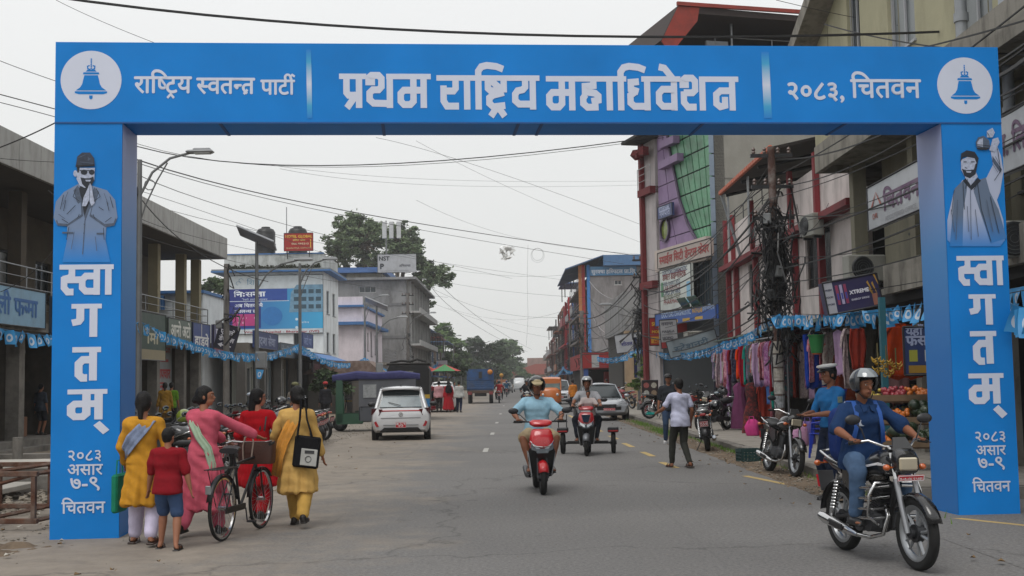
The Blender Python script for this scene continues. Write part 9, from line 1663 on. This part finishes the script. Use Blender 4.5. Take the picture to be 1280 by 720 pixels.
sack('hot pink school bag on the shop floor',(5.95,30.2,.16),.17,.12,.42,'#c04080','school_bag');sack('pink and white backpack with cartoonless print by the pole',(6.0,25.4,.16),.17,.12,.45,'#b58aa8','school_bag',c2='#7a3a6a');sack('white plastic sack slumped by the shop step',(6.55,29.8,.16),.24,.18,.22,'#a9a9a9','plastic_sack',straps=False);sack('lavender backpack behind the pink and white one',(6.3,26.0,.16),.17,.12,.5,'#6a5a90','school_bag')
for lb,c,p_,w_,h_ in(('large cobalt blue bag hung behind the rusty pole','#1c3c96',(6.75,26.9,2.6),.55,1.25),('rust brown dress hung beside the green bucket','#6e3020',(7.1,25.4,2.2),.6,1.1),('flame orange net dress hung over the rider','#a83a12',(7.0,21.6,2.55),.75,1.0),('pale pink curtain cloth left of the orange dress','#8c6a6a',(7.3,23.0,2.6),.6,1.5),('dark patterned bag hung between bucket and policeman','#1f2a28',(6.9,24.2,2.5),.35,.7)):
 garment(lb,p_,rb.uniform(-.3,.3)+.2,w_,h_,c,None,'scarf' if 'bag' in lb or 'curtain' in lb else 'dress',90,'hanging_cloth')
def bucket(label,loc,r0,r1,h,c,name='bucket'):
 t=thing(name,label,'bucket',loc);m=MB();m.lathe([(0,0),(r0,0),(r1,h),(r1+.015,h),(r1+.015,h-.02),(r1-.01,h-.005),(r0-.01,.02),(0,.02)],(0,0,0),n=20);m.build('body',M(c,.4,var=.05),t,smooth=40);bag_strap(t,[(-r1,0,h-.02),(-r1*.6,0,h+.12),(r1*.6,0,h+.12),(r1,0,h-.02)],.006,STEEL,'handle')
bucket('green plastic bucket hung high beside the rusty pole',(6.3,24.9,2.1),.12,.17,.38,'#1f6a34');bucket('orange plastic scoop hung left of the green bucket',(6.4,25.3,2.08),.09,.17,.22,'#b5481c')
def chair(label,loc,rz):
 t=thing('plastic_chair',label,'chair',loc,rz,'blue plastic chairs stacked by the rusty pole');mt=M('#16309a',.35,var=.08)
 m=MB();m.box((0,0,.43),(.42,.42,.02),ch=.008);m.build('seat',mt,t);m=MB();rg=[[Vector((x,-.20-.08*z_-.05*(1-(x/.2)**2),.45+z_*.42))for x in(-.2,-.1,0,.1,.2)]for z_ in(0,.3,.6,.9,1)];m.loft(rg,cap=False,closed=False);o=m.build('backrest',mt,t,smooth=60);md=o.modifiers.new('t','SOLIDIFY');md.thickness=.012
 for x in(-.19,.19):
  for y in(-.18,.18):m=MB();m.cyl((x,y,.42),(x*1.15,y*1.15,0),.02,n=6);m.build('leg',mt,t)
  m=MB();m.tube([(x,.17,.43),(x*1.1,.15,.62),(x*1.1,-.1,.65),(x,-.22,.62)],.014,5);m.build('armrest',mt,t)
for i in range(5):chair(('lowest','second','middle','fourth','topmost')[i]+' blue plastic chair of the tilted stack by the rusty pole',(5.55+i*.02,21.6,.17+i*.085),.9)
def crate(label,loc,rz,c,w_=.42,d_=.32,h_=.24,name='crate',fill=None,tilt=0):
 t=thing(name,label,'crate',loc,rz);mt=M(c,.5,var=.08)
 for s in(-1,1):
  m=MB();[m.b2((-w_/2,s*d_/2-.008,z),(w_/2,s*d_/2+.008,z+.028))for z in(0,.06,.12,.18,h_-.03)];[m.b2((x-.01,s*d_/2-.0095,0),(x+.01,s*d_/2+.0095,h_))for x in[-w_/2+.01+i*(w_-.02)/6 for i in range(7)]];m.build('side_panel',mt,t)
  m=MB();[m.b2((s*w_/2-.008,-d_/2,z),(s*w_/2+.008,d_/2,z+.028))for z in(0,.06,.12,.18,h_-.03)];[m.b2((s*w_/2-.0095,y-.01,0),(s*w_/2+.0095,y+.01,h_))for y in[-d_/2+.01+i*(d_-.02)/4 for i in range(5)]];m.build('end_panel',mt,t)
 MB().b2((-w_/2,-d_/2,0),(w_/2,d_/2,.012)).build('base',mt,t)
 if tilt:t.rotation_euler=(tilt,0,rz)
 return t
crate('dark green plastic crate lying at the kerb',(4.5,23.2,.02),.15,'#1c3a3a');crate('second dark green crate tipped beside the first at the kerb',(4.95,23.3,.05),-.1,'#1a3436',.34,.3,.22)
tag(put('orange_peel',MB().ell((0,0,.03),(.05,.04,.035),10,6).ell((.06,.02,.02),(.04,.03,.02),8,5).mesh('orange_peel',M('#b8501c',.6),smooth=60),None,(4.72,22.9,.03)),'squashed orange lying by the crates','fruit')
fs=thing('fruit_stall','tiered wooden fruit stall beside the arch pillar','stall',(6.1,18.4,.16),-.15);ft=Vector((6.1,18.4,.16))
for i in range(3):m=MB();m.box((0,i*.34,.42+i*.34),(1.5,.36,.03),rotmat(.35));m.build('shelf',M('#5a4634',.8,var=.25),fs);m=MB();m.box((0,-.17+i*.34,.42+i*.34),(1.5,.02,.10));m.build('shelf_lip',M('#6e5a44',.8,var=.25),fs)
for x in(-.72,.72):m=MB();m.b2((x-.03,.6,0),(x+.03,.66,1.35));m.b2((x-.03,-.2,0),(x+.03,-.14,.5));m.build('post',M('#4a3a2c',.8),fs)
m=MB();m.b2((.78,-.2,.0),(.82,.9,1.25));m.build('red_side',M('#5c1a1e',.7),fs)
FR=(('red apple','#9a2420',.042),('orange','#b8641c',.042),('green pear','#6c7f2e',.040),('dark mango','#2c3a24',.05),('pomegranate','#8a2a34',.045),('brown kiwi','#4a3a2a',.033),('watermelon','#22301e',.10),('yellow lemon','#b09a34',.033))
fi=0;rq=random.Random(5)
for i in range(3):
 for j in range(4):
  nm,c,r_=FR[(i*3+j*5+1)%8];g_=None;n_=26 if r_<.06 else 7;me={}
  for k in range(n_):
   x=-.7+j*.36+rq.random()*.32;y=i*.34-.13+rq.random()*.27;z=.46+i*.34+(y-i*.34)*.36+r_*.6+rq.random()*r_*1.2
   key=nm
   if key not in KIDS:KIDS[key]=MB().ell((0,0,0),(r_,r_,r_*.92),10,7).mesh(nm.replace(' ','_'),M(c,.35,var=.3,scale=30),smooth=80)
   lc=ft+Matrix.Rotation(-.15,3,'Z')@Vector((x,y,z));o=put(nm.split(' ')[-1],KIDS[key],None,lc,(rq.random()*3,rq.random()*3,0));tag(o,'%s on the %s shelf of the fruit stall, %s pile from the left'%(nm,('bottom','middle','top')[i],('first','second','third','last')[j]),'fruit','%s pile on the %s shelf'%(nm,('bottom','middle','top')[i]))
def bananas(label,loc,seed):
 r=random.Random(seed);t=thing('banana_bunch',label,'bananas',loc,r.random()*3,'banana bunches hung over the fruit stall');MB().tube([(0,0,.22),(0,0,0),(0,0,-.1)],.012,5).build('stalk',M('#5a5230',.8),t)
 for i in range(8):a=i*2*PI/8+r.uniform(-.2,.2);z=-.02-.04*(i%3);d=Vector((math.cos(a),math.sin(a),0));m=MB();m.tube([Vector((0,0,z))+d*.012,Vector((0,0,z-.03))+d*.055,Vector((0,0,z-.01))+d*.085,Vector((0,0,z+.025))+d*.10],[.006,.014,.014,.006],7);m.build('banana',M('#a8862c',.5,var=.2,scale=8),t,smooth=60)
for i,(px_,py_)in enumerate(((1097,446),(1108,449),(1120,452),(1098,458),(1110,461))):bananas(('upper left','upper middle','upper right','lower left','lower right')[i]+' banana bunch hanging over the fruit stall',P(px_,py_,19.2),i)
m=thing('teal_post','teal painted post between clothes and fruit shops','post',(P(1107,500,20.5).x,20.5,.15));MB().b2((-.05,-.05,0),(.05,.05,2.8)).build('shaft',M('#1f5a66',.6,var=.15),m);MB().b2((-.08,-.08,0),(.08,.08,.1)).build('base',M('#1f5a66',.6),m)
t,tx,rc=signboard('menu_board','dark standing board with round food pictures on the right pavement',(5.05,47.3,.62),XR,YB,.62,.95,'#2c1c1e',.04)
for i in range(6):
 m=MB();cx,cz=.16+(i%2)*.3,.16+(i//2)*.3;m.add([(cx+.11*math.cos(k*PI/8),-.008,cz+.11*math.sin(k*PI/8))for k in range(16)],[tuple(range(16))]);m.build('food_print',M(('#8a8a88','#7c4440','#9a9a94','#84705a','#8e4c48','#a09c90')[i],.6,var=.5,scale=20),t)
m=MB();[m.cyl((x,-.02,-.46),(x,-.02,0),.02,n=5)for x in(.05,.57)];m.build('leg',DKSTEEL,t,kind='stuff')
t,tx,rc=signboard('menu_board','low yellowish board leaning beside the food picture board',(5.85,48,.5),XR,YB,.6,.7,'#8c8258',.04);rc(.1,.1,.9,.5,'#a0a098');tx('MENU',.2,.65,.36,'#40382a',.03,maxh=.12)
t=thing('steel_frame','rusty welded steel frame lying by the foot of the arch','metal frame',(-6.6,14.1,.03),-.12)
for y,z in((0,.08),(0,.62),(1.7,.08),(1.7,.62)):m=MB();m.box((0,y,z),(2.2,.06,.06),ch=.006);m.build('long_bar',RUST,t)
for x in(-1.05,-.35,.35,1.05):
 for a_,b_ in(((x,.03,.08),(x,1.67,.08)),((x,.03,.62),(x,1.67,.62))):m=MB();m.cyl(a_,b_,.026,n=4);m.build('cross_bar',RUST,t)
 for y in(0,1.7):m=MB();m.box((x,y,.35),(.05,.05,.5));m.build('upright',RUST,t)
m=MB();m.cyl((-1,0,.1),(1,0,.6),.022,n=4);m.build('brace',RUST,t);
t=thing('concrete_drain','grey cast concrete drain channel with pale edges left of the arch','drain',(-8.4,19.2,0));dd=At(t)
dd.box('far_wall',(-16,21.2,-.1),(-7.1,21.4,.50),CONC2,ch=.01);dd.box('near_wall',(-16,18.6,-.1),(-7.1,18.8,.30),CONC2,ch=.01);dd.box('cover_slab',(-16,18.9,.38),(-7.2,20.1,.47),M('#b0aca4',.9,var=.1,dirt='#6a655c',dirtamt=.5),ch=.01);dd.box('cover_slab',(-16,17.2,.14),(-7.3,18.5,.22),M('#a39f98',.9,var=.1,dirt='#6a655c',dirtamt=.5),ch=.01);dd.box('floor',(-16,18.8,.0),(-7.2,21.2,.05),SOIL);m=MB();m.cyl((-8.6,20.9,.3),(-8.6,20.9,.8),.09,n=10);dd.mb(m,'stub_pipe',CONC2);dd.box('block',(-8.2,21.4,.1),(-7.6,22,.62),CONC2,ch=.02)
def carton(label,loc,d,c,rz=0):t=thing('carton',label,'box',loc,rz);MB().box((0,0,d[2]/2),d,ch=.01).build('body',M(c,.8,var=.1),t);MB().box((0,0,d[2]+.001),(d[0]*.98,.05,.004)).build('tape',M('#a08a5a',.4),t)
carton('brown cardboard box on the shop plinth left of the arch',(-14.1,33.4,.32),(1.0,.6,.55),'#7a5640',.1);carton('white foam box standing on the brown cardboard box',(-14.1,33.4,.875),(.75,.5,.38),'#9fa3a5',.15)
t=thing('drinks_fridge','blue fronted drinks freezer inside the shop left of the arch','freezer',(-15.2,36.6,.32));MB().b2((-.3,-.9,0),(.3,.9,1.0),ch=.03).build('body',M('#1f3f78',.4,var=.1),t);MB().b2((-.31,-.88,1.0),(.31,.88,1.06)).build('lid',M('#8b8f92',.4),t)
text_on(t,'सुविधा',(.305,-.6,.45),YF,UP,XR,width=1.1,bold=.03,mat=M('#a5a8b0',.5))
t=thing('wall_lamp','round pale lamp hanging in the shop left of the arch','lamp',P(22,440,33));MB().ell((0,0,0),(.2,.2,.2),16,10).build('shade',M('#5d5d5c',.5),t);MB().cyl((0,0,.2),(0,0,.5),.01,n=4).build('cord',BLACK,t)
t=thing('tin_hut','low hut with rusty tin roof behind the green auto rickshaw','hut',(-9.2,66,0));m=MB();m.prism([(-2.4,0,2.2),(2.0,0,2.2),(1.2,0,2.9),(-1.4,0,2.9)],(0,3,0));m.build('roof',M('#6e5a50',.8,.1,var=.3,dirt='#9a9088',dirtamt=.5,dscale=3),t);MB().b2((-2.1,.2,0),(1.7,2.8,2.2)).build('wall',wallm('#5a5550'),t);MB().b2((-.6,.1,0),(.3,.2,1.9)).build('door',DARKIN,t)
t=thing('fruit_display','small fruit display under the red and grey awning beyond the motorcycles','stall',(-9.9,69.6,.2));MB().b2((-.5,0,0),(.5,2.6,.9)).build('counter',M('#3c3a30',.8),t);m=MB();r=random.Random(2)
for k,c in enumerate(('#a08a2c','#8a3020','#4c6a2a')):
 m=MB();[m.ell((r.uniform(-.5,.5),r.uniform(0,2.6),.95+r.random()*.9),.09,7,5)for i in range(40)];m.build('fruit',M(c,.5,var=.3),t,kind='stuff')
def shelf_goods(label,x,y0_,y1_,z0,n,seed,depth=.3):
 r=random.Random(seed);t=thing('shop_shelf',label,'shelf',(x,y0_,z0));s=1 if x>0 else-1
 for k in range(4):MB().b2((0,0,.3+k*.5),(s*depth,y1_-y0_,.33+k*.5)).build('board',M('#4a4038',.8),t)
 for k in range(4):
  y=.05
  m={}
  while y<y1_-y0_-.2:w_=r.uniform(.08,.25);h_=r.uniform(.12,.38);c=r.choice(('#7a2a2a','#2a4a7a','#8a8478','#9a8a3a','#3a6a4a','#6a4a6a'));m.setdefault(c,MB()).b2((s*.02,y,.33+k*.5),(s*(depth-.03),y+w_*.9,.33+k*.5+h_));y+=w_
  for c,q in m.items():q.build('packets',M(c,.6,var=.3,scale=9),t,kind='stuff')
shelf_goods('shelf of packets at the back of the shop beside the clinic panel',-15.9,39.4,42.8,.32,4,1);shelf_goods('shelf of packets inside the leftmost shop',-16.2,31.4,34.6,.32,4,2);shelf_goods('shelf of goods behind the fruit stall',10.6,17.9,22.5,.15,4,3);shelf_goods('shelf of folded clothes inside the clothes shop',10.9,28.0,35.0,.15,4,4)
r=random.Random(77);
for nm,c,n_,ar in(('paper_litter','#a8a49a',60,lambda:(-4.6-abs(r.gauss(0,1.6)),r.uniform(9,40))),('paper_litter','#9c9a92',34,lambda:(r.uniform(4.15,4.75),r.uniform(16,45))),('dry_leaves','#6b5434',160,lambda:(r.choice((r.uniform(-7,-3),r.uniform(3.4,4.7))),r.uniform(9,45)))):
 m=MB()
 for i in range(n_):
  x,y=ar();s_=r.uniform(.02,.06);a_=r.uniform(0,6);m.add([(x+s_*math.cos(a_+k*PI/2)*(1 if k%2 else.6),y+s_*math.sin(a_+k*PI/2)*(1 if k%2 else.6),.03+.02*(k%2))for k in range(4)],[(0,1,2,3)])
 m.build(nm,M(c,.9,var=.3),kind='stuff')
hz=MB();hz.b2((-420,-40,-2),(420,700,34));ho=hz.mesh('haze',M('#ffffff'));ho.materials.clear();hm=bpy.data.materials.new('air');hm.use_nodes=True;hn=hm.node_tree.nodes;hn.remove(hn['Principled BSDF']);pv_=hn.new('ShaderNodeVolumePrincipled');pv_.inputs['Color'].default_value=(.93,.95,.97,1);pv_.inputs['Density'].default_value=.0005;pv_.inputs['Anisotropy'].default_value=.2
hm.node_tree.links.new(pv_.outputs[0],hn['Material Output'].inputs['Volume']);ho.materials.append(hm);put('haze',ho,kind='stuff')
bpy.data.scenes.remove(TMP)
